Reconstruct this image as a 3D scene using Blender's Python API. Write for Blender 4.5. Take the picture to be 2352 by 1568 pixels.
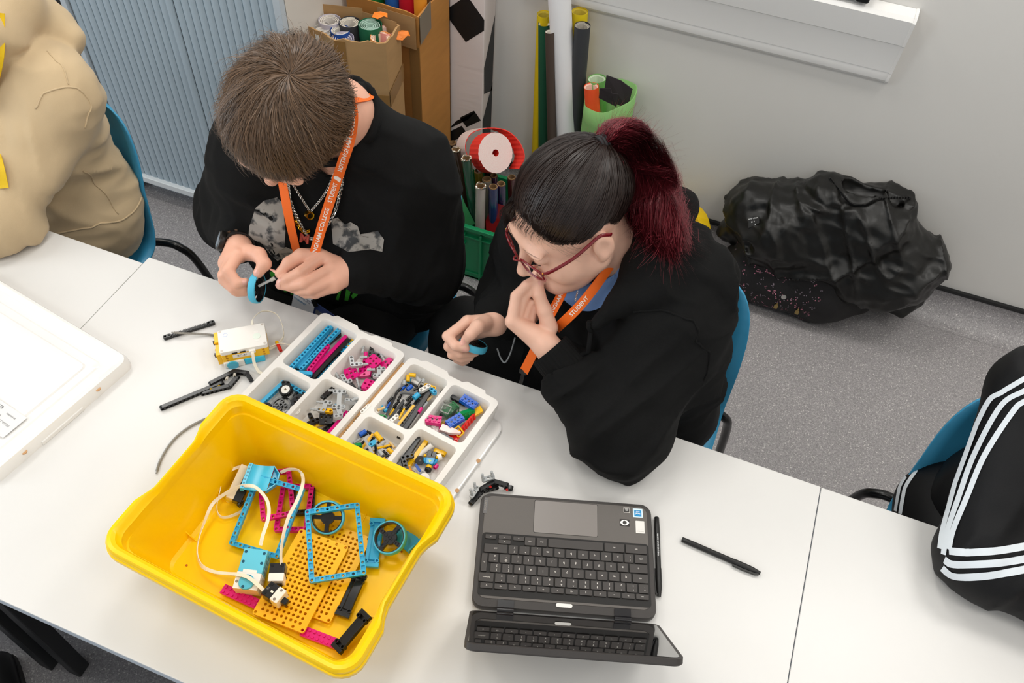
import bpy, bmesh, math, random
import numpy as np
from mathutils import Vector, Matrix, Euler
from mathutils.bvhtree import BVHTree

for o in list(bpy.data.objects):
 bpy.data.objects.remove(o)
SC = bpy.context.scene
COL = SC.collection
PI = math.pi
random.seed(7)

# ---------------------------------------------------------------- camera, sky, lights, exposure
cam_d = bpy.data.cameras.new('camera')
cam = bpy.data.objects.new('camera', cam_d)
COL.objects.link(cam)
cam.location = (0, 0, 2.04072)
cam.rotation_euler = (0.685204,-0.049379,0.369707)
cam_d.sensor_width = 36
cam_d.lens = 29.5839
cam_d.clip_start = 0.02
SC.camera = cam

SC.view_settings.view_transform = 'Standard'
SC.view_settings.look = 'None'
SC.view_settings.gamma = 1
SC.view_settings.use_curve_mapping = False
SC.view_settings.exposure = 0.4

world = bpy.data.worlds.new('world')
SC.world = world
world.use_nodes = True
wb = world.node_tree.nodes['Background']
wb.inputs[0].default_value = (0.86, 0.93, 1.0, 1)
wb.inputs[1].default_value = 0.45


def area_light(name, loc, size, power, col=(1, 1, 1), rot=(0, 0, 0)):
 d = bpy.data.lights.new(name, 'AREA')
 d.shape = 'RECTANGLE'
 d.size, d.size_y = size
 d.energy = power
 d.color = col
 o = bpy.data.objects.new(name, d)
 o.location = loc
 o.rotation_euler = rot
 COL.objects.link(o)
 return o


# recessed ceiling panels of the classroom, and daylight from the windows behind the photographer's left
for _x in (-2.4, -0.75, 0.9, 2.5):
 for _y, _p in ((-1.6, 5.5), (0.2, 6.0), (1.75, 11.0)):
  area_light('ceiling_panel_light', (_x, _y, 2.98), (0.6, 0.6), _p, (1.0, 0.98, 0.935))
area_light('window_light', (-4.2, -1.2, 1.9), (2.6, 1.5), 60, (0.86, 0.94, 1.0), (0, math.radians(-90), 0))


# ---------------------------------------------------------------- helpers
def hx(h):
 c = [((h >> s) & 255) / 255 for s in (16, 8, 0)]
 return tuple(x / 12.92 if x <= 0.04045 else ((x + 0.055) / 1.055) ** 2.4 for x in c) + (1,)


MATS = {}


def mat(name, col, rough=0.5, metal=0.0, bump=0.0, bscale=200.0, var=0.0, vscale=20.0, coat=0.0, trans=0.0,
  ior=1.45, sss=0.0, spec=0.5, island=0.0, sheen=0.0, stretch=None):
 """procedural principled material; var mottles the colour, bump adds fine relief"""
 if name in MATS:
  return MATS[name]
 m = bpy.data.materials.new(name)
 m.use_nodes = True
 nt = m.node_tree
 b = nt.nodes['Principled BSDF']
 c = hx(col) if isinstance(col, int) else col
 b.inputs['Base Color'].default_value = c
 b.inputs['Roughness'].default_value = rough
 b.inputs['Metallic'].default_value = metal
 b.inputs['Specular IOR Level'].default_value = spec
 b.inputs['IOR'].default_value = ior
 b.inputs['Coat Weight'].default_value = coat
 b.inputs['Transmission Weight'].default_value = trans
 b.inputs['Sheen Weight'].default_value = sheen
 if sss:
  b.inputs['Subsurface Weight'].default_value = sss
  b.inputs['Subsurface Radius'].default_value = (0.012, 0.005, 0.003)
  b.inputs['Subsurface Scale'].default_value = 0.6
 tc = nt.nodes.new('ShaderNodeTexCoord')
 src = tc.outputs['Object']
 if stretch:
  mp = nt.nodes.new('ShaderNodeMapping')
  mp.inputs['Scale'].default_value = stretch
  nt.links.new(src, mp.inputs[0])
  src = mp.outputs[0]
 if var:
  n = nt.nodes.new('ShaderNodeTexNoise')
  n.inputs['Scale'].default_value = vscale
  n.inputs['Detail'].default_value = 4
  nt.links.new(src, n.inputs['Vector'])
  r = nt.nodes.new('ShaderNodeMapRange')
  r.inputs[1].default_value, r.inputs[2].default_value = 0.3, 0.7
  r.inputs[3].default_value, r.inputs[4].default_value = 1 - var, 1 + var
  nt.links.new(n.outputs['Fac'], r.inputs[0])
  mx = nt.nodes.new('ShaderNodeVectorMath')
  mx.operation = 'SCALE'
  mx.inputs[0].default_value = c[:3]
  nt.links.new(r.outputs[0], mx.inputs['Scale'])
  nt.links.new(mx.outputs[0], b.inputs['Base Color'])
 if island:
  g = nt.nodes.new('ShaderNodeNewGeometry')
  r = nt.nodes.new('ShaderNodeMapRange')
  r.inputs[3].default_value, r.inputs[4].default_value = 1 - island, 1 + island
  nt.links.new(g.outputs['Random Per Island'], r.inputs[0])
  mx = nt.nodes.new('ShaderNodeVectorMath')
  mx.operation = 'SCALE'
  mx.inputs[0].default_value = c[:3]
  nt.links.new(r.outputs[0], mx.inputs['Scale'])
  nt.links.new(mx.outputs[0], b.inputs['Base Color'])
 if bump:
  n = nt.nodes.new('ShaderNodeTexNoise')
  n.inputs['Scale'].default_value = bscale
  n.inputs['Detail'].default_value = 3
  nt.links.new(src, n.inputs['Vector'])
  bp = nt.nodes.new('ShaderNodeBump')
  bp.inputs['Strength'].default_value = bump
  bp.inputs['Distance'].default_value = 0.002
  nt.links.new(n.outputs['Fac'], bp.inputs['Height'])
  nt.links.new(bp.outputs[0], b.inputs['Normal'])
 MATS[name] = m
 return m


def tag(o, label=None, cat=None, group=None, kind=None):
 for k, v in (('label', label), ('category', cat), ('group', group), ('kind', kind)):
  if v:
   o[k] = v
 return o


def thing(name, label, cat, loc=(0, 0, 0), rot=(0, 0, 0), group=None):
 o = bpy.data.objects.new(name, None)
 o.empty_display_size = 0.02
 COL.objects.link(o)
 o.location = loc
 o.rotation_euler = rot if hasattr(rot, '__len__') else (0, 0, rot)
 return tag(o, label, cat, group)


def copy_tree(o, parent=None):
 c = o.copy()
 COL.objects.link(c)
 c.parent = parent
 for ch in list(o.children):
  copy_tree(ch, c)
 return c


def mesh_np(name, V, F, mats=(), smooth=True, parent=None, mi=None):
 """one mesh object from a vertex array and a face array (or list of faces)"""
 me = bpy.data.meshes.new(name)
 if isinstance(F, np.ndarray):
  n, k = F.shape
  me.vertices.add(len(V))
  me.vertices.foreach_set('co', np.asarray(V, np.float32).ravel())
  me.loops.add(n * k)
  me.loops.foreach_set('vertex_index', F.astype(np.int32).ravel())
  me.polygons.add(n)
  me.polygons.foreach_set('loop_start', np.arange(0, n * k, k, dtype=np.int32))
  me.polygons.foreach_set('use_smooth', np.full(n, smooth))
  if mi is not None:
   me.polygons.foreach_set('material_index', np.asarray(mi, np.int32))
  me.update(calc_edges=True)
  me.validate()
 else:
  me.from_pydata([tuple(v) for v in V], [], [tuple(f) for f in F])
  me.polygons.foreach_set('use_smooth', np.full(len(me.polygons), smooth))
  if mi is not None:
   me.polygons.foreach_set('material_index', np.asarray(mi, np.int32))
 for m in (mats if isinstance(mats, (list, tuple)) else [mats]):
  me.materials.append(m)
 o = bpy.data.objects.new(name, me)
 COL.objects.link(o)
 o.parent = parent
 return o


def frame_for(t):
 t = Vector(t).normalized()
 a = Vector((0, 0, 1)) if abs(t.z) < 0.9 else Vector((1, 0, 0))
 u = t.cross(a).normalized()
 return u, t.cross(u).normalized()


class MB:
 """collects simple solids, then links them as ONE mesh object"""

 def __init__(self):
  self.v, self.f, self.m = [], [], []
  self.mi = 0
  self.M = Matrix()

 def add(self, vs, fs):
  b = len(self.v)
  self.v += [tuple(self.M @ Vector(p)) for p in vs]
  self.f += [tuple(b + i for i in f) for f in fs]
  self.m += [self.mi] * len(fs)
  return self

 def box(self, c, s, rot=None, taper=1.0):
  x, y, z = (q / 2 for q in s)
  R = Euler(rot).to_matrix() if rot else Matrix.Identity(3)
  vs = []
  for k, sz in ((taper, z), (1, -z)):
   for sx, sy in ((-1, -1), (1, -1), (1, 1), (-1, 1)):
    vs.append(Vector(c) + R @ Vector((sx * x * k, sy * y * k, sz)))
  return self.add(vs, [(0, 1, 2, 3), (7, 6, 5, 4), (4, 5, 1, 0), (5, 6, 2, 1), (6, 7, 3, 2), (7, 4, 0, 3)])

 def tube(self, pts, r, seg=8, cap=True, r2=None, flat=1.0, up=None):
  pts = [Vector(p) for p in pts]
  n = len(pts)
  rs = list(r) if hasattr(r, '__len__') else ([r] * n if r2 is None else [r + (r2 - r) * i / (n - 1) for i in range(n)])
  vs, fs = [], []
  u = None
  for i, p in enumerate(pts):
   t = (pts[min(i + 1, n - 1)] - pts[max(i - 1, 0)]).normalized()
   if up is not None:
    u = Vector(up) - t * Vector(up).dot(t)
    u.normalize()
   elif u is None:
    u, _ = frame_for(t)
   else:
    u = (u - t * u.dot(t)).normalized()
   w = t.cross(u)
   for k in range(seg):
    a = 2 * PI * k / seg
    vs.append(p + (u * math.cos(a) * flat + w * math.sin(a)) * rs[i])
  for i in range(n - 1):
   for k in range(seg):
    k2 = (k + 1) % seg
    fs.append((i * seg + k, i * seg + k2, (i + 1) * seg + k2, (i + 1) * seg + k))
  if cap:
   fs.append(tuple(range(seg))[::-1])
   fs.append(tuple((n - 1) * seg + k for k in range(seg)))
  return self.add(vs, fs)

 def cyl(self, a, b, r, r2=None, seg=16, cap=True):
  return self.tube([a, b], r, seg, cap, r2)

 def pipe(self, a, b, ro, ri, seg=20):
  """hollow tube with open ends"""
  a, b = Vector(a), Vector(b)
  u, w = frame_for(b - a)
  vs, fs = [], []
  for p, r in ((a, ro), (b, ro), (b, ri), (a, ri)):
   for k in range(seg):
    t = 2 * PI * k / seg
    vs.append(p + (u * math.cos(t) + w * math.sin(t)) * r)
  for i in range(4):
   for k in range(seg):
    k2 = (k + 1) % seg
    fs.append((i * seg + k, i * seg + k2, (i + 1) % 4 * seg + k2, (i + 1) % 4 * seg + k))
  return self.add(vs, fs)

 def lathe(self, prof, c=(0, 0, 0), seg=24, closed=False, axis=None):
  """turn (r, z) points about the z axis (or an axis matrix)"""
  vs, fs = [], []
  n = len(prof)
  A = axis or Matrix.Identity(3)
  for r, z in prof:
   for k in range(seg):
    t = 2 * PI * k / seg
    vs.append(Vector(c) + A @ Vector((r * math.cos(t), r * math.sin(t), z)))
  for i in range(n if closed else n - 1):
   j = (i + 1) % n
   for k in range(seg):
    k2 = (k + 1) % seg
    fs.append((i * seg + k, i * seg + k2, j * seg + k2, j * seg + k))
  if not closed:
   fs.append(tuple(range(seg))[::-1])
   fs.append(tuple((n - 1) * seg + k for k in range(seg)))
  return self.add(vs, fs)

 def prism(self, poly, z0, z1):
  n = len(poly)
  vs = [(x, y, z0) for x, y in poly] + [(x, y, z1) for x, y in poly]
  fs = [tuple(range(n))[::-1], tuple(range(n, 2 * n))]
  fs += [(i, (i + 1) % n, n + (i + 1) % n, n + i) for i in range(n)]
  return self.add(vs, fs)

 def loft(self, rings, cap0=True, cap1=True):
  n = len(rings[0])
  vs = [p for r in rings for p in r]
  fs = []
  for i in range(len(rings) - 1):
   for k in range(n):
    k2 = (k + 1) % n
    fs.append((i * n + k, i * n + k2, (i + 1) * n + k2, (i + 1) * n + k))
  if cap0:
   fs.append(tuple(range(n))[::-1])
  if cap1:
   fs.append(tuple((len(rings) - 1) * n + k for k in range(n)))
  return self.add(vs, fs)

 def build(self, name, mats, parent=None, smooth=False, bevel=0.0, bseg=2, loc=None, rot=None, auto=None):
  me = bpy.data.meshes.new(name)
  me.from_pydata(self.v, [], self.f)
  for m in (mats if isinstance(mats, (list, tuple)) else [mats]):
   me.materials.append(m)
  me.polygons.foreach_set('material_index', np.array(self.m, np.int32))
  if smooth or bevel or auto:
   me.polygons.foreach_set('use_smooth', np.full(len(self.f), True))
  bm = bmesh.new()
  bm.from_mesh(me)
  bmesh.ops.recalc_face_normals(bm, faces=bm.faces)
  bm.to_mesh(me)
  bm.free()
  if auto or bevel:
   me.set_sharp_from_angle(angle=math.radians(auto or 40))
  o = bpy.data.objects.new(name, me)
  COL.objects.link(o)
  o.parent = parent
  if loc is not None:
   o.location = loc
  if rot is not None:
   o.rotation_euler = rot if hasattr(rot, '__len__') else (0, 0, rot)
  if bevel:
   md = o.modifiers.new('edge', 'BEVEL')
   md.width = bevel
   md.segments = bseg
   md.limit_method = 'ANGLE'
   md.angle_limit = math.radians(40)
   md.harden_normals = True
  return o


def rrect(x0, y0, x1, y1, r, seg=5):
 """rounded rectangle outline, anticlockwise"""
 out = []
 for cx, cy, a0 in ((x1 - r, y1 - r, 0), (x0 + r, y1 - r, 90), (x0 + r, y0 + r, 180), (x1 - r, y0 + r, 270)):
  for k in range(seg + 1):
   a = math.radians(a0 + 90 * k / seg)
   out.append((cx + r * math.cos(a), cy + r * math.sin(a)))
 return out


def spline(pts, n):
 """Catmull-Rom through the points, n samples"""
 P_ = [np.array(p, float) for p in pts]
 P_ = [2 * P_[0] - P_[1]] + P_ + [2 * P_[-1] - P_[-2]]
 m = len(P_) - 3
 out = []
 for s in np.linspace(0, m - 1e-9, n):
  i = int(s)
  t = s - i
  a, b, c, d = P_[i:i + 4]
  out.append(0.5 * ((2 * b) + (-a + c) * t + (2 * a - 5 * b + 4 * c - d) * t * t + (-a + 3 * b - 3 * c + d) * t ** 3))
 return np.array(out)


_TXT = {}


def text_mesh(s, size, bold=0.0, align='CENTER'):
 """flat outline mesh of a string: (list of 2-D points, faces), centred on the origin"""
 key = (s, size, bold, align)
 if key not in _TXT:
  cu = bpy.data.curves.new('text', 'FONT')
  cu.body = s
  cu.size = size
  cu.offset = bold * size
  cu.align_x = align
  cu.align_y = 'CENTER'
  cu.resolution_u = 3
  ob = bpy.data.objects.new('text', cu)
  me = ob.to_mesh()
  _TXT[key] = ([(v.co.x, v.co.y) for v in me.vertices], [tuple(p.vertices) for p in me.polygons])
  ob.to_mesh_clear()
  bpy.data.objects.remove(ob)
  bpy.data.curves.remove(cu)
 return _TXT[key]


def put_text(mb, s, size, M, bold=0.0, align='CENTER'):
 vs, fs = text_mesh(s, size, bold, align)
 mb.add([M @ Vector((x, y, 0)) for x, y in vs], fs)


# ---------------------------------------------------------------- bodies and cloth: implicit surfaces turned into one smooth mesh
def cone(P, a, b, ra, rb):
 a = np.asarray(a, np.float32)
 b = np.asarray(b, np.float32)
 ab = b - a
 t = np.clip((P - a) @ ab / max(float(ab @ ab), 1e-12), 0, 1)
 q = P - a - t[:, None] * ab
 return np.sqrt((q * q).sum(1)) - (ra + t * (rb - ra))


def ell(P, c, r, R=None):
 q = P - np.asarray(c, np.float32)
 if R is not None:
  q = q @ np.asarray(R, np.float32)
 r = np.asarray(r, np.float32)
 k0 = np.sqrt(((q / r) ** 2).sum(1))
 k1 = np.sqrt(((q / (r * r)) ** 2).sum(1))
 return k0 * (k0 - 1) / np.maximum(k1, 1e-6)


def smin(a, b, k):
 h = np.maximum(k - np.abs(a - b), 0) / k
 return np.minimum(a, b) - h * h * k * 0.25


def smax(a, b, k):
 return -smin(-a, -b, k)


def chain(P, pts, rad, k=0.004):
 d = None
 for i in range(len(pts) - 1):
  e = cone(P, pts[i], pts[i + 1], rad[i], rad[i + 1])
  d = e if d is None else smin(d, e, k)
 return d


def vnoise(P, f, seed=0):
 """smooth value noise in -1..1; f may be a scalar or an axis triple"""
 q = (P * np.asarray(f, np.float32)).astype(np.float32) + seed * 17.31
 i = np.floor(q).astype(np.int64)
 t = q - i
 t = t * t * (3 - 2 * t)

 def hsh(x, y, z):
  n = (x * 374761393 + y * 668265263 + z * 1274126177) & 0x7fffffff
  n = ((n ^ (n >> 13)) * 1274126177) & 0x7fffffff
  return ((n ^ (n >> 16)) & 0xffff).astype(np.float32) / 32767.5 - 1
 r = 0
 for dx in (0, 1):
  wx = t[:, 0] if dx else 1 - t[:, 0]
  for dy in (0, 1):
   wy = t[:, 1] if dy else 1 - t[:, 1]
   for dz in (0, 1):
    wz = t[:, 2] if dz else 1 - t[:, 2]
    r = r + wx * wy * wz * hsh(i[:, 0] + dx, i[:, 1] + dy, i[:, 2] + dz)
 return r


def folds(P, axis, f_along, f_across, seed=0):
 """cloth creases that run across a direction: noise squeezed along the axis, ridged"""
 ax = np.asarray(axis, float)
 ax = ax / np.linalg.norm(ax)
 u = np.cross(ax, [0.3, 0.5, 0.81])
 u /= np.linalg.norm(u)
 w = np.cross(ax, u)
 Q = P @ np.stack([ax, u, w], 1).astype(np.float32)
 n = vnoise(Q, (f_along, f_across, f_across), seed)
 return 1 - 2 * np.abs(n)


def sdf_mesh(fn, lo, hi, h, B=8):
 lo = np.asarray(lo, np.float32)
 nb = np.ceil((np.asarray(hi) - lo) / (B * h)).astype(int)
 g = np.stack(np.meshgrid(*[np.arange(n) for n in nb], indexing='ij'), -1).reshape(-1, 3)
 cen = lo + (g + 0.5 - 0.5 / B) * (B * h)
 dc = fn(cen.astype(np.float32))
 keep = np.abs(dc) < B * h * 0.87 * 1.35 + 0.008
 D = np.empty(tuple(nb * B), np.float32)
 big = np.where(dc < 0, -1, 1).astype(np.float32).reshape(tuple(nb))
 D[:] = np.repeat(np.repeat(np.repeat(big, B, 0), B, 1), B, 2)
 loc = np.stack(np.meshgrid(*[np.arange(B)] * 3, indexing='ij'), -1).reshape(-1, 3)
 kb = g[keep]
 for s in range(0, len(kb), 1500):
  idx = (kb[s:s + 1500, None, :] * B + loc[None]).reshape(-1, 3)
  D[idx[:, 0], idx[:, 1], idx[:, 2]] = fn((lo + idx * h).astype(np.float32))
 S = D < 0
 n0, n1, n2 = D.shape
 cnt = np.zeros((n0 - 1, n1 - 1, n2 - 1), np.int8)
 for dx in (0, 1):
  for dy in (0, 1):
   for dz in (0, 1):
    cnt += S[dx:n0 - 1 + dx, dy:n1 - 1 + dy, dz:n2 - 1 + dz]
 C = np.argwhere((cnt > 0) & (cnt < 8))
 vid = np.full(cnt.shape, -1, np.int32)
 vid[C[:, 0], C[:, 1], C[:, 2]] = np.arange(len(C))
 corner = [(dx, dy, dz) for dx in (0, 1) for dy in (0, 1) for dz in (0, 1)]
 val = {c: D[C[:, 0] + c[0], C[:, 1] + c[1], C[:, 2] + c[2]] for c in corner}
 acc = np.zeros((len(C), 3), np.float32)
 num = np.zeros(len(C), np.float32)
 for c in corner:
  for ax in range(3):
   if c[ax] == 0:
    e = list(c)
    e[ax] = 1
    e = tuple(e)
    a, b = val[c], val[e]
    x = (a < 0) != (b < 0)
    t = np.where(x, a / np.where(x, a - b, 1), 0)
    p = np.tile(np.array(c, np.float32), (len(C), 1))
    p[:, ax] += t
    acc += p * x[:, None]
    num += x
 V = lo + (C + acc / num[:, None]) * h
 F = []
 for ax in range(3):
  o1, o2 = [(1, 2), (2, 0), (0, 1)][ax]
  sl0 = [slice(1, -1)] * 3
  sl1 = [slice(1, -1)] * 3
  sl0[ax] = slice(0, -1)
  sl1[ax] = slice(1, None)
  a, b = S[tuple(sl0)], S[tuple(sl1)]
  for flip, msk in ((False, a & ~b), (True, ~a & b)):
   E = np.argwhere(msk)
   if not len(E):
    continue
   off = np.ones(3, int)
   off[ax] = 0
   E = E + off
   q = []
   for s1, s2 in ((-1, -1), (0, -1), (0, 0), (-1, 0)):
    c = E.copy()
    c[:, o1] += s1
    c[:, o2] += s2
    q.append(vid[c[:, 0], c[:, 1], c[:, 2]])
   q = np.stack(q if not flip else q[::-1], 1)
   F.append(q[(q >= 0).all(1)])
 F = np.concatenate(F)
 return V.astype(np.float32), F


def strands(paths, r, centre=None, taper=0.35):
 """hair: each path (n points) becomes a fine tapering ribbon lying flat to the head; returns V, F"""
 Pp = np.asarray(paths, np.float32)
 S, K, _ = Pp.shape
 T = np.gradient(Pp, axis=1)
 T /= np.linalg.norm(T, axis=2, keepdims=True) + 1e-9
 N = Pp - np.asarray(centre, np.float32) if centre is not None else np.array([0.31, 0.52, 0.79], np.float32)
 U = np.cross(T, N)
 U /= np.linalg.norm(U, axis=2, keepdims=True) + 1e-9
 rad = (np.broadcast_to(np.asarray(r, np.float32).reshape(-1, 1), (S, 1)) * np.linspace(1, taper, K)[None]).astype(np.float32)
 V = np.stack([Pp - U * rad[..., None], Pp + U * rad[..., None]], 2)
 b = (np.arange(S)[:, None] * K + np.arange(K - 1)[None]) * 2
 return V.reshape(-1, 3), np.stack([b, b + 1, b + 3, b + 2], 2).reshape(-1, 4)


def bvh_of(*objs):
 vs, fs = [], []
 for o in objs:
  b = len(vs)
  mw = o.matrix_world
  vs += [mw @ v.co for v in o.data.vertices]
  fs += [tuple(b + i for i in p.vertices) for p in o.data.polygons]
 return BVHTree.FromPolygons(vs, fs)


def on_surface(bvh, p, off):
 q, n, _, _ = bvh.find_nearest(Vector(p))
 return q + n * off


def drape(bvh, pts, dv, off=0.004, k0=0):
 """lay points on the surface below them along one slanting direction"""
 dv = Vector(dv).normalized()
 out = []
 for i, p in enumerate(pts):
  h = bvh.ray_cast(Vector(p) - dv * 0.3, dv)
  out.append(h[0] + h[1] * off if i >= k0 and h[0] is not None else Vector(p))
 return out


def ribbon(mb, pts, width, normals, thick=0.0012):
 """flat strap along the points; normals give the face direction"""
 pts = [Vector(p) for p in pts]
 n = len(pts)
 rings = []
 for i, p in enumerate(pts):
  t = (pts[min(i + 1, n - 1)] - pts[max(i - 1, 0)]).normalized()
  nn = Vector(normals[i] if hasattr(normals[0], '__len__') else normals)
  nn = (nn - t * nn.dot(t)).normalized()
  s = t.cross(nn)
  w = (width[i] if hasattr(width, '__len__') else width) / 2
  rings.append([p - s * w, p + s * w, p + s * w - nn * thick, p - s * w - nn * thick])
 mb.loft(rings)

# ================================================================ THE ROOM
def floor_material():
 m = bpy.data.materials.new('speckled_vinyl')
 m.use_nodes = True
 nt = m.node_tree
 b = nt.nodes['Principled BSDF']
 b.inputs['Roughness'].default_value = 0.42
 tc = nt.nodes.new('ShaderNodeTexCoord')
 cr = nt.nodes.new('ShaderNodeValToRGB')
 v = nt.nodes.new('ShaderNodeTexVoronoi')
 v.inputs['Scale'].default_value = 420
 nt.links.new(tc.outputs['Object'], v.inputs['Vector'])
 nt.links.new(v.outputs['Color'], cr.inputs[0])
 e = cr.color_ramp.elements
 e[0].position, e[0].color = 0.0, hx(0x7F7C7D)
 e[1].position, e[1].color = 0.82, hx(0xA6A2A2)
 for p, c in ((0.42, 0x949091), (0.9, 0xCFCBC8)):
  k = cr.color_ramp.elements.new(p)
  k.color = hx(c)
 n = nt.nodes.new('ShaderNodeTexNoise')
 n.inputs['Scale'].default_value = 160
 n.inputs['Detail'].default_value = 5
 nt.links.new(tc.outputs['Object'], n.inputs['Vector'])
 mx = nt.nodes.new('ShaderNodeMix')
 mx.data_type = 'RGBA'
 mx.blend_type = 'OVERLAY'
 mx.inputs[0].default_value = 0.35
 nt.links.new(cr.outputs[0], mx.inputs[6])
 nt.links.new(n.outputs['Fac'], mx.inputs[7])
 nt.links.new(mx.outputs[2], b.inputs['Base Color'])
 return m


M_FLOOR = floor_material()
M_WALL = mat('wall_paint', 0xDEDBD6, 0.75, bump=0.08, bscale=300)
M_WHITE = mat('white_plastic', 0xEFEDEA, 0.32)
M_BLACK = mat('black_plastic', 0x161616, 0.35)
WY = 2.285


def struct(o):
 o['kind'] = 'structure'
 return o


mb = MB()
mb.box((0, 0.1, -0.02), (8, 6, 0.04))
struct(mb.build('floor', M_FLOOR))
mb = MB()
mb.box((0, WY + 0.05, 1.5), (8, 0.1, 3.0))
struct(mb.build('wall_back', M_WALL))
mb = MB()
mb.box((0, 0.1, 3.02), (8, 6, 0.04))
struct(mb.build('ceiling', mat('ceiling_tile', 0xE8E6E2, 0.9)))
mb = MB()
mb.box((-4.03, 0.1, 0.45), (0.06, 6, 0.9))
mb.box((-4.03, 0.1, 2.85), (0.06, 6, 0.3))
mb.box((-4.03, 1.6, 1.8), (0.06, 2.4, 1.9))
mb.box((-4.03, -2.7, 1.8), (0.06, 0.4, 1.9))
struct(mb.build('wall_left', M_WALL))
mb = MB()
mb.box((4.03, 0.1, 1.5), (0.06, 6, 3.0))
struct(mb.build('wall_right', M_WALL))

# coved skirting: the vinyl climbs the wall and ends under a black cap strip
mb = MB()
prof = [(WY - 0.085, 0.0005)] + [(WY - 0.085 + 0.08 * math.sin(a), 0.0805 - 0.08 * math.cos(a)) for a in [k * PI / 16 for k in range(1, 9)]] + [(WY - 0.005, 0.1)]
ring = prof + [(WY - 0.001, 0.1), (WY - 0.001, 0.0005)]
mb.loft([[(x, y, z) for y, z in ring] for x in (-4, -1, 0, 1, 2, 4)])
bb = struct(mb.build('baseboard_back', M_FLOOR, auto=30))
mb = MB()
mb.box((0, WY - 0.006, 0.104), (8, 0.012, 0.012))
mb.build('cap_strip', mat('black_rubber', 0x1A1A1B, 0.5), bb)

# dado trunking along the wall with a two-line front cover and an end cap
tr = thing('cable_trunking', 'white plastic cable trunking with angled top running along wall', 'trunking', (0, 0, 0))
prof = [(WY - 0.001, 0.962), (2.248, 0.955), (2.240, 0.945), (2.2515, 0.874), (2.2535, 0.872), (2.2545, 0.869), (2.262, 0.788), (2.2645, 0.7865), (2.2635, 0.782),
  (2.268, 0.760), (2.275, 0.751), (WY - 0.001, 0.747)]
mb = MB()
mb.loft([[(x, y, z) for y, z in prof] for x in (-0.78, -0.2, 0.287)])
mb.build('cover', M_WHITE, tr, auto=25)
mb = MB()
pc = [(y + (0.0 if y > 2.28 else -0.0025), z + (0.002 if z > 0.95 else -0.001)) for y, z in prof]
mb.loft([[(x, y, z) for y, z in pc] for x in (0.287, 0.2945)])
mb.build('end_cap', M_WHITE, tr, auto=25)

# whiteboard above it: only the lower right corner comes into the picture
wbd = thing('whiteboard', 'white board with aluminium frame and black corner above the trunking', 'whiteboard')
mb = MB()
mb.box((-0.42, WY - 0.008, 1.58), (1.16, 0.012, 1.16))
mb.build('panel', mat('enamel', 0xF2F2F2, 0.15), wbd)
mb = MB()
mb.box((-0.42, WY - 0.022, 0.981), (1.13, 0.038, 0.03))
mb.box((0.155, WY - 0.014, 1.57), (0.022, 0.022, 1.12))
mb.build('frame', mat('aluminium', 0xC9CBCC, 0.35, metal=0.9), wbd, bevel=0.003)
mb = MB()
mb.box((0.15, WY - 0.023, 0.981), (0.034, 0.044, 0.034))
mb.build('corner', M_BLACK, wbd, bevel=0.006)

# tambour cupboard ------------------------------------------------------------
cab = thing('tambour_cabinet', 'low grey-blue tambour door cabinet against the wall behind the cream hoodie', 'cabinet', (0, 0, 0))
M_TAM = mat('tambour_grey', 0xAEBDC7, 0.45)
M_CAB = mat('cabinet_steel', 0xC4CDD4, 0.4)
CX0, CX1, CYF, CYB, CZ = -1.995, -1.237, 1.70, 2.18, 1.05
mb = MB()
mb.box(((CX0 + CX1) / 2, (CYF + CYB) / 2 + 0.03, 0.035), (CX1 - CX0 - 0.01, CYB - CYF - 0.05, 0.07))
mb.build('plinth', mat('plinth_grey', 0xA3ADB8, 0.5), cab)
mb = MB()
mb.box(((CX0 + CX1) / 2, CYF + 0.01, 0.082), (CX1 - CX0, 0.03, 0.024))
mb.build('bottom_rail', mat('rail_white', 0xE4E8EA, 0.35), cab, bevel=0.003)
mb = MB()
mb.box((CX0 + 0.01, (CYF + CYB) / 2, CZ / 2 + 0.035), (0.02, CYB - CYF, CZ - 0.07))
mb.box((CX1 - 0.011, CYF + 0.011, CZ / 2 + 0.035), (0.022, 0.022, CZ - 0.07))
mb.box(((CX0 + CX1) / 2, (CYF + CYB) / 2, CZ - 0.01), (CX1 - CX0, CYB - CYF, 0.02))
mb.box(((CX0 + CX1) / 2, CYB - 0.01, CZ / 2 + 0.035), (CX1 - CX0 - 0.04, 0.02, CZ - 0.07))
mb.build('carcass', M_CAB, cab, bevel=0.002)
mb = MB()
mb.box((CX1 - 0.010, (CYF + CYB) / 2 + 0.012, CZ / 2 + 0.035), (0.018, CYB - CYF - 0.026, CZ - 0.07))
mb.build('side_panel', mat('side_panel_beige', 0xDCD5CB, 0.5), cab)
mb = MB()
mb.box((CX0 - 0.012, CYF + 0.2, CZ / 2), (0.02, 0.39, CZ - 0.02))  # black strip stands in for the shade in the open gap between cupboards
mb.build('dark_gap_fill', M_BLACK, cab)
nsl = 28
xs = np.linspace(CX0 + 0.022, CX1 - 0.024, nsl + 1)
sw = xs[1] - xs[0]
mb = MB()
pr = [(-sw / 2, 0.004), (-sw / 2 + 0.0015, 0.0), (-sw / 4, -0.0022), (0, -0.003), (sw / 4, -0.0022), (sw / 2 - 0.0015, 0.0), (sw / 2, 0.004)]
mb.loft([[(x, y, z) for x, y in pr] for z in (0.094, CZ - 0.02)])
sl = mb.build('slat', M_TAM, cab, auto=40, loc=(xs[0] + sw / 2, CYF + 0.012, 0))
for k in range(1, nsl):
 c = sl.copy()
 COL.objects.link(c)
 c.parent = cab
 c.location.x = xs[k] + sw / 2
 if k == 14:
  c.location.y -= 0.004

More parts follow.
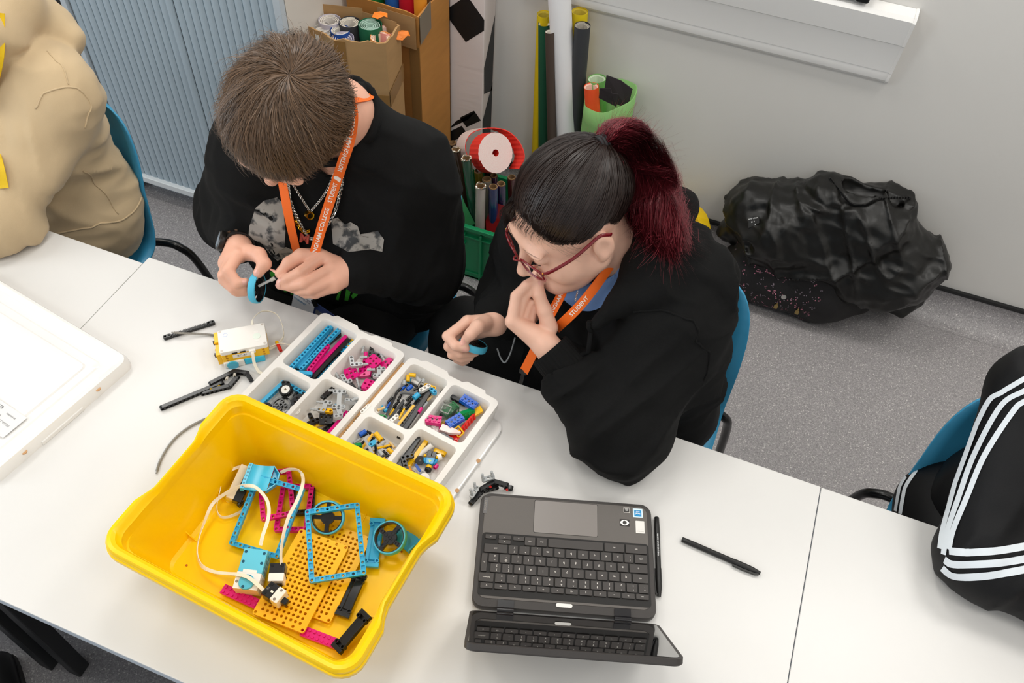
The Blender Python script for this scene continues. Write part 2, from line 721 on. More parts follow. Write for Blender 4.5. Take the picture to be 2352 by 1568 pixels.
cab2 = thing('white_cabinet', 'white cupboard side beside the dark gap at the far left', 'cabinet', (0, 0, 0))
mb = MB()
mb.box((-2.42, 1.95, 0.525), (0.8, 0.48, 1.05))
mb.build('carcass', mat('cupboard_white', 0xC9D3DB, 0.4), cab2, bevel=0.003)
mb = MB()
mb.box((-2.42, 1.70, 0.56), (0.74, 0.018, 0.92))
mb.build('door', mat('cupboard_white', 0xC9D3DB, 0.4), cab2, bevel=0.002)

# ---------------------------------------------------------------- tables
M_TOP = mat('table_laminate', 0xDEDCD9, 0.3, spec=0.35)
M_EDGE = mat('edge_band', 0xC7D0DA, 0.4)
M_STEEL = mat('black_powder_coat', 0x202122, 0.5, bump=0.1, bscale=500)


def table(x0, x1, y0, y1, label, legs):
 t = thing('table', label, 'table', ((x0 + x1) / 2, (y0 + y1) / 2, 0), 0, 'white tables pushed together in a row')
 w, d = x1 - x0, y1 - y0
 mb = MB()
 mb.box((0, 0, 0.738), (w, d, 0.004))
 mb.build('tabletop', M_TOP, t, bevel=0.0012)
 mb = MB()
 mb.box((0, 0, 0.7255), (w, d, 0.021))
 mb.build('edge_band', M_EDGE, t, bevel=0.001)
 mb = MB()
 for s in (-1, 1):
  mb.box((0, s * (d / 2 - 0.06), 0.69), (w - 0.1, 0.03, 0.05))
  mb.box((s * (w / 2 - 0.045), 0, 0.69), (0.03, d - 0.1, 0.05))
 mb.build('frame', M_STEEL, t)
 for sx in (-1, 1):
  for sy in (-1, 1):
   mb = MB()
   mb.box((sx * (w / 2 - 0.034), sy * (d / 2 - 0.062), 0.357), (0.034, 0.034, 0.714))
   mb.build('leg', M_STEEL, t, bevel=0.003)
 return t


table(-1.113, 0.304, 0.217, 0.924, 'white laminate table carrying the yellow tub and the laptop', 0)
table(-2.530, -1.1140, 0.205, 0.9045, 'white laminate table carrying the white plastic lid and cream sleeve', 0)
table(0.3055, 1.725, 0.217, 0.923, 'white laminate table under the striped tracksuit sleeve', 0)

table(-2.45, -0.42, -0.66, 0.06, 'white laminate table on the near side of the gap, behind the lower left corner', 0)  # added table out of view, placed to shade the floor at lower left


# ---------------------------------------------------------------- shell chairs
M_BLUE = mat('chair_polypropylene', 0x3F9AC4, 0.38, bump=0.05, bscale=900)


def make_chair(label, x, y, rz):
 c = thing('shell_chair', label, 'chair', (x, y, 0), rz, 'blue shell chairs with black tube legs')
 # profile in local (y forward = -1): seat front to back top, with half widths
 prof = [(-0.245, 0.425, 0.185), (-0.225, 0.452, 0.20), (-0.12, 0.452, 0.222), (0.0, 0.44, 0.228), (0.09, 0.437, 0.228), (0.15, 0.455, 0.226),
   (0.185, 0.50, 0.223), (0.205, 0.56, 0.222), (0.225, 0.63, 0.220), (0.245, 0.70, 0.213), (0.262, 0.76, 0.195), (0.273, 0.80, 0.165), (0.279, 0.82, 0.115)]
 pr = spline(prof, 30)
 rings = []
 N = 14
 for i, (py, pz, w) in enumerate(pr):
  t = pr[min(i + 1, 29)] - pr[max(i - 1, 0)]
  t = np.array([0, t[0], t[1]])
  t /= np.linalg.norm(t)
  nrm = np.array([0, -t[2], t[1]])          # towards the sitter
  top, bot = [], []
  back = min(max((pz - 0.47) / 0.15, 0), 1)
  for k in range(N + 1):
   s = -1 + 2 * k / N
   cup = (0.018 + 0.022 * back) * abs(s) ** 2.6 + 0.006 * s * s
   p = np.array([s * w, py, pz]) + nrm * cup
   th = 0.0045 if abs(s) < 1 else 0.0015
   top.append(tuple(p + nrm * th))
   bot.append(tuple(p - nrm * 0.0045))
  rings.append(top + bot[::-1])
 mb = MB()
 mb.loft(rings)
 mb.build('shell', M_BLUE, c, smooth=True)
 for sx in (-1, 1):
  for fy in (-1, 1):
   b_ = 0.085 if fy > 0 else 0.0
   pts = spline([(sx * 0.10, fy * 0.12 + b_ * 0.6, 0.425), (sx * 0.19, fy * 0.125 + b_, 0.424), (sx * 0.232, fy * 0.135 + b_, 0.41), (sx * 0.25, fy * 0.155 + b_, 0.35),
      (sx * 0.262, fy * 0.195 + b_, 0.15), (sx * 0.27, fy * 0.22 + b_, 0.006)], 18)
   mb = MB()
   mb.tube(pts, 0.011, 10)
   mb.build('leg', mat('black_gloss_tube', 0x0E0E0E, 0.25), c, smooth=True)
 mb = MB()
 mb.box((0, 0, 0.423), (0.24, 0.30, 0.016))
 mb.build('seat_mount', M_BLACK, c)
 return c


make_chair('blue shell chair holding the person in the cream hoodie', -1.57, 1.00, 0.0)
make_chair('blue shell chair behind the black hoodie, in front of the bag', -0.105, 1.05, -0.05)
make_chair('blue shell chair under the black tracksuit', 0.735, 0.975, 0.03)
make_chair('blue shell chair hidden under the person in the printed black sweatshirt', -0.80, 1.17, 0.0)

# ================================================================ PAPER ROLLS, BOXES AND BAGS ALONG THE WALL
def cardboard(name, col):
 m = mat(name, col, 0.8, var=0.07, vscale=9, bump=0.15, bscale=60, stretch=(1, 1, 4))
 return m


M_CARD = cardboard('cardboard', 0xB08A5C)
M_CARD_IN = cardboard('cardboard_inside', 0xA07C50)
M_CARD2 = cardboard('cardboard_orange', 0xB9803F)
M_TAPE = mat('brown_tape', 0x8F6A3C, 0.22, bump=0.25, bscale=40)


def hollow(mb, foot, z0, z1, th, jag=0.0, seed=1):
 """open-topped box over a footprint polygon; jag roughens the torn rim"""
 rnd = random.Random(seed)
 n = len(foot)
 c = Vector((sum(p[0] for p in foot) / n, sum(p[1] for p in foot) / n))
 ins = [tuple(c + (Vector(p) - c) * (1 - th / (Vector(p) - c).length)) for p in foot]
 # subdivide each wall so that the rim can be uneven
 K = 6
 o, i_, tops = [], [], []
 for a in range(n):
  for k in range(K):
   t = k / K
   o.append(tuple(Vector(foot[a]).lerp(Vector(foot[(a + 1) % n]), t)))
   i_.append(tuple(Vector(ins[a]).lerp(Vector(ins[(a + 1) % n]), t)))
   tops.append(z1 + rnd.uniform(-jag, jag))
 R = [[(x, y, z0) for x, y in o], [(x, y, t) for (x, y), t in zip(o, tops)], [(x, y, t) for (x, y), t in zip(i_, tops)], [(x, y, z0 + 0.004) for x, y in i_]]
 mb.loft(R)


# --- shorter carton of rolls
bxA = thing('cardboard_box', 'worn brown taped carton full of short paper rolls, torn rim', 'box', (0, 0, 0))
ZA = 0.77
footA = [p[:2] for p in ((-1.2456,1.8139,.765), (-1.1423,1.7866,.77), (-1.0065,1.8238,.77), (-1.014,1.9274,.77), (-1.1318,1.9357,.77), (-1.2442,1.9058,.765))]
mb = MB()
hollow(mb, footA, 0.0, ZA, 0.006, 0.005, 3)
mb.build('carton_wall', M_CARD, bxA)
# rim lip folded inside at the back and tape bands
fa = [Vector((x, y, 0)) for x, y in footA]


def wall_strip(mb, a, b, t0, t1, z0, z1, off, slope=0.0):
 a, b = Vector(a), Vector(b)
 d = b - a
 nrm = Vector((d.y, -d.x, 0)).normalized() * off
 p, q = a + d * t0 + nrm, a + d * t1 + nrm
 vs = [(p.x, p.y, z0), (q.x, q.y, z0 + slope), (q.x, q.y, z1 + slope), (p.x, p.y, z1)]
 n2 = nrm.normalized() * 0.0008
 mb.add(vs + [tuple(Vector(v) + n2) for v in vs], [(0, 1, 2, 3), (7, 6, 5, 4), (0, 4, 5, 1), (1, 5, 6, 2), (2, 6, 7, 3), (3, 7, 4, 0)])


mb = MB()
wall_strip(mb, fa[1], fa[2], -0.02, 0.20, 0.0, ZA - 0.004, 0.001)
mb.build('tape', M_TAPE, bxA)
mb = MB()
wall_strip(mb, fa[1], fa[2], 0.12, 1.0, ZA - 0.215, ZA - 0.165, 0.0022, 0.004)
wall_strip(mb, fa[2], fa[3], 0.0, 1.0, ZA - 0.20, ZA - 0.15, 0.0022, 0.03)
mb.build('tape', M_TAPE, bxA)
mb = MB()
wall_strip(mb, fa[0], fa[1], 0.62, 0.98, ZA - 0.30, ZA - 0.002, 0.001)
mb.build('tape', mat('clear_tape', 0xA98A62, 0.2), bxA)
mb = MB()
wall_strip(mb, fa[4], fa[5], 0.0, 1.0, ZA - 0.05, ZA + 0.022, -0.008)
wall_strip(mb, fa[3], fa[4], 0.05, 0.98, ZA - 0.05, ZA + 0.012, -0.008)
mb.build('flap', M_CARD, bxA)


def paper_roll(name, label, base, top, r, col, core=0.4, group=None, inner=0xEFE8DC, rough=0.6, cat='paper roll', turns=3, endcol=None):
 """rolled paper: spiral end with a hollow core and a coloured outside"""
 t = tag(bpy.data.objects.new(name, None), label, cat, group)
 COL.objects.link(t)
 t.location = base
 ax = Vector(top) - Vector(base)
 u, w = frame_for(ax)
 L = ax.length
 R = Matrix((u, w, ax.normalized())).transposed()
 t.rotation_euler = R.to_euler()
 mb = MB()
 mb.pipe((0, 0, 0), (0, 0, L), r, r * 0.97, 24)
 mb.build('outer_sheet', mat('paper_%06x' % col, col, rough), t, auto=40)
 mb = MB()
 # spiral winding seen on the end
 n = 18 * turns
 ro, ri = [], []
 rings = []
 for k in range(n + 1):
  a = 2 * PI * k / 18
  rr = r * (0.965 - (0.965 - core) * k / n)
  e = Vector((math.cos(a), math.sin(a), 0))
  ztop = L - 0.002 - 0.004 * (k / n)
  rings.append([e * rr + Vector((0, 0, ztop)), e * (rr - r * 0.05) + Vector((0, 0, ztop)), e * (rr - r * 0.05) + Vector((0, 0, max(0.002, ztop - 0.25))), e * rr + Vector((0, 0, max(0.002, ztop - 0.25)))])
 mb.loft(rings)
 mb.build('inner_winding', mat('paper_in_%06x' % inner, inner, 0.7), t)
 return t


def stand_roll(label, px_top, r, col, z1, z0=0.0, lean=(0, 0), **kw):
 x, y, z = px_top
 return paper_roll('paper_roll', label, (x + lean[0], y + lean[1], z0), (x, y, z), r, col, **kw)


gA = 'paper rolls standing in the short carton'
stand_roll('white paper roll with violet inside at the back left of the short carton', (-1.2048,1.8725,.767), 0.031, 0xC9C3CF, 0, core=0.55, group=gA, inner=0xE9E2DA)
stand_roll('dark grey paper roll with cream end in the short carton', (-1.1472,1.8823,.77), 0.030, 0x3A3A3E, 0, core=0.6, group=gA, inner=0xE8E0D2)
stand_roll('pale grey paper roll at the left wall of the short carton', (-1.2191,1.8419,.757), 0.031, 0xC6C1BE, 0, core=0.6, group=gA, inner=0xE4DDD4)
stand_roll('white paper roll tucked in the left corner of the short carton', (-1.2018,1.8256,.757), 0.024, 0xE4DED6, 0, core=0.5, group=gA, inner=0xEFE9E0)
stand_roll('blue paper roll with thick cream end in the short carton', (-1.1588,1.847,.762), 0.027, 0x1E4FA0, 0, core=0.55, group=gA, inner=0xF1EBE0)
stand_roll('loosely wound white and violet roll at the front of the short carton', (-1.138,1.8223,.757), 0.031, 0xBDB6C6, 0, core=0.35, group=gA, inner=0xE6DFE6)
stand_roll('dark green paper roll with pale green end in the short carton', (-1.088,1.8911,.774), 0.033, 0x1C6B4A, 0, core=0.25, group=gA, inner=0xBAD8C9, turns=4)
stand_roll('pink paper roll at the right wall of the short carton', (-1.0428,1.906,.762), 0.026, 0xF0A49C, 0, core=0.75, group=gA, inner=0xF6D6CB)
stand_roll('orange paper roll at the front right of the short carton', (-1.0431,1.864,.762), 0.029, 0xF5A35B, 0, core=0.7, group=gA, inner=0xFADDC6)

# --- taller carton behind it
bxB = thing('cardboard_box', 'tall brown carton with torn flap holding long coloured rolls', 'box', (0, 0, 0))
ZB = 0.775
footB = [(-1.222, 2.0), (-0.985, 1.985), (-0.975, 2.175), (-1.222, 2.19)]
mb = MB()
hollow(mb, footB, 0.0, ZB, 0.007, 0.004, 5)
mb.build('carton_wall', M_CARD2, bxB)
fb = [Vector((x, y, 0)) for x, y in footB]
mb = MB()
wall_strip(mb, fb[0], fb[1], 0.45, 0.97, ZB - 0.105, ZB - 0.005, 0.006)
mb.build('flap', M_CARD, bxB)
mb = MB()
wall_strip(mb, fb[1], fb[2], 0.0, 0.35, ZB - 0.09, ZB - 0.004, 0.0035, 0.02)
mb.build('torn_patch', mat('grey_tape', 0x7F7364, 0.5), bxB)
mb = MB()
wall_strip(mb, fb[0], fb[1], 0.86, 0.995, 0.02, ZB - 0.1, 0.0015)
mb.build('tape', M_TAPE, bxB)
gB = 'long coloured rolls in the tall carton'
for (px, y, r, col, lab) in ((-1.178, 2.05, 0.033, 0x1F8A3D, 'long green paper roll in the tall carton'),
      (-1.132, 2.11, 0.022, 0x20316B, 'long navy paper roll in the tall carton, half hidden'),
      (-1.108, 2.04, 0.022, 0x2A6BC0, 'long blue paper roll in the tall carton'),
      (-1.056, 2.045, 0.030, 0xD0142C, 'long red paper roll in the tall carton'),
      (-1.008, 2.02, 0.019, 0xF09A2B, 'long orange paper roll at the corner of the tall carton')):
 paper_roll('paper_roll', lab, (px, y + 0.02, 0.01), (px, y + 0.03, 0.98), r, col, core=0.6, group=gB)
# torn orange wrapper scraps
for lab, p, q in (('torn orange wrapper lying on the rim of the short carton', (-1.0722,1.9207,.79), (0.3, 0.2, 0.4)), ('orange wrapper corner sticking out beside the short carton', (-1.0028,1.9157,.75), (0.9, 0.2, 1.2))):
 mb = MB()
 pts = [(-0.02, -0.008), (-0.004, -0.014), (0.012, -0.006), (0.022, -0.009), (0.02, 0.006), (0.002, 0.012), (-0.016, 0.01)]
 mb.add([(x, y, 0.006 * math.sin(90 * x)) for x, y in pts] + [(x, y, 0.006 * math.sin(90 * x) - 0.001) for x, y in pts],
   [tuple(range(7)), tuple(range(13, 6, -1))] + [(i, (i + 1) % 7, 7 + (i + 1) % 7, 7 + i) for i in range(7)])
 o = mb.build('wrapper', mat('orange_wrapper', 0xF2821E, 0.4), None, loc=p, rot=q)
 tag(o, lab, 'wrapper')

# --- white flat carton printed with black squares
wc = thing('printed_carton', 'tall slim white carton printed with tilted black squares', 'box', (0, 0, 0))
WX0, WX1, WYF, WYB, WZ = -0.982, -0.866, 2.19, 2.283, 1.25
mb = MB()
mb.box(((WX0 + WX1) / 2, (WYF + WYB) / 2, WZ / 2), (WX1 - WX0, WYB - WYF, WZ))
mb.build('carton_body', mat('carton_white', 0xE6DCD9, 0.6, bump=0.25, bscale=14, stretch=(0.4, 0.4, 6)), wc, bevel=0.003)
M_INK = mat('black_print', 0x17181A, 0.45)


def clip_poly(poly, x0, x1):
 for sgn, lim in ((1, x0), (-1, -x1)):
  out = []
  for i in range(len(poly)):
   a, b = poly[i], poly[(i + 1) % len(poly)]
   ia, ib = sgn * a[0] >= lim, sgn * b[0] >= lim
   if ia:
    out.append(a)
   if ia != ib:
    t = (lim * sgn - a[0]) / (b[0] - a[0])
    out.append((lim * sgn, a[1] + t * (b[1] - a[1])))
  poly = out
 return poly


mb = MB()


def print_front(poly):
 p = clip_poly(poly, WX0 + 0.0005, WX1 - 0.0005)
 if len(p) >= 3:
  n = len(p)
  mb = MB()
  mb.add([(x, WYF - 0.0006, z) for x, z in p], [tuple(range(n))])
  mb.build('printed_bar', M_INK, wc)


def tilted(cx, cz, w, h, a):
 ca, sa = math.cos(a), math.sin(a)
 return [(cx + x * ca - z * sa, cz + x * sa + z * ca) for x, z in ((-w, -h), (w, -h), (w, h), (-w, h))]


A0 = math.radians(40)
print_front(tilted(-0.925, 0.675, 0.052, 0.056, math.radians(42)))
for k in range(6):
 print_front(tilted(-0.945 - 0.0030 * k, 0.768 + 0.0052 * k, 0.05, 0.0011, A0))
print_front(tilted(-0.908, 0.318, 0.034, 0.020, A0))
for k in range(7):
 print_front(tilted(-0.948 + 0.0034 * k, 0.288 + 0.0058 * k * 0.9, 0.045, 0.0011, A0))
print_front(tilted(-0.966, 0.235, 0.05, 0.018, A0))
for cz in (1.05,):
 print_front(tilted(-0.93, cz, 0.05, 0.04, A0))
for z0, z1, z2 in ((0.40, 0.52, 0.66), (0.20, 0.32, 0.42), (0.78, 0.9, 1.0)):
 mb = MB()
 mb.add([(WX1 + 0.0006, WYF + 0.012, z0 + 0.02), (WX1 + 0.0006, WYB - 0.008, z0 - 0.01), (WX1 + 0.0006, WYB - 0.006, z2), (WX1 + 0.0006, WYF + 0.006, z1)], [(0, 1, 2, 3)])
 mb.build('printed_bar', M_INK, wc)
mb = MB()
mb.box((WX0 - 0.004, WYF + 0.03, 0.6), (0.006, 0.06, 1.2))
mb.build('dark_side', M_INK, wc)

# --- green crate with film tubes
M_GREEN = mat('crate_green', 0x10804F, 0.35)
cr_ = thing('plastic_crate', 'green plastic stacking crate of shiny film tubes on the floor', 'crate', (0, 0, 0))
GX0, GX1, GY0, GY1, GZ = -0.955, -0.617, 1.79, 2.07, 0.225
mb = MB()
w = 0.004
mb.box(((GX0 + GX1) / 2, (GY0 + GY1) / 2, 0.004), (GX1 - GX0 - 0.01, GY1 - GY0 - 0.01, 0.008))
mb.box(((GX0 + GX1) / 2, GY1 - 0.012, GZ / 2), (GX1 - GX0 - 0.02, w, GZ))
mb.box((GX0 + 0.012, (GY0 + GY1) / 2, GZ / 2), (w, GY1 - GY0 - 0.02, GZ))
mb.box((GX1 - 0.012, (GY0 + GY1) / 2, GZ / 2), (w, GY1 - GY0 - 0.02, GZ))
# front wall leaves the hand hole open
hx0, hx1, hz0, hz1 = -0.875, -0.765, 0.155, 0.187
for (x0, x1, z0, z1) in ((GX0 + 0.01, hx0, 0.0, GZ), (hx1, GX1 - 0.01, 0.0, GZ), (hx0, hx1, 0.0, hz0), (hx0, hx1, hz1, GZ)):
 mb.box(((x0 + x1) / 2, GY0 + 0.012, (z0 + z1) / 2), (x1 - x0, w, z1 - z0))
mb.build('crate_wall', M_GREEN, cr_)
mb = MB()
for z, hh, o in ((GZ - 0.007, 0.014, 0.0), (GZ - 0.042, 0.006, 0.002), (0.012, 0.024, 0.006)):
 mb.box(((GX0 + GX1) / 2, GY0 + 0.005 + o, z), (GX1 - GX0 - 2 * o, 0.012, hh))
 mb.box(((GX0 + GX1) / 2, GY1 - 0.005 - o, z), (GX1 - GX0 - 2 * o, 0.012, hh))
 mb.box((GX0 + 0.005 + o, (GY0 + GY1) / 2, z), (0.012, GY1 - GY0 - 2 * o, hh))
 mb.box((GX1 - 0.005 - o, (GY0 + GY1) / 2, z), (0.012, GY1 - GY0 - 2 * o, hh))
mb.build('rim', M_GREEN, cr_, bevel=0.002)
for x in (GX1 - 0.012, GX1 - 0.085, GX0 + 0.012, GX0 + 0.085):
 mb = MB()
 mb.box((x, GY0 + 0.004, 0.105), (0.007, 0.014, 0.2))
 mb.build('rib', M_GREEN, cr_, bevel=0.0015)
for y in (GY0 + 0.03, GY0 + 0.10, GY1 - 0.1, GY1 - 0.03):
 mb = MB()
 mb.box((GX1 - 0.003, y, 0.105), (0.014, 0.007, 0.2))
 mb.build('rib', M_GREEN, cr_, bevel=0.0015)
mb = MB()
mb.box(((hx0 + hx1) / 2, GY0 + 0.006, hz0 - 0.004), (hx1 - hx0 + 0.02, 0.014, 0.008))
mb.box(((hx0 + hx1) / 2, GY0 + 0.006, hz1 + 0.004), (hx1 - hx0 + 0.02, 0.014, 0.008))
mb.build('handle', M_GREEN, cr_, bevel=0.002)

M_TUBE_IN = mat('tube_core', 0x8A6A46, 0.7)


def film_tube(label, top, base, r, col, foil=False):
 t = thing('film_tube', label, 'tube', base, 0, 'film tubes in the green crate')
 ax = Vector(top) - Vector(base)
 u, w_ = frame_for(ax)
 t.rotation_euler = Matrix((u, w_, ax.normalized())).transposed().to_euler()
 L = ax.length
 mb = MB()
 mb.pipe((0, 0, 0), (0, 0, L - 0.004), r, r * 0.9, 18)
 mb.build('film', mat('film_%06x' % col, col, 0.12, coat=0.6, spec=0.8), t, auto=40)
 mb = MB()
 mb.pipe((0, 0, 0.003), (0, 0, L), r * 0.89, r * 0.74, 18)
 mb.build('core', M_TUBE_IN, t, auto=40)
 if foil:
  mb = MB()
  n = 26
  pts = [Vector((r * 0.96 * math.cos(2 * PI * k / n), r * 0.96 * math.sin(2 * PI * k / n), L + 0.002 * math.sin(5 * k))) for k in range(n + 1)]
  mb.tube(pts, [0.0028 + 0.0013 * math.sin(7 * k) for k in range(n + 1)], 6)
  mb.build('foil_edge', mat('foil', 0xE8E0D0, 0.15, metal=1.0, bump=0.6, bscale=300), t)


_ft = [((1019,337), 'black film tube at the left end of the crate', 0x241A18, (-0.79, 1.93), 0), ((1038,327), 'brown film tube behind the black one in the crate', 0x33241C, (-0.78, 1.99), 0)]
film_tube('black film tube, leftmost in the green crate', (-.8884,1.93,.3921), (-0.80, 1.90, 0.012), 0.0145, 0x1C1515)
film_tube('brown-black film tube standing behind the leftmost tube', (-.887,1.99,.3674), (-0.81, 1.97, 0.012), 0.0145, 0x2A1D17)
film_tube('dark film tube with crinkled foil rim beside the leftmost tube', (-.8472,1.93,.3956), (-0.775, 1.915, 0.012), 0.0145, 0x3A2A1F, True)
film_tube('green film tube with crinkled foil rim in the crate', (-.7909,1.88,.4169), (-0.735, 1.87, 0.012), 0.0150, 0x1F4A35, True)
film_tube('yellow film tube behind the silver tube', (-.7703,1.93,.34), (-0.735, 1.93, 0.012), 0.0145, 0x6E5A14)
film_tube('dark film tube just under the red corrugated coil', (-.7585,1.97,.3334), (-0.70, 1.98, 0.012), 0.0140, 0x2A211B)
film_tube('plum film tube behind the cluster, beside the coil', (-.7263,1.95,.3211), (-0.685, 1.965, 0.012), 0.0120, 0x3B1E33)
film_tube('clear film tube with brown core in the middle of the cluster', (-.734,1.91,.3348), (-0.705, 1.915, 0.012), 0.0150, 0x7D7468)
film_tube('blue film tube in front of the cluster', (-.6964,1.87,.3476), (-0.685, 1.87, 0.012), 0.0145, 0x23305E)
film_tube('violet film tube at the right of the blue one', (-.6823,1.9,.3415), (-0.66, 1.905, 0.012), 0.0140, 0x2B1F44)
film_tube('reddish film tube nearest the dark hair', (-.6667,1.95,.3347), (-0.645, 1.96, 0.012), 0.0135, 0x4A1C1C)
film_tube('silver film tube with crinkled foil rim, frontmost of the cluster', (-.73,1.85,.3529), (-0.725, 1.845, 0.012), 0.0155, 0xB3A69E, True)
# loose film sheets wrapped round the tubes
mb = MB()
ribbon(mb, [(-.846,1.87,.3435), (-.8081,1.85,.249), (-.7764,1.84,.1764)], [0.03, 0.05, 0.07], (0.3, -1, 0.3))
tag(mb.build('film_sheet', mat('film_green_sheet', 0x3E8B55, 0.2), None), 'loose green film sheet leaning inside the crate at its left', 'film sheet')
mb = MB()
ribbon(mb, [(-.6729,1.88,.2743), (-.6774,1.86,.216), (-.6603,1.84,.1739)], [0.05, 0.07, 0.08], (0.1, -1, 0.3))
tag(mb.build('film_sheet', mat('film_red_sheet', 0x7A1518, 0.2), None), 'loose dark red film sheet low in the crate at its right', 'film sheet')

# --- corrugated coils
def corrugated_coil(label, c, axis, r, width, col, tail, core=0.012, turns=15, flat=0xF2D9D2):
 t = thing('corrugated_coil', label, 'paper roll', (0, 0, 0))
 ax = Vector(axis).normalized()
 u, w_ = frame_for(ax)
 c = Vector(c)
 n = 56 * turns
 mb = MB()
 ring = []
 for k in range(n + 1):
  a = 2 * PI * k / 56
  rr = core + (r - core) * k / n
  rr += (0.0009 if k % 2 else -0.0002)
  e = u * math.cos(a) + w_ * math.sin(a)
  p = c + e * rr
  th = (r - core) / turns * 0.95
  ring.append([p - ax * width / 2, p + ax * width / 2, p - e * th + ax * width / 2, p - e * th - ax * width / 2])
 mb.loft(ring)
 for f in range(len(mb.f) - 2):
  mb.m[f] = 1 if f % 4 in (1, 3) else 0
 mb.build('winding', [mat('corrugated_%06x' % col, col, 0.6), mat('corrugated_end_%06x' % flat, flat, 0.7)], t)
 if tail:
  pts = spline(tail, 46)
  mb = MB()
  rings = []
  for i, p in enumerate(pts):
   p = Vector(p)
   tt = (Vector(pts[min(i + 1, 45)]) - Vector(pts[max(i - 1, 0)])).normalized()
   nn = (tt.cross(ax)).normalized()
   b = 0.0012 * (i % 2)
   rings.append([p - ax * width / 2 + nn * b, p + ax * width / 2 + nn * b, p + ax * width / 2 - nn * 0.002, p - ax * width / 2 - nn * 0.002])
  mb.loft(rings)
  for f in range(len(mb.f)):
   mb.m[f] = 1 if f % 4 == 2 and f < 4 * 45 else 0
  mb.build('loose_end', [mat('corrugated_%06x' % col, col, 0.6), mat('corrugated_back', flat, 0.7)], t)
 return t


corrugated_coil('red corrugated card coil lying on top of the film tubes', (-.7397,1.955,.3982), (0.72, -0.42, 0.55), 0.062, 0.055, 0xE8382C,
    [(-.757,1.93,.3377), (-.838,1.96,.3621), (-.8465,2,.3986), (-.8126,2.05,.402), (-.7464,2.05,.4162), (-.6907,2.02,.4132), (-.6589,1.99,.3864), (-.668,1.97,.3503)])
corrugated_coil('yellow corrugated card coil on the floor by the wall', (-0.135, 2.13, 0.135), (-0.55, -0.55, 0.45), 0.115, 0.06, 0xF2C80F, None, core=0.03, turns=5, flat=0xD9A80F)

# grey box beside the crate
mb = MB()
mb.box((-0.545, 1.90, 0.075), (0.09, 0.16, 0.15), taper=1.05)
tag(mb.build('storage_box', mat('box_grey', 0x9C9E98, 0.5), None, bevel=0.008), 'small pale grey plastic box beside the green crate', 'box')

# --- rolls leaning on the wall
paper_roll('paper_roll', 'long white paper roll leaning on the wall under the trunking', (-0.512, 2.19, 0.0), (-0.70, 2.205, 1.17), 0.0335, 0xF0EFF0, core=0.8, group='rolls leaning on the wall')
paper_roll('paper_roll', 'yellow paper roll behind the long white roll at its left', (-0.668, 2.245, 0.0), (-.6969,2.245,.7213), 0.022, 0xE9CC14, core=0.8, group='rolls leaning on the wall', inner=0xD8C24A)
paper_roll('paper_roll', 'yellow paper roll behind the long white roll at its right', (-0.548, 2.25, 0.0), (-.5898,2.25,.7538), 0.024, 0xE9CC14, core=0.8, group='rolls leaning on the wall', inner=0xD8C24A)
paper_roll('paper_roll', 'dark green paper roll left of the long white roll', (-0.63, 2.22, 0.0), (-.6866,2.22,.7061), 0.018, 0x1E5A40, core=0.8, group='rolls leaning on the wall')
paper_roll('paper_roll', 'brown paper roll squeezed against the long white roll', (-0.575, 2.17, 0.0), (-.6518,2.17,.7162), 0.014, 0x4E4038, core=0.8, group='rolls leaning on the wall')
paper_roll('paper_roll', 'charcoal paper roll right of the long white roll', (-0.533, 2.205, 0.0), (-.5653,2.205,.7394), 0.0235, 0x3B3C3F, core=0.7, group='rolls leaning on the wall', inner=0xB9B2A6)

# --- wrapped bundle of green sugar paper
gp = thing('paper_bundle', 'green sugar paper wrapped as an open bundle standing by the wall', 'paper roll')
gc = Vector((-0.444, 2.175, 0))
mb = MB()
rings = []
for z, r in ((0.0, 0.070), (0.25, 0.073), (0.47, 0.076)):
 rings.append([(gc.x + r * math.cos(2 * PI * k / 32), gc.y + r * 0.85 * math.sin(2 * PI * k / 32), z) for k in range(32)])
top = []
for k in range(32):
 a = 2 * PI * k / 32
 zz = 0.555 + 0.035 * math.cos(a - 0.5) + 0.003 * math.sin(5 * a)
 top.append((gc.x + 0.077 * math.cos(a), gc.y + 0.066 * math.sin(a), zz))
inn = [(gc.x + (x - gc.x) * 0.96, gc.y + (y - gc.y) * 0.96, z) for x, y, z in top]
rings += [top, inn, [(gc.x + (x - gc.x) * 0.88, gc.y + (y - gc.y) * 0.88, 0.34) for x, y, z in top]]
mb.loft(rings)
mb.build('outer_sheet', mat('sugar_paper_green', 0x82B36B, 0.8, var=0.04, vscale=12), gp, smooth=True)
tag(paper_roll('paper_roll', 'small orange paper roll standing inside the green bundle', (-0.462, 2.165, 0.36), (-.5049,2.165,.5766), 0.0225, 0xFF5A2A, core=0.8, inner=0xF9D2C0), None)
paper_roll('paper_roll', 'pale green paper roll at the back of the green bundle', (-0.452, 2.205, 0.25), (-.5013,2.21,.5778), 0.028, 0x7DBE68, core=0.8, inner=0xD9E8CC)
for lab, pts in (('black sugar paper sheet folded to a point inside the green bundle', [(-.4625,2.16,.5509), (-.4647,2.17,.6225), (-.4226,2.18,.6107), (-.3831,2.18,.5922), (-.3862,2.17,.5286)]),
     ('dark sugar paper sheet with stepped edge in the green bundle', [(-.4692,2.13,.5677), (-.4696,2.13,.6007), (-.4395,2.135,.6064), (-.4331,2.135,.5903), (-.4171,2.14,.5904), (-.4146,2.14,.547)])):
 mb = MB()
 n = len(pts)
 mb.add(list(pts) + [(x + 0.001, y + 0.0025, z) for x, y, z in pts], [tuple(range(n)), tuple(range(2 * n - 1, n - 1, -1))] + [(i, (i + 1) % n, n + (i + 1) % n, n + i) for i in range(n)])
 tag(mb.build('paper_sheet', mat('sugar_paper_black', 0x2A2326, 0.8), None), lab, 'paper')


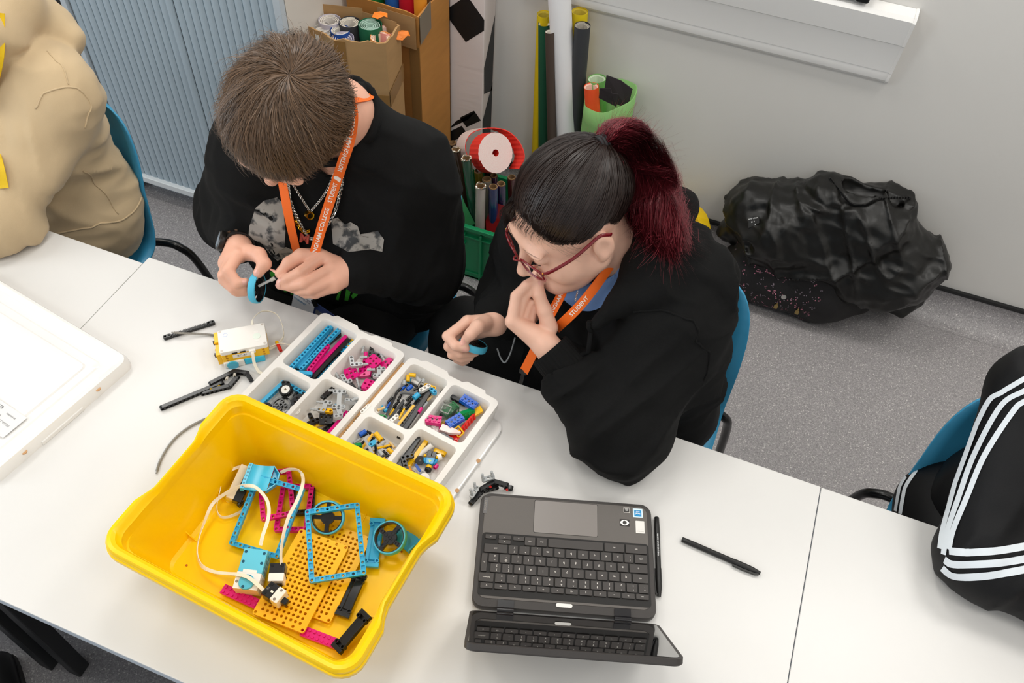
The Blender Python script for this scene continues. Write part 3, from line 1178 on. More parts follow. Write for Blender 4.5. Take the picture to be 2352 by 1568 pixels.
# ---------------------------------------------------------------- rucksack with a puffer jacket thrown over it
def sd_bag(P):
 d = cone(P, (0.10, 2.11, 0.09), (0.36, 2.11, 0.10), 0.092, 0.10)
 d = smin(d, cone(P, (0.14, 2.13, 0.2), (0.34, 2.13, 0.22), 0.085, 0.09), 0.05)
 d = smin(d, cone(P, (0.36, 2.12, 0.08), (0.47, 2.16, 0.07), 0.08, 0.06), 0.05)
 d = np.maximum(d, 0.002 - P[:, 2])
 return d + 0.005 * vnoise(P, 18, 3)


def sd_jacket(P):
 d = cone(P, (0.09, 2.17, 0.30), (0.40, 2.17, 0.36), 0.085, 0.085)
 d = smin(d, cone(P, (0.02, 2.16, 0.19), (0.18, 2.12, 0.27), 0.028, 0.085), 0.05)      # left corner
 d = smin(d, cone(P, (0.40, 2.17, 0.36), (0.56, 2.18, 0.25), 0.085, 0.09), 0.06)
 d = smin(d, cone(P, (0.55, 2.18, 0.26), (0.58, 2.2, 0.11), 0.082, 0.055), 0.06)
 d = smin(d, cone(P, (0.15, 2.10, 0.255), (0.50, 2.10, 0.215), 0.06, 0.07), 0.07)
 d = smin(d, cone(P, (0.24, 2.2, 0.40), (0.30, 2.21, 0.435), 0.05, 0.028), 0.05)       # collar point
 d = smin(d, cone(P, (0.34, 2.215, 0.39), (0.47, 2.22, 0.40), 0.04, 0.035), 0.04)
 d = np.maximum(d, -(cone(P, (0.31, 2.19, 0.45), (0.46, 2.185, 0.445), 0.036, 0.03)))    # neck opening
 d = np.maximum(d, P[:, 1] - 2.28)
 d = np.maximum(d, 0.04 - P[:, 2])
 d = d - 0.022 * np.clip(folds(P, (0.45, 0.25, -0.85), 13, 4, 2), 0, 1) ** 1.6 - 0.012 * np.clip(folds(P, (0.8, 0.1, 0.5), 17, 5, 5), 0, 1) ** 1.6 - 0.004 * folds(P, (0.1, 0.3, 0.9), 34, 12, 6)
 return d + 0.004 * vnoise(P, 40, 1)


bag = thing('rucksack', 'black floral rucksack on the floor under the jacket', 'bag')
V, F = sdf_mesh(sd_bag, (-0.05, 1.95, -0.01), (0.62, 2.3, 0.34), 0.006)
mesh_np('bag_body', V, F, mat('bag_black', 0x131112, 0.65, bump=0.2, bscale=700), True, bag)
bv = bvh_of(bag.children[0])
rnd = random.Random(11)
mbp = [MB(), MB()]
for k in range(150):
 x, z = rnd.uniform(0.05, 0.345), rnd.uniform(0.015, 0.22)
 h = bv.ray_cast(Vector((x, 1.8, z)), Vector((0, 1, 0)))
 if h[0] is None:
  continue
 p, n = h[0], h[1]
 u, w_ = frame_for(n)
 q = k % 2
 for j in range(3):
  c = p + u * rnd.uniform(-0.006, 0.006) + w_ * rnd.uniform(-0.006, 0.006) + n * 0.0012
  r = rnd.uniform(0.0010, 0.0024)
  mbp[q].add([c + (u * math.cos(a) + w_ * math.sin(a)) * r for a in [2 * PI * i / 6 for i in range(6)]], [tuple(range(6))])
o = mbp[0].build('flower_print', mat('print_pink', 0xC77F93, 0.6), bag)
o['kind'] = 'stuff'
o = mbp[1].build('flower_print', mat('print_mauve', 0x8B7C88, 0.6), bag)
o['kind'] = 'stuff'
for px, s in ((0.232, 1), (0.30, 1)):
 h = bv.ray_cast(Vector((px, 1.8, 0.07)), Vector((0, 1, 0)))
 mb = MB()
 p = h[0]
 mb.prism(rrect(-0.006, -0.012, 0.006, 0.012, 0.004, 3), 0, 0.002)
 mb.cyl((0, 0.012, 0.001), (0, 0.020, 0.001), 0.0022)
 u = Vector((1, 0, 0))
 n = h[1]
 o = mb.build('zip_pull', mat('brass', 0xA58E58, 0.3, metal=1.0), bag)
 o.matrix_local = Matrix.Translation(p + n * 0.003) @ n.to_track_quat('Z', 'Y').to_matrix().to_4x4()
mb = MB()
h = bv.ray_cast(Vector((0.243, 1.8, 0.115)), Vector((0, 1, 0)))
mb.lathe([(0.0, 0.0), (0.008, 0.0), (0.008, 0.002), (0.0, 0.003)], tuple(h[0]), 14, axis=h[1].to_track_quat('Z', 'Y').to_matrix())
mb.build('snap_button', mat('nickel', 0xC9C6C0, 0.3, metal=0.9), bag)

jk = thing('puffer_jacket', 'black padded jacket with open zip thrown over the rucksack', 'jacket')
V, F = sdf_mesh(sd_jacket, (-0.06, 1.97, 0.02), (0.72, 2.3, 0.5), 0.005)
mesh_np('shell_fabric', V, F, mat('jacket_nylon', 0x0F0E0C, 0.40, bump=0.35, bscale=45), True, jk)
jb = bvh_of(jk.children[0])
zp = [Vector(p) for p in spline(drape(jb, [(.2457,2.19,.4624), (.2898,2.17,.4351), (.3285,2.15,.4228), (.3632,2.15,.4321), (.3941,2.15,.4668), (.4757,2.16,.4917)], (0.108, 0.796, -0.595), 0.004), 60)]
mb = MB()
mb.tube(zp, 0.003, 6)
for i in range(1, 59):
 t = (zp[i + 1] - zp[i - 1]).normalized()
 u, w_ = frame_for(t)
 mb.box(tuple(zp[i] + Vector((0, -0.001, 0.003))), (0.003, 0.006, 0.005))
mb.build('zip', mat('zip_black', 0x0C0C0C, 0.3), jk)
mb = MB()
tb = [on_surface(jb, p, 0.002) for p in ((.0655,2.08,.3216), (.0904,2.08,.3434), (.1083,2.07,.3194), (.0831,2.07,.2989))]
mb.add(tb + [p + Vector((0, -0.001, 0.001)) for p in tb], [(0, 1, 2, 3), (7, 6, 5, 4), (0, 4, 5, 1), (1, 5, 6, 2), (2, 6, 7, 3), (3, 7, 4, 0)])
mb.build('care_label', mat('label_black', 0x101010, 0.5), jk)
mb = MB()
lp = sum(tb, Vector()) / 4
e1 = (tb[1] - tb[0]).normalized()
nn = (tb[1] - tb[0]).cross(tb[3] - tb[0]).normalized()
if nn.y > 0:
 nn = -nn
e2 = nn.cross(e1)
M = Matrix.Translation(lp + nn * 0.004) @ Matrix((e1, e2, nn)).transposed().to_4x4()
put_text(mb, 'NEW LOOK', 0.0055, M @ Matrix.Translation((0, 0.009, 0)), 0.01)
put_text(mb, 'M  8', 0.006, M @ Matrix.Translation((-0.002, -0.001, 0)), 0.02)
put_text(mb, '8', 0.005, M @ Matrix.Translation((0.004, -0.010, 0)), 0.03)
mb.build('label_text', mat('label_white', 0xDDDDDD, 0.5), jk)
mb = MB()
mb.tube(spline([(.5659,2.12,.1971), (.5717,2.1,.1599), (.5916,2.09,.1649)], 10), 0.006, 6, flat=0.4)
mb.build('tab', M_BLACK, jk)

# ================================================================ LAPTOP, PENS, BIG LID
TZ = 0.74
M_LAP = mat('laptop_plastic', 0x625D59, 0.45, bump=0.06, bscale=900)
M_LAPD = mat('laptop_bumper', 0x3A3634, 0.5, bump=0.05, bscale=900)
M_KEY = mat('key_plastic', 0x403C3A, 0.5)
M_LEG = mat('key_legend', 0xE6E1DA, 0.6)

lap = thing('laptop', 'dark grey open laptop with rounded corners turned away from the camera', 'laptop', (-0.0782, 0.619, TZ), math.radians(17.9))
LW, LD = 0.292, 0.201
# local frame: +y is the front (trackpad) edge
mb = MB()
out = rrect(-LW / 2, -LD / 2, LW / 2, LD / 2, 0.017, 6)
mb.loft([[(x * 0.985, y * 0.985, 0.002) for x, y in out], [(x, y, 0.006) for x, y in out], [(x, y, 0.0145) for x, y in out], [(x * 0.992, y * 0.99, 0.0175) for x, y in out]])
mb.build('base', M_LAPD, lap, auto=35)
mb = MB()
out2 = rrect(-LW / 2 + 0.008, -LD / 2 + 0.014, LW / 2 - 0.008, LD / 2 - 0.006, 0.013, 6)
mb.prism(out2, 0.0172, 0.0183)
mb.build('palm_deck', M_LAP, lap, bevel=0.0005)
mb = MB()
mb.prism(rrect(-0.138, -0.0825, 0.138, 0.026, 0.006, 4), 0.0181, 0.0185)
mb.build('keyboard_well', mat('well_black', 0x1B1918, 0.6), lap)
mb = MB()
mb.prism(rrect(-0.0535, 0.0325, 0.0535, 0.0925, 0.003, 3), 0.0181, 0.0187)
mb.build('trackpad', mat('trackpad_grey', 0x837D79, 0.3), lap, bevel=0.0004)
mb = MB()
o3 = rrect(-0.0541, 0.0319, 0.0541, 0.0931, 0.003, 3)
mb.prism(o3, 0.0180, 0.01845)
mb.build('trackpad_groove', mat('well_black', 0x1B1918, 0.6), lap)

# keys: typed from the user's side, whose left is local +x; rows run from the trackpad towards the hinge
KT = 0.0208
legend = MB()


def key(xc, yc, w, d, txt='', sub='', size=0.0056):
 k = MB()
 k.prism(rrect(-w / 2, -d / 2, w / 2, d / 2, 0.0012, 2), 0.0183, KT)
 k.build('key', M_KEY, lap, bevel=0.0005, bseg=1, loc=(xc, yc, 0))
 M = Matrix.Translation((xc, yc, KT + 0.0001)) @ Matrix.Rotation(PI, 4, 'Z')
 if sub:
  put_text(legend, txt, size * 0.8, M @ Matrix.Translation((-w * 0.12, -d * 0.22, 0)), 0.01)
  put_text(legend, sub, size * 0.8, M @ Matrix.Translation((-w * 0.12, d * 0.24, 0)), 0.01)
 elif txt:
  put_text(legend, txt, size, M, 0.01)


def row(y, d, items, x_left=0.1355):
 """items: (width, text, sub); laid from the user's left (+x) to the right"""
 x = x_left
 for it in items:
  w = it[0]
  if len(it) > 1:
   key(x - w / 2, y, w - 0.0022, d, *it[1:])
  x -= w


ROWH = 0.0168
W1 = 0.0192
y0 = 0.0145
rw = lambda s: [(W1, c) for c in s]
# bottom row (nearest the trackpad)
row(y0, 0.0150, [(0.0370, 'ctrl', '', 0.0034), (0.0352, 'alt', '', 0.0034), (0.0930, ''), (0.0192, 'alt gr', '', 0.0028), (0.0195, 'ctrl', '', 0.0032)])
for i, (cx, cy, g) in enumerate(((-0.0775, y0 + 0.0035, '<'), (-0.1005, y0 + 0.0040, '^'), (-0.1005, y0 - 0.0040, 'v'), (-0.1235, y0 + 0.0035, '>'))):
 key(cx, cy, 0.0185 if i in (0, 3) else 0.0205, 0.0075, g, '', 0.0034)
row(y0 - ROWH, 0.0150, [(0.0225, 'shift', '', 0.0032), (0.0170, '\\', '|')] + rw('zxcvbnm') + [(W1, ',', '<'), (W1, '.', '>'), (0.0175, '/', '?'), (0.0400, 'shift', '', 0.0032)])
row(y0 - 2 * ROWH, 0.0150, [(0.0320, 'Q', '', 0.003)] + rw('asdfghjkl') + [(W1, ';', ':'), (W1, "'", '@'), (0.0178, '#', '~')])
row(y0 - 3 * ROWH, 0.0150, [(0.0270, 'tab', '', 0.0032)] + rw('qwertyuiop') + [(W1, '[', '{'), (W1, ']', '}')])
row(y0 - 4 * ROWH, 0.0150, [(0.0180, '`', '~')] + [(W1, a, b) for a, b in zip('1234567890-=', '!"£$%^&*()_+')] + [(0.0262, 'backspace', '', 0.0028)])
row(y0 - 4 * ROWH - 0.0138, 0.0092, [(0.0226, g, '', 0.003) for g in ('esc', '<-', '->', 'C', '[]', '=[]', 'o', 'O', '<', '<|', '<))', 'Q')])
key(-0.1312, y0 - 2.5 * ROWH, 0.0098, 0.0315, '<-', '', 0.0034)
o = legend.build('key_legend', M_LEG, lap)
o['kind'] = 'stuff'
# status strip near the hinge, stickers, engraved maker's plate
mb = MB()
mb.prism(rrect(-0.013, -0.0925, 0.013, -0.0862, 0.003, 4), 0.0183, 0.0187)
mb.build('camera_bar', mat('sticker_white', 0xF4F2EE, 0.3), lap)


def sticker(name, x, y, w, d, col, lines=(), tcol=0xFFFFFF, z=0.0184, rotz=PI, inner=None):
 mb = MB()
 mb.prism(rrect(-w / 2, -d / 2, w / 2, d / 2, 0.0008, 2), 0, 0.0002)
 s = mb.build(name, mat('sticker_%06x' % col, col, 0.3), lap, loc=(x, y, z))
 mt = MB()
 for t, sz, tx, ty, b in lines:
  put_text(mt, t, sz, Matrix.Translation((0, 0, 0.0003)) @ Matrix.Rotation(rotz, 4, 'Z') @ Matrix.Translation((tx, ty, 0)), b)
 if lines:
  mt.build('sticker_text', mat('ink_%06x' % tcol, tcol, 0.5), s)
 return s


s = sticker('sticker', 0.1225, 0.0825, 0.0165, 0.0165, 0xDDEFF8)
mb = MB()
mb.prism(rrect(-0.0060, -0.0065, 0.0062, 0.0052, 0.0004, 2), 0.0002, 0.0004)
i_ = mb.build('sticker_square', mat('ink_blue', 0x1C8FCB, 0.35), s)
mb = MB()
put_text(mb, 'intel', 0.0048, Matrix.Translation((0, -0.0015, 0.0006)) @ Matrix.Rotation(PI, 4, 'Z'), 0.015)
put_text(mb, 'INSIDE', 0.0022, Matrix.Translation((0, 0.0028, 0.0006)) @ Matrix.Rotation(PI, 4, 'Z'), 0.01)
mb.build('sticker_text', mat('ink_ffffff', 0xFFFFFF, 0.5), s)
sticker('sticker', 0.1255, 0.0565, 0.0150, 0.0225, 0xE9E6E1, (('chromebook', 0.0022, 0, 0.008, 0.01), ('________', 0.0026, 0, 0.005, 0.0)), 0x9A958F)
s = sticker('sticker', 0.1035, 0.0865, 0.0105, 0.0100, 0xD6D1CB)
mb = MB()
mb.prism(rrect(-0.0045, -0.0042, 0.0045, 0.0042, 0.0004, 2), 0.0002, 0.0004)
mb.build('sticker_square', mat('ink_dark', 0x3A3735, 0.5), s)
mb = MB()
for k in range(4):
 mb.box((0, 0.0030 - 0.0014 * k, 0.0005), (0.007 - 0.001 * k, 0.0005, 0.0002))
mb.build('sticker_text', mat('sticker_white', 0xF4F2EE, 0.3), s)
s = sticker('sticker', 0.0995, 0.0625, 0.0165, 0.0130, 0x332F2D)
mb = MB()
eye = [(-0.0075, 0)] + [(0.0075 * math.sin(a), 0.0052 * math.cos(a) ** 1.4) for a in np.linspace(-1.3, 1.3, 9)] + [(0.0075, 0)]
eye = eye + [(x, -y) for x, y in eye[::-1][1:-1]]
mb.prism(eye, 0.0002, 0.0004)
mb.build('eye_mark', mat('sticker_white', 0xF4F2EE, 0.3), s)
mb = MB()
mb.lathe([(0.0, 0.0004), (0.0034, 0.0004), (0.0034, 0.0006), (0, 0.0006)], (0, 0, 0), 16)
mb.build('eye_pupil', mat('ink_dark', 0x3A3735, 0.5), s)
s = sticker('maker_plate', -0.1365, 0.0755, 0.0065, 0.030, 0x3B3634, (('Lenovo', 0.0066, 0, 0, 0.01),), 0x8E8780, rotz=-PI / 2)

# hinges
for sx in (-1, 1):
 mb = MB()
 mb.tube([(sx * 0.092 - 0.013, -LD / 2 - 0.004, 0.016), (sx * 0.092 + 0.013, -LD / 2 - 0.004, 0.016)], 0.0062, 14)
 mb.box((sx * 0.092, -LD / 2 + 0.006, 0.0165), (0.026, 0.014, 0.006))
 mb.build('hinge', mat('hinge_black', 0x1E1D20, 0.25), lap, auto=40)
 mb = MB()
 mb.box((sx * 0.092, -LD / 2 - 0.0105, 0.0165), (0.0262, 0.0018, 0.0035))
 mb.build('hinge_trim', mat('chrome', 0xD8D8DA, 0.15, metal=1.0), lap)
# screen half, leaning back
lid_a = math.radians(56)
lid = MB()
out = rrect(-LW / 2 - 0.001, 0.004, LW / 2 + 0.001, 0.199, 0.014, 6)
ML = Matrix.Translation((0, -LD / 2 - 0.006, 0.018)) @ Matrix.Rotation(PI, 4, 'Z') @ Matrix.Rotation(lid_a, 4, 'X')
lid.M = ML
lid.loft([[(x, y, 0.0) for x, y in out], [(x, y, -0.008) for x, y in out], [(x * 0.985, 0.1 + (y - 0.1) * 0.98, -0.0105) for x, y in out]])
lo_ = lid.build('screen_lid', M_LAPD, lap, auto=35)
g = MB()
g.M = ML
g.prism(rrect(-LW / 2 + 0.004, 0.010, LW / 2 - 0.004, 0.194, 0.009, 5), 0.0001, 0.0006)
gm = mat('screen_glass', 0x08090B, 0.03, spec=1.0, coat=1.0)
g.build('screen', gm, lap)

# pens
def pen(label, a, b, r, txt=None, clip=0.3):
 """a = barrel end, b = cap end"""
 a, b = Vector(a), Vector(b)
 a.z = b.z = TZ + r
 L = (b - a).length
 t = thing('pen', label, 'pen', a)
 d = (b - a).normalized()
 t.rotation_euler = (0, 0, math.atan2(d.y, d.x))
 M_P = mat('pen_black', 0x1A1918, 0.4)
 mb = MB()
 mb.M = Matrix.Rotation(PI / 2, 4, 'Y')
 mb.lathe([(0.0, 0.0), (r * 0.72, 0.0), (r * 0.82, 0.001), (r * 0.9, 0.02), (r * 0.9, L * 0.68)], seg=16)
 mb.build('barrel', M_P, t, auto=40)
 mb = MB()
 mb.M = Matrix.Rotation(PI / 2, 4, 'Y')
 mb.lathe([(r * 0.8, L * 0.66), (r, L * 0.661), (r * 1.02, L * 0.8), (r * 0.95, L * 0.9), (r * 0.55, L), (0, L)], seg=16)
 mb.build('cap', M_P, t, auto=40)
 mb = MB()
 s = -1
 mb.loft([[(L * f, s * (r * 0.9 + o - 0.0016), -0.0016), (L * f, s * (r * 0.9 + o + 0.0010), -0.0016), (L * f, s * (r * 0.9 + o + 0.0010), 0.0016), (L * f, s * (r * 0.9 + o - 0.0016), 0.0016)] for f, o in ((0.665, 0.0022), (0.8, 0.0026), (0.95, 0.0012), (0.985, -0.001))])
 mb.build('clip', M_P, t)
 if txt:
  mb = MB()
  put_text(mb, txt, 0.0033, Matrix.Translation((L * 0.37, 0.0002, r * 0.9 + 0.0002)) @ Matrix.Rotation(PI, 4, 'Z'), 0.02)
  mb.build('pen_text', mat('label_white', 0xDDDDDD, 0.5), t)
 return t


pen('black felt pen with white print lying against the laptop side', (.0455,.7473,.745), (.086,.6118,.745), 0.0052, 'FINE LINER BLACK INK PEN')
pen('black capped pen lying alone on the table right of the laptop', (.0958,.7244,.745), (.2315,.715,.745), 0.0052)

# big white storage lid on the left
lidw = thing('plastic_cover', 'large glossy white plastic lid with stepped top and printed label', 'lid', (0, 0, 0))
ex = Vector((math.cos(math.radians(-10)), math.sin(math.radians(-10)), 0))
ey = Vector((-ex.y, ex.x, 0))
c = Vector((-0.963, 0.675, 0)) - ex * 0.2145 - ey * 0.156
lidw.location = (c.x, c.y, TZ)
lidw.rotation_euler = (0, 0, math.radians(-10))
M_LID = mat('glossy_white', 0xF1EFEC, 0.12, coat=0.4)
mb = MB()


def ring_at(hw, hd, r, z):
 return [(x, y, z) for x, y in rrect(-hw, -hd, hw, hd, r, 5)]


mb.loft([ring_at(0.2165, 0.1575, 0.02, 0.0), ring_at(0.2155, 0.1565, 0.02, 0.016), ring_at(0.2115, 0.1525, 0.018, 0.0235), ring_at(0.206, 0.147, 0.017, 0.0245), ring_at(0.198, 0.139, 0.015, 0.0185),
   ring_at(0.178, 0.119, 0.012, 0.0165), ring_at(0.175, 0.116, 0.012, 0.0185), ring_at(0.160, 0.101, 0.010, 0.0185), ring_at(0.157, 0.098, 0.010, 0.021), ring_at(0.135, 0.08, 0.008, 0.0215), ring_at(0.132, 0.077, 0.008, 0.020)])
lb = mb.build('lid_shell', M_LID, lidw, auto=28)
for yy in (0.075, -0.085):
 mb = MB()
 mb.lathe([(0.0, 0.0), (0.0055, 0.0), (0.0055, 0.002), (0, 0.0022)], (0.2135, yy, 0.0150), 12)
 mb.build('notch', mat('notch_tan', 0xC99A6B, 0.5), lidw)
mb = MB()
mb.box((0.2165, -0.01, 0.0045), (0.004, 0.09, 0.009))
mb.build('side_lip', M_LID, lidw, bevel=0.001)
mb = MB()
mb.box((0.122, -0.062, 0.0220), (0.088, 0.050, 0.0004), rot=(0, 0, 0))
lab = mb.build('printed_label', mat('label_paper', 0xE4E3E2, 0.35), lidw)
mb = MB()
LT = lambda x, y: Matrix.Translation((x + 0.035, y, 0.0224))
put_text(mb, '45678', 0.0088, LT(0.068, -0.046), 0.005)
put_text(mb, 'Item: 6254049', 0.0058, LT(0.073, -0.0595), 0.01)
put_text(mb, 'VERSION: 05', 0.0042, LT(0.105, -0.050), 0.01)
put_text(mb, '41TO2', 0.0058, LT(0.112, -0.0665), 0.0)
put_text(mb, '5 702016 376319', 0.0040, LT(0.074, -0.0835), 0.01)
rb = random.Random(5)
x = 0.085
while x < 0.135:
 w_ = rb.choice((0.0005, 0.0008, 0.0012))
 mb.box((x, -0.0735, 0.0223), (w_, 0.014, 0.0003))
 x += w_ + rb.choice((0.0006, 0.0009, 0.0013))
mb.box((0.114, -0.0645, 0.0223), (0.066, 0.0005, 0.0003))
for q in ((0.072, -0.047, 0.012, 0.0005), (0.0782, -0.053, 0.0005, 0.012), (0.072, -0.059, 0.012, 0.0005)):
 mb.box((q[0], q[1], 0.0223), (q[2], q[3], 0.0003))
mb.build('label_print', mat('ink_grey', 0x6B6A6A, 0.6), lab)

# ================================================================ CONSTRUCTION KIT: prototypes
U = 0.008
C_AZ, C_MG, C_BK, C_LG, C_YE, C_BL, C_GN, C_RD, C_WH, C_TN, C_DG, C_OR = 0x35A9D6, 0xDB0A78, 0x1C1C1D, 0xB4B7B8, 0xF6BE08, 0x0F5AC4, 0x0A8A43, 0xE2281E, 0xEFEBE4, 0xDDBB7E, 0x3B3D40, 0xF59A12


def pm(col):
 return mat('brick_plastic_%06x' % col, col, 0.24, spec=0.5)


MESH = {}


def cells(types, t, r=0.0024, seg=4, z0=0.0):
 """plate or beam on an 8 mm grid; types maps (i, j) to 'h' hole, 's' solid, 'p' pocket, 'x' axle hole"""
 mb = MB()
 N = 4 * seg
 for (i, j), ty in types.items():
  cx, cy = i * U, j * U
  nb = {0: (i + 1, j) in types, 1: (i, j + 1) in types, 2: (i - 1, j) in types, 3: (i, j - 1) in types}
  outer, inner = [], []
  for k in range(N):
   a = 2 * PI * k / N
   q = k // seg
   ca, sa = math.cos(a), math.sin(a)
   free = not nb[q] and not nb[(q + 1) % 4]
   if k % seg == 0:
    rad = U / 2
   elif free:
    rad = U / 2
   else:
    rad = U / 2 / max(abs(ca), abs(sa))
   outer.append((cx + rad * ca, cy + rad * sa))
   ri = r
   if ty == 'x':
    ri = r if k % seg == 0 else r * (0.62 if k % seg == seg // 2 else 0.9)
   elif ty == 'p':
    ri = 0.0028 / max(abs(ca), abs(sa))
   inner.append((cx + ri * ca, cy + ri * sa))
  top, bot = z0 + t, z0
  b = len(mb.v)
  o = lambda pts, z: [(x, y, z) for x, y in pts]
  vs = o(outer, top) + o(outer, bot)
  fs = []
  if ty != 's':
   zb = bot if ty in 'hx' else top - 0.0022
   vs += o(inner, top) + o(inner, zb)
  for k in range(N):
   k2 = (k + 1) % N
   if ty == 's':
    pass
   else:
    fs.append((k, k2, 2 * N + k2, 2 * N + k))
    fs.append((2 * N + k, 2 * N + k2, 3 * N + k2, 3 * N + k))
    if ty in 'hx':
     fs.append((N + k2, N + k, 3 * N + k, 3 * N + k2))
   # side wall where the outline is free
   am = 2 * PI * (k + 0.5) / N
   side = int(((am + PI / 4) % (2 * PI)) // (PI / 2))
   q = k // seg
   if not nb[side] or (not nb[q] and not nb[(q + 1) % 4]):
    fs.append((k2, k, N + k, N + k2))
  if ty == 's':
   fs.append(tuple(range(N)))
  if ty == 'p':
   fs.append(tuple(range(3 * N, 4 * N)))
  if ty in 'sp':
   fs.append(tuple(range(2 * N - 1, N - 1, -1)))
  mb.add(vs, fs)
 return mb


def mesh_of(key, make):
 """build a prototype once, keep its mesh"""
 if key not in MESH:
  o = make().build('piece', pm(C_BK), None, auto=35)
  me = o.data
  bm = bmesh.new()
  bm.from_mesh(me)
  bmesh.ops.remove_doubles(bm, verts=bm.verts, dist=1e-6)
  bmesh.ops.recalc_face_normals(bm, faces=bm.faces)
  bm.to_mesh(me)
  bm.free()
  bpy.data.objects.remove(o)
  MESH[key] = me
 return MESH[key]


def coloured(key, make, col):
 k = (key, col)
 if k not in MESH:
  me = mesh_of(key, make).copy()
  me.materials.clear()
  me.materials.append(pm(col))
  MESH[k] = me
 return MESH[k]


def beam_cells(n):
 return {(i, 0): 'h' for i in range(n)}


def mk_beam(n):
 def f():
  mb = cells({(i, 0): 'h' for i in range(n)}, 0.0074, z0=-0.0037)
  mb.v = [(x - (n - 1) * U / 2, y, z) for x, y, z in mb.v]
  return mb
 return f


def centred(types, t):
 def f():
  mb = cells(types, t, z0=-t / 2)
  xs = [p[0] for p in mb.v]
  ys = [p[1] for p in mb.v]
  cx, cy = (min(xs) + max(xs)) / 2, (min(ys) + max(ys)) / 2
  mb.v = [(x - cx, y - cy, z) for x, y, z in mb.v]
  return mb
 return f


def ring_cells(w, h):
 out = {}
 for i in range(w):
  for j in range(h):
   if i in (0, w - 1) or j in (0, h - 1):
    k = i if j in (0, h - 1) else j
    out[(i, j)] = 'h' if k % 2 == 0 or (i in (0, w - 1) and j in (0, h - 1)) else 'p'
 return out


def mk_axle(n):
 def f():
  L = n * U
  a, b = 0.0024, 0.0009
  pr = [(a, b), (b, b), (b, a), (-b, a), (-b, b), (-a, b), (-a, -b), (-b, -b), (-b, -a), (b, -a), (b, -b), (a, -b)]
  return MB().loft([[(x, y, z) for y, z in pr] for x in (-L / 2, L / 2)])
 return f


def mk_pin(L=0.016):
 def f():
  mb = MB()
  mb.M = Matrix.Rotation(PI / 2, 4, 'Y')
  h = L / 2
  mb.lathe([(0.0013, -h), (0.0027, -h), (0.0027, -h + 0.001), (0.0023, -h + 0.0012), (0.0023, -0.0006), (0.0031, -0.0006), (0.0031, 0.0006), (0.0023, 0.0006), (0.0023, h - 0.0012), (0.0027, h - 0.001), (0.0027, h), (0.0013, h)], seg=12)
  return mb
 return f


def mk_tube(L, ro=0.0037, ri=0.0024):
 return lambda: MB().pipe((-L / 2, 0, 0), (L / 2, 0, 0), ro, ri, 16)


def mk_gear(rad, teeth, t=0.0036):
 def f():
  mb = MB()
  n = teeth * 4
  out, inn = [], []
  for k in range(n):
   a = 2 * PI * k / n
   rr = rad if k % 4 in (0, 1) else rad - 0.0016
   out.append((rr * math.cos(a), rr * math.sin(a)))
   ri = rad - 0.0042
   inn.append((ri * math.cos(a), ri * math.sin(a)))
  R = [[(x, y, -t / 2) for x, y in out], [(x, y, t / 2) for x, y in out], [(x, y, t / 2) for x, y in inn], [(x, y, -t / 2) for x, y in inn]]
  nn = len(out)
  vs = [p for r in R for p in r]
  fs = [(i * nn + k, i * nn + (k + 1) % nn, (i + 1) % 4 * nn + (k + 1) % nn, (i + 1) % 4 * nn + k) for i in range(4) for k in range(nn)]
  mb.add(vs, fs)
  for a in range(4):
   c = math.cos(a * PI / 2) * (rad - 0.003) / 2, math.sin(a * PI / 2) * (rad - 0.003) / 2
   mb.box((c[0], c[1], 0), (rad - 0.003, 0.005, t * 0.8), rot=(0, 0, a * PI / 2))
   p = (math.cos(a * PI / 2) * U, math.sin(a * PI / 2) * U)
   if rad > 0.014:
    mb.pipe((p[0], p[1], -t / 2), (p[0], p[1], t / 2 + 0.001), 0.0037, 0.0024, 14)
  mb.pipe((0, 0, -t / 2 - 0.001), (0, 0, t / 2 + 0.0015), 0.0042, 0.0024, 14)
  return mb
 return f


def mk_brick(nx, ny, h=0.0096, holes=False):
 def f():
  mb = MB()
  mb.box((0, 0, h / 2), (nx * U - 0.0002, ny * U - 0.0002, h))
  for i in range(nx):
   for j in range(ny):
    mb.lathe([(0.0, h - 0.0005), (0.0024, h - 0.0005), (0.0024, h + 0.0016), (0.0022, h + 0.0018), (0, h + 0.0018)], ((i - (nx - 1) / 2) * U, (j - (ny - 1) / 2) * U, 0), 14)
  return mb
 return f


def mk_holes_x(nx):
 """the dark cross openings between the studs of a 2-wide brick"""
 def f():
  mb = MB()
  for i in range(nx - 1):
   x = (i - (nx - 2) / 2) * U
   mb.box((x, 0, 0.00962), (0.0046, 0.0016, 0.0002))
   mb.box((x, 0, 0.00962), (0.0016, 0.0046, 0.0002))
  return mb
 return f


def mk_wedge(L, w, h):
 return lambda: MB().loft([[(x, -w / 2, 0), (x, w / 2 * f, 0), (x, w / 2 * f, h * g), (x, -w / 2, h * g)] for x, f, g in ((-L / 2, -0.6, 0.5), (-L / 4, 0.3, 0.9), (0, 0.9, 1), (L / 2, 1, 1))])


def piece(name, key, make, col, loc, rot, label, group=None, cat='building piece'):
 o = bpy.data.objects.new(name, coloured(key, make, col))
 COL.objects.link(o)
 o.location = loc
 o.rotation_euler = rot
 return tag(o, label, cat, group, 'thing')


def along(a, b, roll=0.0):
 """rotation that lays local x along a->b, rolled about that axis"""
 d = (Vector(b) - Vector(a)).normalized()
 yaw = math.atan2(d.y, d.x)
 pitch = -math.asin(d.z)
 return (Matrix.Rotation(yaw, 3, 'Z') @ Matrix.Rotation(pitch, 3, 'Y') @ Matrix.Rotation(roll, 3, 'X')).to_euler()


def mid(a, b):
 return (Vector(a) + Vector(b)) / 2


def beam(a, b, col, label, roll=0.0, group=None, n=None):
 n = n or max(2, round((Vector(b) - Vector(a)).length / U + 1))
 return piece('liftarm', ('beam', n), mk_beam(n), col, mid(a, b), along(a, b, roll), label, group, 'beam')


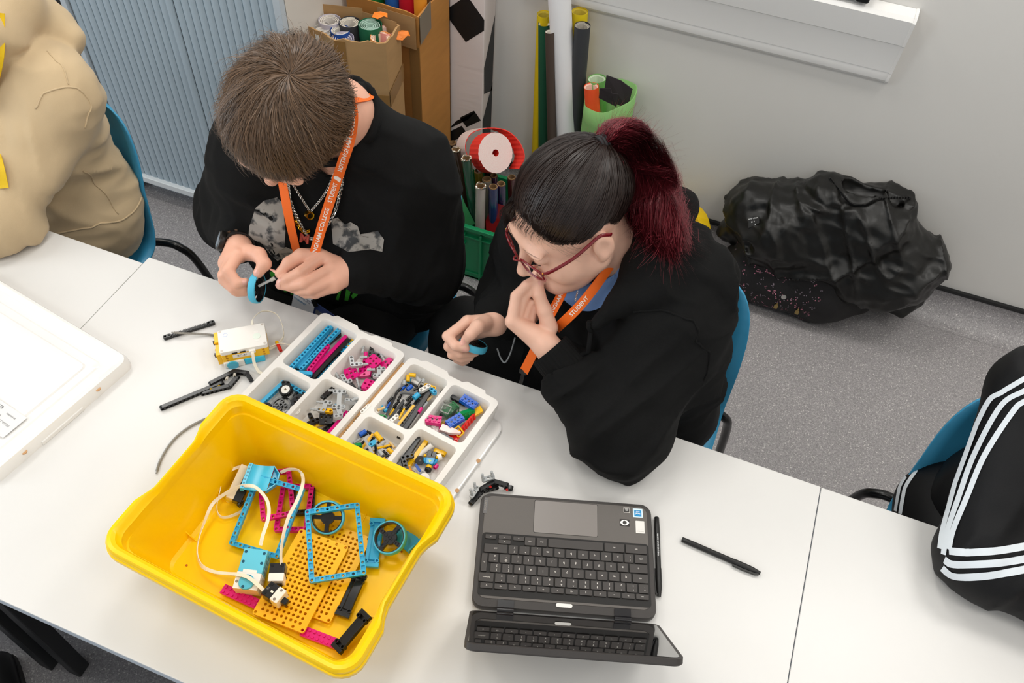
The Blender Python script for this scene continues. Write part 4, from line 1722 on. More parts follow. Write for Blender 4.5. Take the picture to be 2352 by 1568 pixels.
def axle(a, b, col, label, group=None):
 n = max(2, round((Vector(b) - Vector(a)).length / U))
 return piece('cross_axle', ('axle', n), mk_axle(n), col, mid(a, b), along(a, b, 0.4), label, group, 'axle')


def pin(a, b, col, label, group=None):
 n = max(2, round((Vector(b) - Vector(a)).length / U))
 return piece('connector_pin', ('pin', n), mk_pin(n * U), col, mid(a, b), along(a, b), label, group, 'pin')


def tubep(a, b, col, label, group=None, ro=0.0037):
 n = round((Vector(b) - Vector(a)).length, 3)
 return piece('axle_connector', ('tube', n, ro), mk_tube(n, ro), col, mid(a, b), along(a, b), label, group, 'connector')


BISCUIT = {(i, j): 'h' if (i + j) % 2 == 1 or (i, j) == (1, 1) else 's' for i in range(3) for j in range(3)}
LSHAPE = {(0, 0): 'h', (1, 0): 'h', (2, 0): 'h', (0, 1): 'h', (0, 2): 'h'}
TSHAPE = {(0, 0): 'h', (1, 0): 'h', (2, 0): 'h', (1, 1): 'h', (1, 2): 'h'}
ZSHAPE = {(0, 0): 'h', (1, 0): 'h', (1, 1): 's', (1, 2): 'h', (2, 2): 'h'}
HSHAPE = {**{(i, 0): 'h' for i in range(3)}, **{(i, 4): 'h' for i in range(3)}, (1, 1): 's', (1, 2): 's', (1, 3): 's'}


def flat(types, key, col, loc, rot, label, group=None, t=0.0074, name='beam_connector'):
 return piece(name, key, centred(types, t), col, loc, rot, label, group, 'connector')


def connector(types, key, col, loc, rot, label, pins, group=None):
 """flat connector with pins sticking out of its side: body plus pin parts"""
 o = flat(types, key, col, loc, rot, label, group)
 for a, b in pins:
  p = bpy.data.objects.new('pin', coloured(('pin', 2), mk_pin(0.014), col))
  COL.objects.link(p)
  p.parent = o
  p.location = mid(a, b)
  p.rotation_euler = along(a, b)
 return o


# ================================================================ YELLOW TUB
tub = thing('storage_tub', 'bright yellow plastic storage tub holding loose motors, frames and wheels', 'tub', (-0.4805, 0.4505, TZ), math.radians(-4.3))
M_TUB = mat('tub_yellow', 0xFFCE02, 0.28, spec=0.4, sss=0.0)
ZR = 0.145


def tub_ring(hw, hd, r, z, notch=0.0):
 pts = rrect(-hw, -hd, hw, hd, r, 6)
 out = []
 # add points along the straight sides so that the short ends can be waisted for the hand grips
 n = len(pts)
 for i in range(n):
  a, b = Vector(pts[i]), Vector(pts[(i + 1) % n])
  seg = 16 if (b - a).length > 0.08 else 1
  for k in range(seg):
   p = a.lerp(b, k / seg)
   if abs(abs(p.x) - hw) < 1e-6 and notch:
    s = abs(p.y) / hd
    f = 1 / (1 + math.exp(-(0.40 - s) * 55))
    p.x -= math.copysign(notch * f, p.x)
   out.append((p.x, p.y, z))
 return out


mb = MB()
HW, HD = 0.2185, 0.1605
N_ = 0.011
R = [tub_ring(0.168, 0.108, 0.02, 0.0), tub_ring(0.172, 0.112, 0.022, 0.001), tub_ring(0.196, 0.138, 0.026, ZR - 0.03),
  tub_ring(HW - 0.002, HD - 0.002, 0.034, ZR - 0.028, N_), tub_ring(HW, HD, 0.036, ZR - 0.024, N_), tub_ring(HW, HD, 0.036, ZR - 0.016, N_), tub_ring(HW - 0.002, HD - 0.002, 0.034, ZR - 0.014, N_), tub_ring(HW - 0.002, HD - 0.002, 0.034, ZR - 0.006, N_), tub_ring(HW - 0.005, HD - 0.005, 0.032, ZR - 0.001, N_),
  tub_ring(HW - 0.010, HD - 0.010, 0.028, ZR, N_ * 0.8), tub_ring(HW - 0.0145, HD - 0.0145, 0.026, ZR - 0.003, N_ * 0.6), tub_ring(HW - 0.017, HD - 0.016, 0.025, ZR - 0.008, N_ * 0.5), tub_ring(HW - 0.021, HD - 0.018, 0.024, ZR - 0.012, N_ * 0.3), tub_ring(HW - 0.0225, HD - 0.0195, 0.023, ZR - 0.03),
  tub_ring(0.174, 0.116, 0.02, 0.010), tub_ring(0.168, 0.110, 0.018, 0.005), tub_ring(0.12, 0.07, 0.01, 0.004)]
mb.loft(R)
mb.build('tub_shell', M_TUB, tub, auto=32)
for x, y, s in ((-0.09, 0.117, 1), (0.06, 0.117, 1), (-0.165, 0.03, 2), (-0.165, -0.05, 2), (0.165, -0.03, 3), (0.10, 0.117, 1)):
 g = MB()
 h = 0.032
 if s == 1:
  g.loft([[(x - 0.0008, y, 0.005), (x + 0.0008, y, 0.005), (x + 0.0008, y + 0.006, h), (x - 0.0008, y + 0.006, h)], [(x - 0.0008, y - 0.02, 0.005), (x + 0.0008, y - 0.02, 0.005), (x + 0.0008, y - 0.006, 0.008), (x - 0.0008, y - 0.006, 0.008)]])
 else:
  k = 1 if s == 3 else -1
  g.loft([[(x + k * 0.012, y - 0.0008, 0.005), (x + k * 0.012, y + 0.0008, 0.005), (x + k * 0.018, y + 0.0008, h), (x + k * 0.018, y - 0.0008, h)], [(x - k * 0.012, y - 0.0008, 0.005), (x - k * 0.012, y + 0.0008, 0.005), (x - k * 0.002, y + 0.0008, 0.007), (x - k * 0.002, y - 0.0008, 0.007)]])
 g.build('gusset', M_TUB, tub)
for p in ((-.6352,.3714,.75), (-.3289,.5235,.75)):
 g = MB()
 q = tub.matrix_basis.inverted() @ Vector(p)
 g.lathe([(0.0, 0), (0.0018, 0), (0.0018, 0.0006), (0, 0.0006)], (q.x, q.y, 0.0055), 10)
 g.build('drain_hole', mat('hole_amber', 0xB45E05, 0.6), tub)

BZ = TZ + 0.0055      # inside floor of the tub
# floor items, bottom layer first
flat({(i, j): 'h' if 0 < i < 18 and 0 < j < 10 or (i in (0, 18) and j in (0, 10)) or (i + j) % 2 == 0 and i in (0, 18) else 's' for i in range(19) for j in range(11)}, 'plate19', 0xF7B80C,
  mid((-.4216,.381,.752), (-.4256,.5108,.752)), along((-.4222,.3622,.752), (-.4296,.5304,.752)), 'yellow perforated plate underneath the other plate in the tub', 'perforated plates in the tub', 0.004, 'perforated_plate')
p1, p2 = (-.4495,.344,.76), (-.4657,.487,.762)
flat({(i, j): 'h' if 0 < i < 18 and 0 < j < 10 or (i in (0, 18) and j in (0, 10)) or (i + j) % 2 == 0 and i in (0, 18) else 's' for i in range(19) for j in range(11)}, 'plate19', 0xF7B80C,
  mid((-.4482,.357,.76), (-.4502,.4746,.76)), along((-.4458,.3404,.76), (-.4498,.4881,.76)), 'yellow perforated plate on top, under the turquoise frame in the tub', 'perforated plates in the tub', 0.004, 'perforated_plate')
o = piece('studded_plate', ('brick', 2, 8, 'u'), mk_brick(8, 2, 0.0042), C_MG, mid((-.5556,.3586,.752), (-.4945,.3549,.752)), along((-.5607,.3581,.752), (-.494,.3566,.752)), 'magenta plate half under the yellow plates at the left wall', None, 'plate')
piece('studded_plate', ('brick', 2, 8, 'u'), mk_brick(8, 2, 0.0042), C_MG, mid((-.4065,.3475,.75), (-.3504,.3474,.75)), along((-.4046,.3468,.75), (-.351,.3486,.75)), 'magenta studded plate sticking out under the black panel', None, 'plate')


def panel(a, b, col, label, w=0.024, roll=0.0):
 """long fairing panel: flat centre with raised cylinder corners"""
 a, b = Vector(a), Vector(b)
 L = (b - a).length
 t = thing('fairing_panel', label, 'panel', mid(a, b), along(a, b, roll))
 mb = MB()
 mb.box((0, 0, -0.002), (L - 0.006, w * 0.86, 0.002))
 mb.loft([[(x, -w * 0.22, -0.0005), (x, -w * 0.12, 0.003 * f), (x, w * 0.40, 0.003 * f), (x, w * 0.46, -0.0005)] for x, f in ((-L / 2 + 0.012, 0.6), (0, 1.0), (L / 2 - 0.012, 0.6))])
 mb.build('panel_sheet', pm(col), t, bevel=0.0004)
 for sx in (-1, 1):
  for sy in (-1, 1):
   m2 = MB()
   m2.pipe((sx * (L / 2 - 0.010), sy * (w / 2 - 0.004), -0.0037), (sx * (L / 2 - 0.010), sy * (w / 2 - 0.004), 0.0037), 0.0038, 0.0023, 14)
   m2.build('pin_socket', pm(col), t, auto=40)
  m2 = MB()
  m2.box((sx * (L / 2 - 0.003), 0, 0), (0.007, w, 0.0072))
  m2.build('end_block', pm(col), t, bevel=0.0008)
 return t


panel((-.3697,.4599,.756), (-.3642,.388,.756), C_BK, 'black fairing panel lying flat right of the yellow plates')
panel((-.3258,.4009,.775), (-.3472,.339,.757), C_BK, 'black fairing panel leaning in the front corner of the tub', roll=0.35)
panel((-.3874,.5559,.758), (-.3605,.4765,.756), C_AZ, 'turquoise fairing panel behind the right wheel in the tub', w=0.026)
mb = MB()
mb.box((0, 0, 0), (0.04, 0.03, 0.003))
mb.box((0.018, 0, 0.005), (0.003, 0.03, 0.010))
tag(mb.build('corner_panel', pm(C_AZ), None, loc=(-.3278,.5431,.755), rot=(0, 0.1, -0.35), bevel=0.0006), 'turquoise end of a panel poking out right of the wheel', 'panel')


def wheel(label, c, axis, r=0.028, w=0.014, spokes=True, group=None):
 """thin wheel: soft azure tyre, black rim, cross hub"""
 q = Vector(axis).normalized().to_track_quat('Z', 'Y')
 t = thing('wheel', label, 'wheel', c, q.to_euler(), group)
 mb = MB()
 h = w / 2
 mb.lathe([(r - 0.0032, -h), (r - 0.0012, -h * 0.9), (r, -h * 0.35), (r, h * 0.35), (r - 0.0012, h * 0.9), (r - 0.0032, h), (r - 0.0034, h * 0.8), (r - 0.0034, -h * 0.8)], seg=48, closed=True)
 mb.build('tyre', mat('rubber_azure', 0x4DB6D6, 0.5), t, auto=40)
 mb = MB()
 mb.lathe([(r - 0.0033, -h * 0.85), (r - 0.0033, h * 0.85), (r - 0.0048, h * 0.85), (r - 0.0048, -h * 0.85)], seg=40, closed=True)
 mb.build('rim', pm(C_BK), t, auto=40)
 mb = MB()
 for a in range(4):
  d = r - 0.0045
  mb.box((math.cos(a * PI / 2) * d / 2, math.sin(a * PI / 2) * d / 2, 0), (d, 0.0068, 0.006), rot=(0, 0, a * PI / 2))
 mb.build('spokes', pm(C_BK), t)
 mb = MB()
 mb.lathe([(0.0, 0.0035), (0.011, 0.0035), (0.0115, 0.001), (0.0115, -0.004), (0, -0.004)], seg=24)
 mb.build('hub_disc', pm(C_BK), t, auto=40)
 for rr in (U, 2 * U):
  for a in range(4):
   mb = MB()
   mb.pipe((rr * math.cos(a * PI / 2), rr * math.sin(a * PI / 2), -0.003), (rr * math.cos(a * PI / 2), rr * math.sin(a * PI / 2), 0.0046), 0.0032, 0.0021, 12)
   mb.build('pin_hole', pm(C_BK), t, auto=40)
 mb = MB()
 mb.pipe((0, 0, -0.004), (0, 0, 0.005), 0.0036, 0.0022, 12)
 mb.build('axle_hole', pm(C_BK), t, auto=40)
 return t


gW = 'azure tyred wheels'
wheel('azure tyred wheel leaning upright under the turquoise frame', (-.4597,.5207,.773), (0.15, -0.42, 0.9), group=gW)
wheel('azure tyred wheel tilted against the right wall of the tub', (-.349,.5262,.775), (-0.1, -0.30, 0.95), group=gW)


def frame_piece(w, h, col, label, pts, group=None):
 """rectangular frame; pts: corner a, neighbour b (long side), and rest plane"""
 a, b, c = (Vector(p) for p in pts)
 x = (b - a).normalized()
 n = x.cross(c - a).normalized()
 if n.z < 0:
  n = -n
 y = n.cross(x)
 o = piece('rectangular_liftarm', ('frame', w, h), centred(ring_cells(w, h), 0.0074), col, (0, 0, 0), (0, 0, 0), label, group, 'frame')
 ctr = a + x * ((b - a).length / 2) + (c - a).project(y) / 2
 o.matrix_basis = Matrix.Translation(ctr) @ Matrix((x, y, n)).transposed().to_4x4()
 return o


frame_piece(15, 11, C_AZ, 'large turquoise frame leaning over the magenta frames', ((-.5866,.4479,.76), (-.5929,.5166,.783), (-.5093,.4485,.76)))
frame_piece(7, 5, C_BK, 'black small frame under the magenta frames at the back of the tub', ((-.534,.512,.752), (-.5533,.5503,.752), (-.4871,.528,.752)))
frame_piece(11, 7, C_MG, 'magenta frame lying lowest, right of the other magenta frame', ((-.5316,.4763,.756), (-.5623,.5495,.756), (-.4902,.4986,.756)))
frame_piece(11, 7, C_MG, 'magenta frame tilted on the left below the cable', ((-.5545,.4783,.766), (-.6046,.5492,.772), (-.5195,.5083,.766)))
frame_piece(15, 11, C_AZ, 'turquoise frame lying across the wheel and the yellow plates', ((-.4297,.4157,.774), (-.4878,.5079,.79), (-.3607,.4576,.772)))

# --- flat cables
M_CABLE = mat('ribbon_cable', 0xEFE6D2, 0.5)


def cable(label, pts, w=0.0056, nrm=(0, 0, 1), n=60, twist=None, parent=None, name='ribbon_cable'):
 sp = [Vector(p) for p in spline(pts, n)]
 mb = MB()
 nr = []
 for i in range(n):
  v = Vector(nrm)
  if twist:
   f = i / (n - 1) * (len(twist) - 1)
   k = min(int(f), len(twist) - 2)
   v = Vector(twist[k]).lerp(Vector(twist[k + 1]), f - k)
  nr.append(v)
 ribbon(mb, sp, w, nr, 0.0011)
 o = mb.build(name, M_CABLE, parent, smooth=False)
 if parent is None:
  tag(o, label, 'cable')
 return o


# --- motor (turquoise / white) in the tub
def motor(label, c, rot, cab=True):
 t = thing('motor', label, 'motor', c, rot)
 # local: x across (0.04), y along (0.064), z up (0.027)
 mb = MB()
 body = lambda y0, y1, w, z0, z1: mb.loft([[(-w, y, z0), (w, y, z0), (w, y, z1), (-w, y, z1)] for y in (y0, y1)])
 mb.loft([[(-0.019, y, -0.0135), (0.019, y, -0.0135), (0.019, y, 0.0135), (-0.019, y, 0.0135)] for y in (-0.006, 0.032)])
 mb.build('azure_housing', pm(0x62C3DE), t, bevel=0.0012)
 mb = MB()
 mb.loft([[(-0.0192, y, -0.0137), (0.0192, y, -0.0137), (0.0192, y, 0.0137), (-0.0192, y, 0.0137)] for y in (-0.033, -0.0062)])
 mb.box((0, -0.0046, 0.0136), (0.022, 0.006, 0.0006))
 mb.build('white_housing', pm(C_WH), t, bevel=0.0012)
 mb = MB()
 mb.lathe([(0.0, 0.0136), (0.012, 0.0136), (0.012, 0.0160), (0.0112, 0.0168), (0, 0.0168)], (0, -0.022, 0), 32)
 mb.build('drive_disc', pm(0x55B9D6), t, auto=40)
 for x, y in ((0.0, -0.014), (0.0, -0.030)):
  mb = MB()
  mb.lathe([(0.0, 0.0169), (0.0024, 0.0169), (0.0024, 0.0171), (0, 0.0171)], (x + (0.003 if y > -0.02 else -0.003), y, 0), 14)
  mb.build('pin_hole', pm(0x14506A), t)
 for x, y, cc in ((-0.0145, 0.026, 0x14506A), (0.0145, 0.026, 0x14506A), (-0.0145, 0.010, 0x14506A), (0.0145, 0.010, 0x14506A), (-0.0155, -0.022, 0x8A8178), (0.0155, -0.022, 0x8A8178)):
  mb = MB()
  mb.lathe([(0.0, 0.0137), (0.0024, 0.0137), (0.0024, 0.01385), (0, 0.01385)], (x, y, 0), 14)
  mb.build('pin_hole', pm(cc), t)
 for y in (0.024, 0.016, 0.008, 0.0, -0.012, -0.02, -0.028):
  mb = MB()
  mb.box((0.0193, y, 0.0), (0.0004, 0.004, 0.014))
  mb.build('side_slot', pm(0x2E8CA8 if y > -0.006 else 0xC9C3B9), t)
 return t


motor('turquoise and white motor block with round drive disc lying in the tub', (Vector((-.5233,.3945,.77)) + Vector((0, 0, 0.0))), along((-.5143,.3705,.77), (-.5337,.4316,.77)).to_matrix().to_euler() if False else (0.08, 0.0, math.atan2((Vector((-.5304,.4314,.77)) - Vector((-.5128,.368,.77))).y, (Vector((-.5304,.4314,.77)) - Vector((-.5128,.368,.77))).x) - PI / 2))


def sensor(label, c, rot, nose=True):
 t = thing('sensor', label, 'sensor', c, rot)
 mb = MB()
 mb.box((0, 0.007, 0), (0.024, 0.018, 0.022))
 mb.build('black_housing', pm(C_BK), t, bevel=0.0014)
 mb = MB()
 mb.box((0, -0.008, 0.0004), (0.0244, 0.014, 0.0222))
 mb.build('white_housing', pm(C_WH), t, bevel=0.0016)
 for x in (-0.008, 0.008):
  mb = MB()
  mb.lathe([(0.0, 0.0111), (0.0024, 0.0111), (0.0024, 0.0114), (0, 0.0114)], (x, 0.011, 0), 14)
  mb.build('pin_hole', pm(0x050505), t)
 if nose:
  mb = MB()
  mb.box((0, -0.019, -0.002), (0.010, 0.009, 0.011))
  mb.box((0, -0.0235, 0.001), (0.0085, 0.002, 0.004))
  mb.build('push_button', pm(C_BK), t, bevel=0.001)
  for x in (-0.008, 0.008):
   mb = MB()
   mb.lathe([(0.0, 0.0115), (0.0023, 0.0115), (0.0023, 0.0118), (0, 0.0118)], (x, -0.008, 0), 14)
   mb.build('pin_hole', pm(0x8A8178), t)
  mb = MB()
  mb.box((-0.001, 0.003, 0.0113), (0.0032, 0.0045, 0.0003))
  mb.build('light', pm(0xF7F2E4), t)
  mb = MB()
  put_text(mb, 'CE', 0.004, Matrix.Translation((-0.0, 0.0115, 0.0114)) @ Matrix.Rotation(PI, 4, 'Z'), 0.01)
  mb.build('marking', pm(0x8A8A8A), t)
 else:
  mb = MB()
  mb.box((0, -0.0156, -0.003), (0.018, 0.002, 0.012))
  mb.build('sensor_window', pm(0x241A12), t, bevel=0.0006)
 return t


def yaw(a, b):
 d = Vector(b) - Vector(a)
 return math.atan2(d.y, d.x)


sensor('black and white force sensor with square push button in the tub', (-.4685,.373,.776), (0.0, 0.0, yaw((-.4518,.3692,.78), (-.4844,.3752,.78)) - PI / 2))
sensor('black and white sensor block between the motor and the force sensor', (-.4848,.4051,.768), (0.0, 0.0, yaw((-.4797,.3947,.77), (-.4905,.4191,.77)) - PI / 2), False)

# distance sensor / battery cover pieces at the back left
t = thing('distance_sensor', 'black and cream sensor block leaning under the turquoise panel', 'sensor', (-.6248,.5201,.77), (0.25, 0.35, yaw((-.6276,.4984,.77), (-.6348,.5451,.77)) - PI / 2))
mb = MB()
mb.box((0.006, 0, 0), (0.016, 0.062, 0.028))
mb.build('black_housing', pm(C_BK), t, bevel=0.002)
mb = MB()
mb.box((-0.006, 0, 0.004), (0.014, 0.060, 0.020))
mb.build('cream_housing', pm(0xEBD9BE), t, bevel=0.0015)
for s in (-1, 1):
 mb = MB()
 mb.pipe((0.0145, -0.024, s * 0.008), (0.011, -0.034, s * 0.008), 0.0036, 0.0022, 14)
 mb.build('pin_hole', pm(C_BK), t, auto=40)

# turquoise curved panel on top
t = thing('curved_panel', 'turquoise curved panel lying on the sensor at the back of the tub', 'panel')
A_, B_, C_, D_ = (Vector(p) for p in ((-.6185,.5473,.8), (-.5803,.5616,.793), (-.5684,.5161,.792), (-.6069,.5004,.8)))
rings = []
nrm = (B_ - A_).cross(D_ - A_).normalized()
if nrm.z < 0:
 nrm = -nrm
for k in range(9):
 f = k / 8
 p, q = A_.lerp(B_, f), D_.lerp(C_, f)
 z = nrm * (0.004 * (2 * f - 1) ** 2 - 0.002)
 rings.append([p + z, q + z, q + z - nrm * 0.002, p + z - nrm * 0.002])
mb = MB()
mb.loft(rings)
mb.build('panel_sheet', pm(0x3FBBE0), t, auto=30)
mb = MB()
mb.loft([[A_.lerp(D_, f) + nrm * h + (A_ - B_).normalized() * o for h, o in ((0.0025, 0.0), (0.0025, -0.006), (-0.007, -0.006), (-0.007, 0.0))] for f in (0, 1)])
mb.build('edge_rail', pm(0x3FBBE0), t)
for k in range(7):
 m2 = MB()
 p = A_.lerp(D_, 0.08 + 0.14 * k) + (B_ - A_).normalized() * 0.003 + nrm * 0.0026
 m2.lathe([(0.0, 0), (0.0016, 0), (0.0016, 0.0004), (0, 0.0004)], (0, 0, 0), 10)
 o = m2.build('pin_hole', pm(0x1C7895), t)
 o.matrix_local = Matrix.Translation(p) @ nrm.to_track_quat('Z', 'Y').to_matrix().to_4x4()
d = (B_ - A_).normalized()
E1, E2 = Vector((-.5658,.5532,.79)), Vector((-.5607,.5365,.79))
for a, b in ((B_, E1), (E1, E2), (E2, C_)):
 m2 = MB()
 m2.loft([[p + nrm * 0.002, p + nrm * 0.002 + (A_ - B_).normalized() * 0.0018, p - nrm * 0.008 + (A_ - B_).normalized() * 0.0018, p - nrm * 0.008] for p in (a, b)])
 m2.build('end_wall', pm(0x3FBBE0), t)
mb = MB()
mb.add([B_ - nrm * 0.006, E1 - nrm * 0.006, E2 - nrm * 0.006, C_ - nrm * 0.006], [(0, 1, 2, 3)])
mb.build('end_floor', pm(0x2FA9D0), t)
m2 = MB()
m2.pipe((0, 0, -0.007), (0, 0, 0.0015), 0.0032, 0.0022, 14)
o = m2.build('pin_socket', pm(0x3FBBE0), t, auto=40)
o.matrix_local = Matrix.Translation((B_ + C_ + E1 + E2) / 4) @ nrm.to_track_quat('Z', 'Y').to_matrix().to_4x4()

cable('flat white cable looping from the motor past the left of the tub', [(-.5298,.4325,.784), (-.5322,.4467,.792), (-.5387,.4762,.798), (-.5542,.4982,.8), (-.5806,.5107,.804), (-.5995,.5078,.803), (-.6173,.4984,.796), (-.6353,.4801,.785), (-.643,.4653,.778), (-.6427,.4412,.768), (-.638,.414,.76), (-.6268,.3915,.757), (-.6085,.3766,.757), (-.5819,.3732,.764), (-.5563,.3749,.776), (-.5354,.3767,.787), (-.5162,.3779,.79), (-.4942,.3728,.788), (-.485,.3701,.784)],
  twist=[(0.2, -0.5, 0.8), (0.5, -0.2, 0.8), (0.7, 0.1, 0.6), (0.5, -0.6, 0.4), (0.1, -0.9, 0.3), (-0.6, -0.6, 0.4), (-0.8, -0.2, 0.4), (0.1, 0.2, 1), (0.1, -0.1, 1), (0, 0, 1)], n=90)
cable('flat white cable arching from the sensor over the magenta frames', [(-.4837,.4174,.776), (-.4926,.4335,.784), (-.503,.4613,.792), (-.5088,.4887,.798), (-.5096,.5157,.802), (-.514,.5405,.804), (-.523,.5583,.802), (-.5389,.5676,.798), (-.5557,.5662,.792), (-.5678,.5573,.788)],
  twist=[(0.9, -0.2, 0.2), (0.9, -0.1, 0.3), (0.6, -0.3, 0.7), (0.3, -0.5, 0.8), (0.7, -0.5, 0.4), (0.3, -0.9, 0.2), (0, -1, 0.3)], n=60)
cable('thin cable loop on the tub floor beside the cream sensor', [(-.6391,.5487,.776), (-.655,.5366,.77), (-.6592,.5151,.765), (-.6516,.4958,.765), (-.6442,.4727,.757), (-.6327,.4621,.755), (-.6198,.464,.755), (-.6058,.4785,.755), (-.5954,.4986,.758)], w=0.005,
  twist=[(0, -0.9, 0.4), (-0.8, -0.3, 0.4), (-0.9, 0.1, 0.3), (-0.6, -0.7, 0.3), (0.1, -0.9, 0.3), (0.3, -0.9, 0.3)], n=50)

# ================================================================ SORTING TRAYS
TA = math.radians(-9)
tex = Vector((math.cos(TA), math.sin(TA), 0))
tey = Vector((-tex.y, tex.x, 0))
TB = Vector((-0.4805, 0.8690, 0))       # middle of the back edge
M_TRAY = mat('tray_white', 0xE9E5DF, 0.35)
from mathutils.geometry import tessellate_polygon


def build_tray(label, u0):
 """two columns of two pockets under one rounded rim"""
 t = thing('sorting_tray', label, 'tray', TB + tex * u0 + Vector((0, 0, TZ)), TA, 'white sorting trays')
 W, D = 0.196, 0.248
 ZT, ZF = 0.050, 0.0155
 pock = [(0.012, -0.140, 0.094, -0.011), (0.102, -0.115, 0.185, -0.011), (0.012, -0.236, 0.094, -0.150), (0.102, -0.236, 0.185, -0.125)]
 outer = rrect(0, -D, W, 0, 0.012, 4)
 o2 = []
 for i, p in enumerate(outer):
  o2.append(p)
  q = outer[(i + 1) % len(outer)]
  if abs(p[1]) < 1e-6 and abs(q[1]) < 1e-6:      # back edge: two gripping tabs
   o2 += [(0.165, 0), (0.160, 0.006), (0.122, 0.006), (0.115, 0), (0.085, 0), (0.078, 0.006), (0.030, 0.006), (0.024, 0)]
 outer = o2
 holes = [rrect(x0, y0, x1, y1, 0.010, 4) for x0, y0, x1, y1 in pock]
 loops = [outer] + [h[::-1] for h in holes]
 pts = [p for l in loops for p in l]
 tri = tessellate_polygon([[Vector((x, y, 0)) for x, y in l] for l in loops])
 mb = MB()
 mb.add([(x, y, ZT) for x, y in pts], [tuple(f) for f in tri])
 n = len(outer)
 cx, cy = W / 2, -D / 2
 for za, zb, sa, sb in ((ZT, ZT - 0.003, 1.0, 1.006), (ZT - 0.003, ZT - 0.012, 1.006, 1.006), (ZT - 0.012, 0.010, 0.985, 0.965)):
  vs = [(cx + (x - cx) * sa, cy + (y - cy) * sa, za) for x, y in outer] + [(cx + (x - cx) * sb, cy + (y - cy) * sb, zb) for x, y in outer]
  mb.add(vs, [(k, (k + 1) % n, n + (k + 1) % n, n + k) for k in range(n)])
 for (x0, y0, x1, y1), h in zip(pock, holes):
  m_ = len(h)
  px, py = (x0 + x1) / 2, (y0 + y1) / 2
  R = []
  for z, ins, r in ((ZT, 0, 0.010), (ZT - 0.002, 0.0012, 0.010), (ZF + 0.006, 0.0050, 0.009), (ZF + 0.001, 0.0075, 0.008), (ZF, 0.011, 0.006)):
   R.append([(x, y, z) for x, y in rrect(x0 + ins, y0 + ins, x1 - ins, y1 - ins, r, 4)])
  mb.loft(R, cap0=False, cap1=True)
 o = mb.build('tray_shell', M_TRAY, t, auto=35)
 # scalloped dips in the dividers
 return t


TRAY_Z = TZ + 0.0155
build_tray('white sorting tray of beams, gears and magenta connectors', -0.200)
build_tray('white sorting tray of pins, bricks and the toy figure', 0.006)
# white lid beneath the trays
tl = thing('plastic_cover', 'white plastic lid under the sorting trays, edge showing at right', 'lid', TB + tex * 0.011 - tey * 0.126 + Vector((0, 0, TZ)), TA)
mb = MB()
mb.loft([[(x, y, z) for x, y in rrect(-hw, -hd, hw, hd, 0.02, 5)] for hw, hd, z in ((0.212, 0.112, 0.0), (0.212, 0.112, 0.008), (0.209, 0.109, 0.0098))])
mb.build('lid_shell', mat('glossy_white', 0xF1EFEC, 0.12), tl, auto=30)
for y in (0.02, -0.05):
 mb = MB()
 mb.lathe([(0.0, 0.0), (0.004, 0.0), (0.004, 0.001), (0, 0.001)], (0.2105, y, 0.0092), 10)
 mb.build('notch', mat('notch_tan', 0xC99A6B, 0.5), tl)
# strip of tan card showing in the slot between the trays, with the white beam lying over it
cs = thing('card_strip', 'tan card strip with black marks in the slot between the trays', 'card', TB + tex * 0.001 - tey * 0.118 + Vector((0, 0, TZ + 0.040)), TA)
mb = MB()
mb.box((0, 0, 0), (0.0088, 0.205, 0.001))
mb.build('card', mat('tan_card', 0xC79A66, 0.7), cs)
mb = MB()
for k, y in enumerate((-0.040, -0.043, -0.046, -0.049, -0.052, -0.066, -0.074, -0.080)):
 mb.box((0, y, 0.0006), (0.006 if k < 5 else 0.004, 0.0010, 0.0002))
mb.build('print', mat('ink_dark', 0x3A3735, 0.5), cs)
beam((-.4932,.74,.787), (-.4997,.7157,.787), C_WH, 'white three-hole beam lying over the slot between the trays', n=3)

Z0 = TRAY_Z + 0.004
g1 = 'pieces in the beam pocket'
beam((-.6663,.7672,.782), (-.6525,.8654,.782), C_AZ, 'azure beam, leftmost in the beam pocket, holes up', n=15)
beam((-.6585,.7784,.774), (-.6511,.8781,.774), C_AZ, 'azure beam on its side between the two azure beams with holes up', roll=PI / 2, n=15)
beam((-.6499,.7743,.778), (-.6344,.8709,.778), C_AZ, 'azure beam with holes up, right of the other azure beams', n=15)
beam((-.6653,.7687,.766), (-.6324,.8773,.768), C_BK, 'black beam under the azure beams in the beam pocket', n=15)
beam((-.6373,.7725,.776), (-.634,.834,.776), C_MG, 'short magenta beam with holes up in the beam pocket', n=9)
beam((-.6319,.7773,.769), (-.617,.8735,.769), C_MG, 'magenta beam on its side in the beam pocket', roll=PI / 2, n=15)
beam((-.623,.7579,.773), (-.6064,.8651,.773), C_BK, 'wide black beam on its side, right of the magenta beam', roll=PI / 2, n=15)
beam((-.6175,.7804,.766), (-.6114,.8363,.766), C_AZ, 'azure beam on its side, half hidden left of the rightmost beam', roll=PI / 2, n=11)
beam((-.608,.8378,.77), (-.594,.8725,.768), C_AZ, 'azure beam with holes up behind the rightmost black beam', n=5)
beam((-.612,.7556,.771), (-.5911,.8676,.771), C_BK, 'black beam with holes up, rightmost in the beam pocket', n=15)
beam((-.6042,.8563,.768), (-.6017,.8692,.768), C_YE, 'yellow beam end peeping out in the beam pocket', roll=PI / 2, n=3)
beam((-.66,.7528,.78), (-.6292,.7627,.78), C_AZ, 'short azure beam lying crosswise at the front of the beam pocket', roll=PI / 2, n=5)
beam((-.6331,.7977,.764), (-.6337,.8272,.764), 0x8FCBEA, 'pale blue beam under the magenta beams', roll=PI / 2, n=5)
beam((-.6368,.7598,.762), (-.627,.7718,.762), C_MG, 'magenta beam end under the short azure beam', n=4)
beam((-.6236,.7721,.762), (-.6228,.7903,.762), C_MG, 'magenta beam end beside the black beam at the pocket front', n=4)

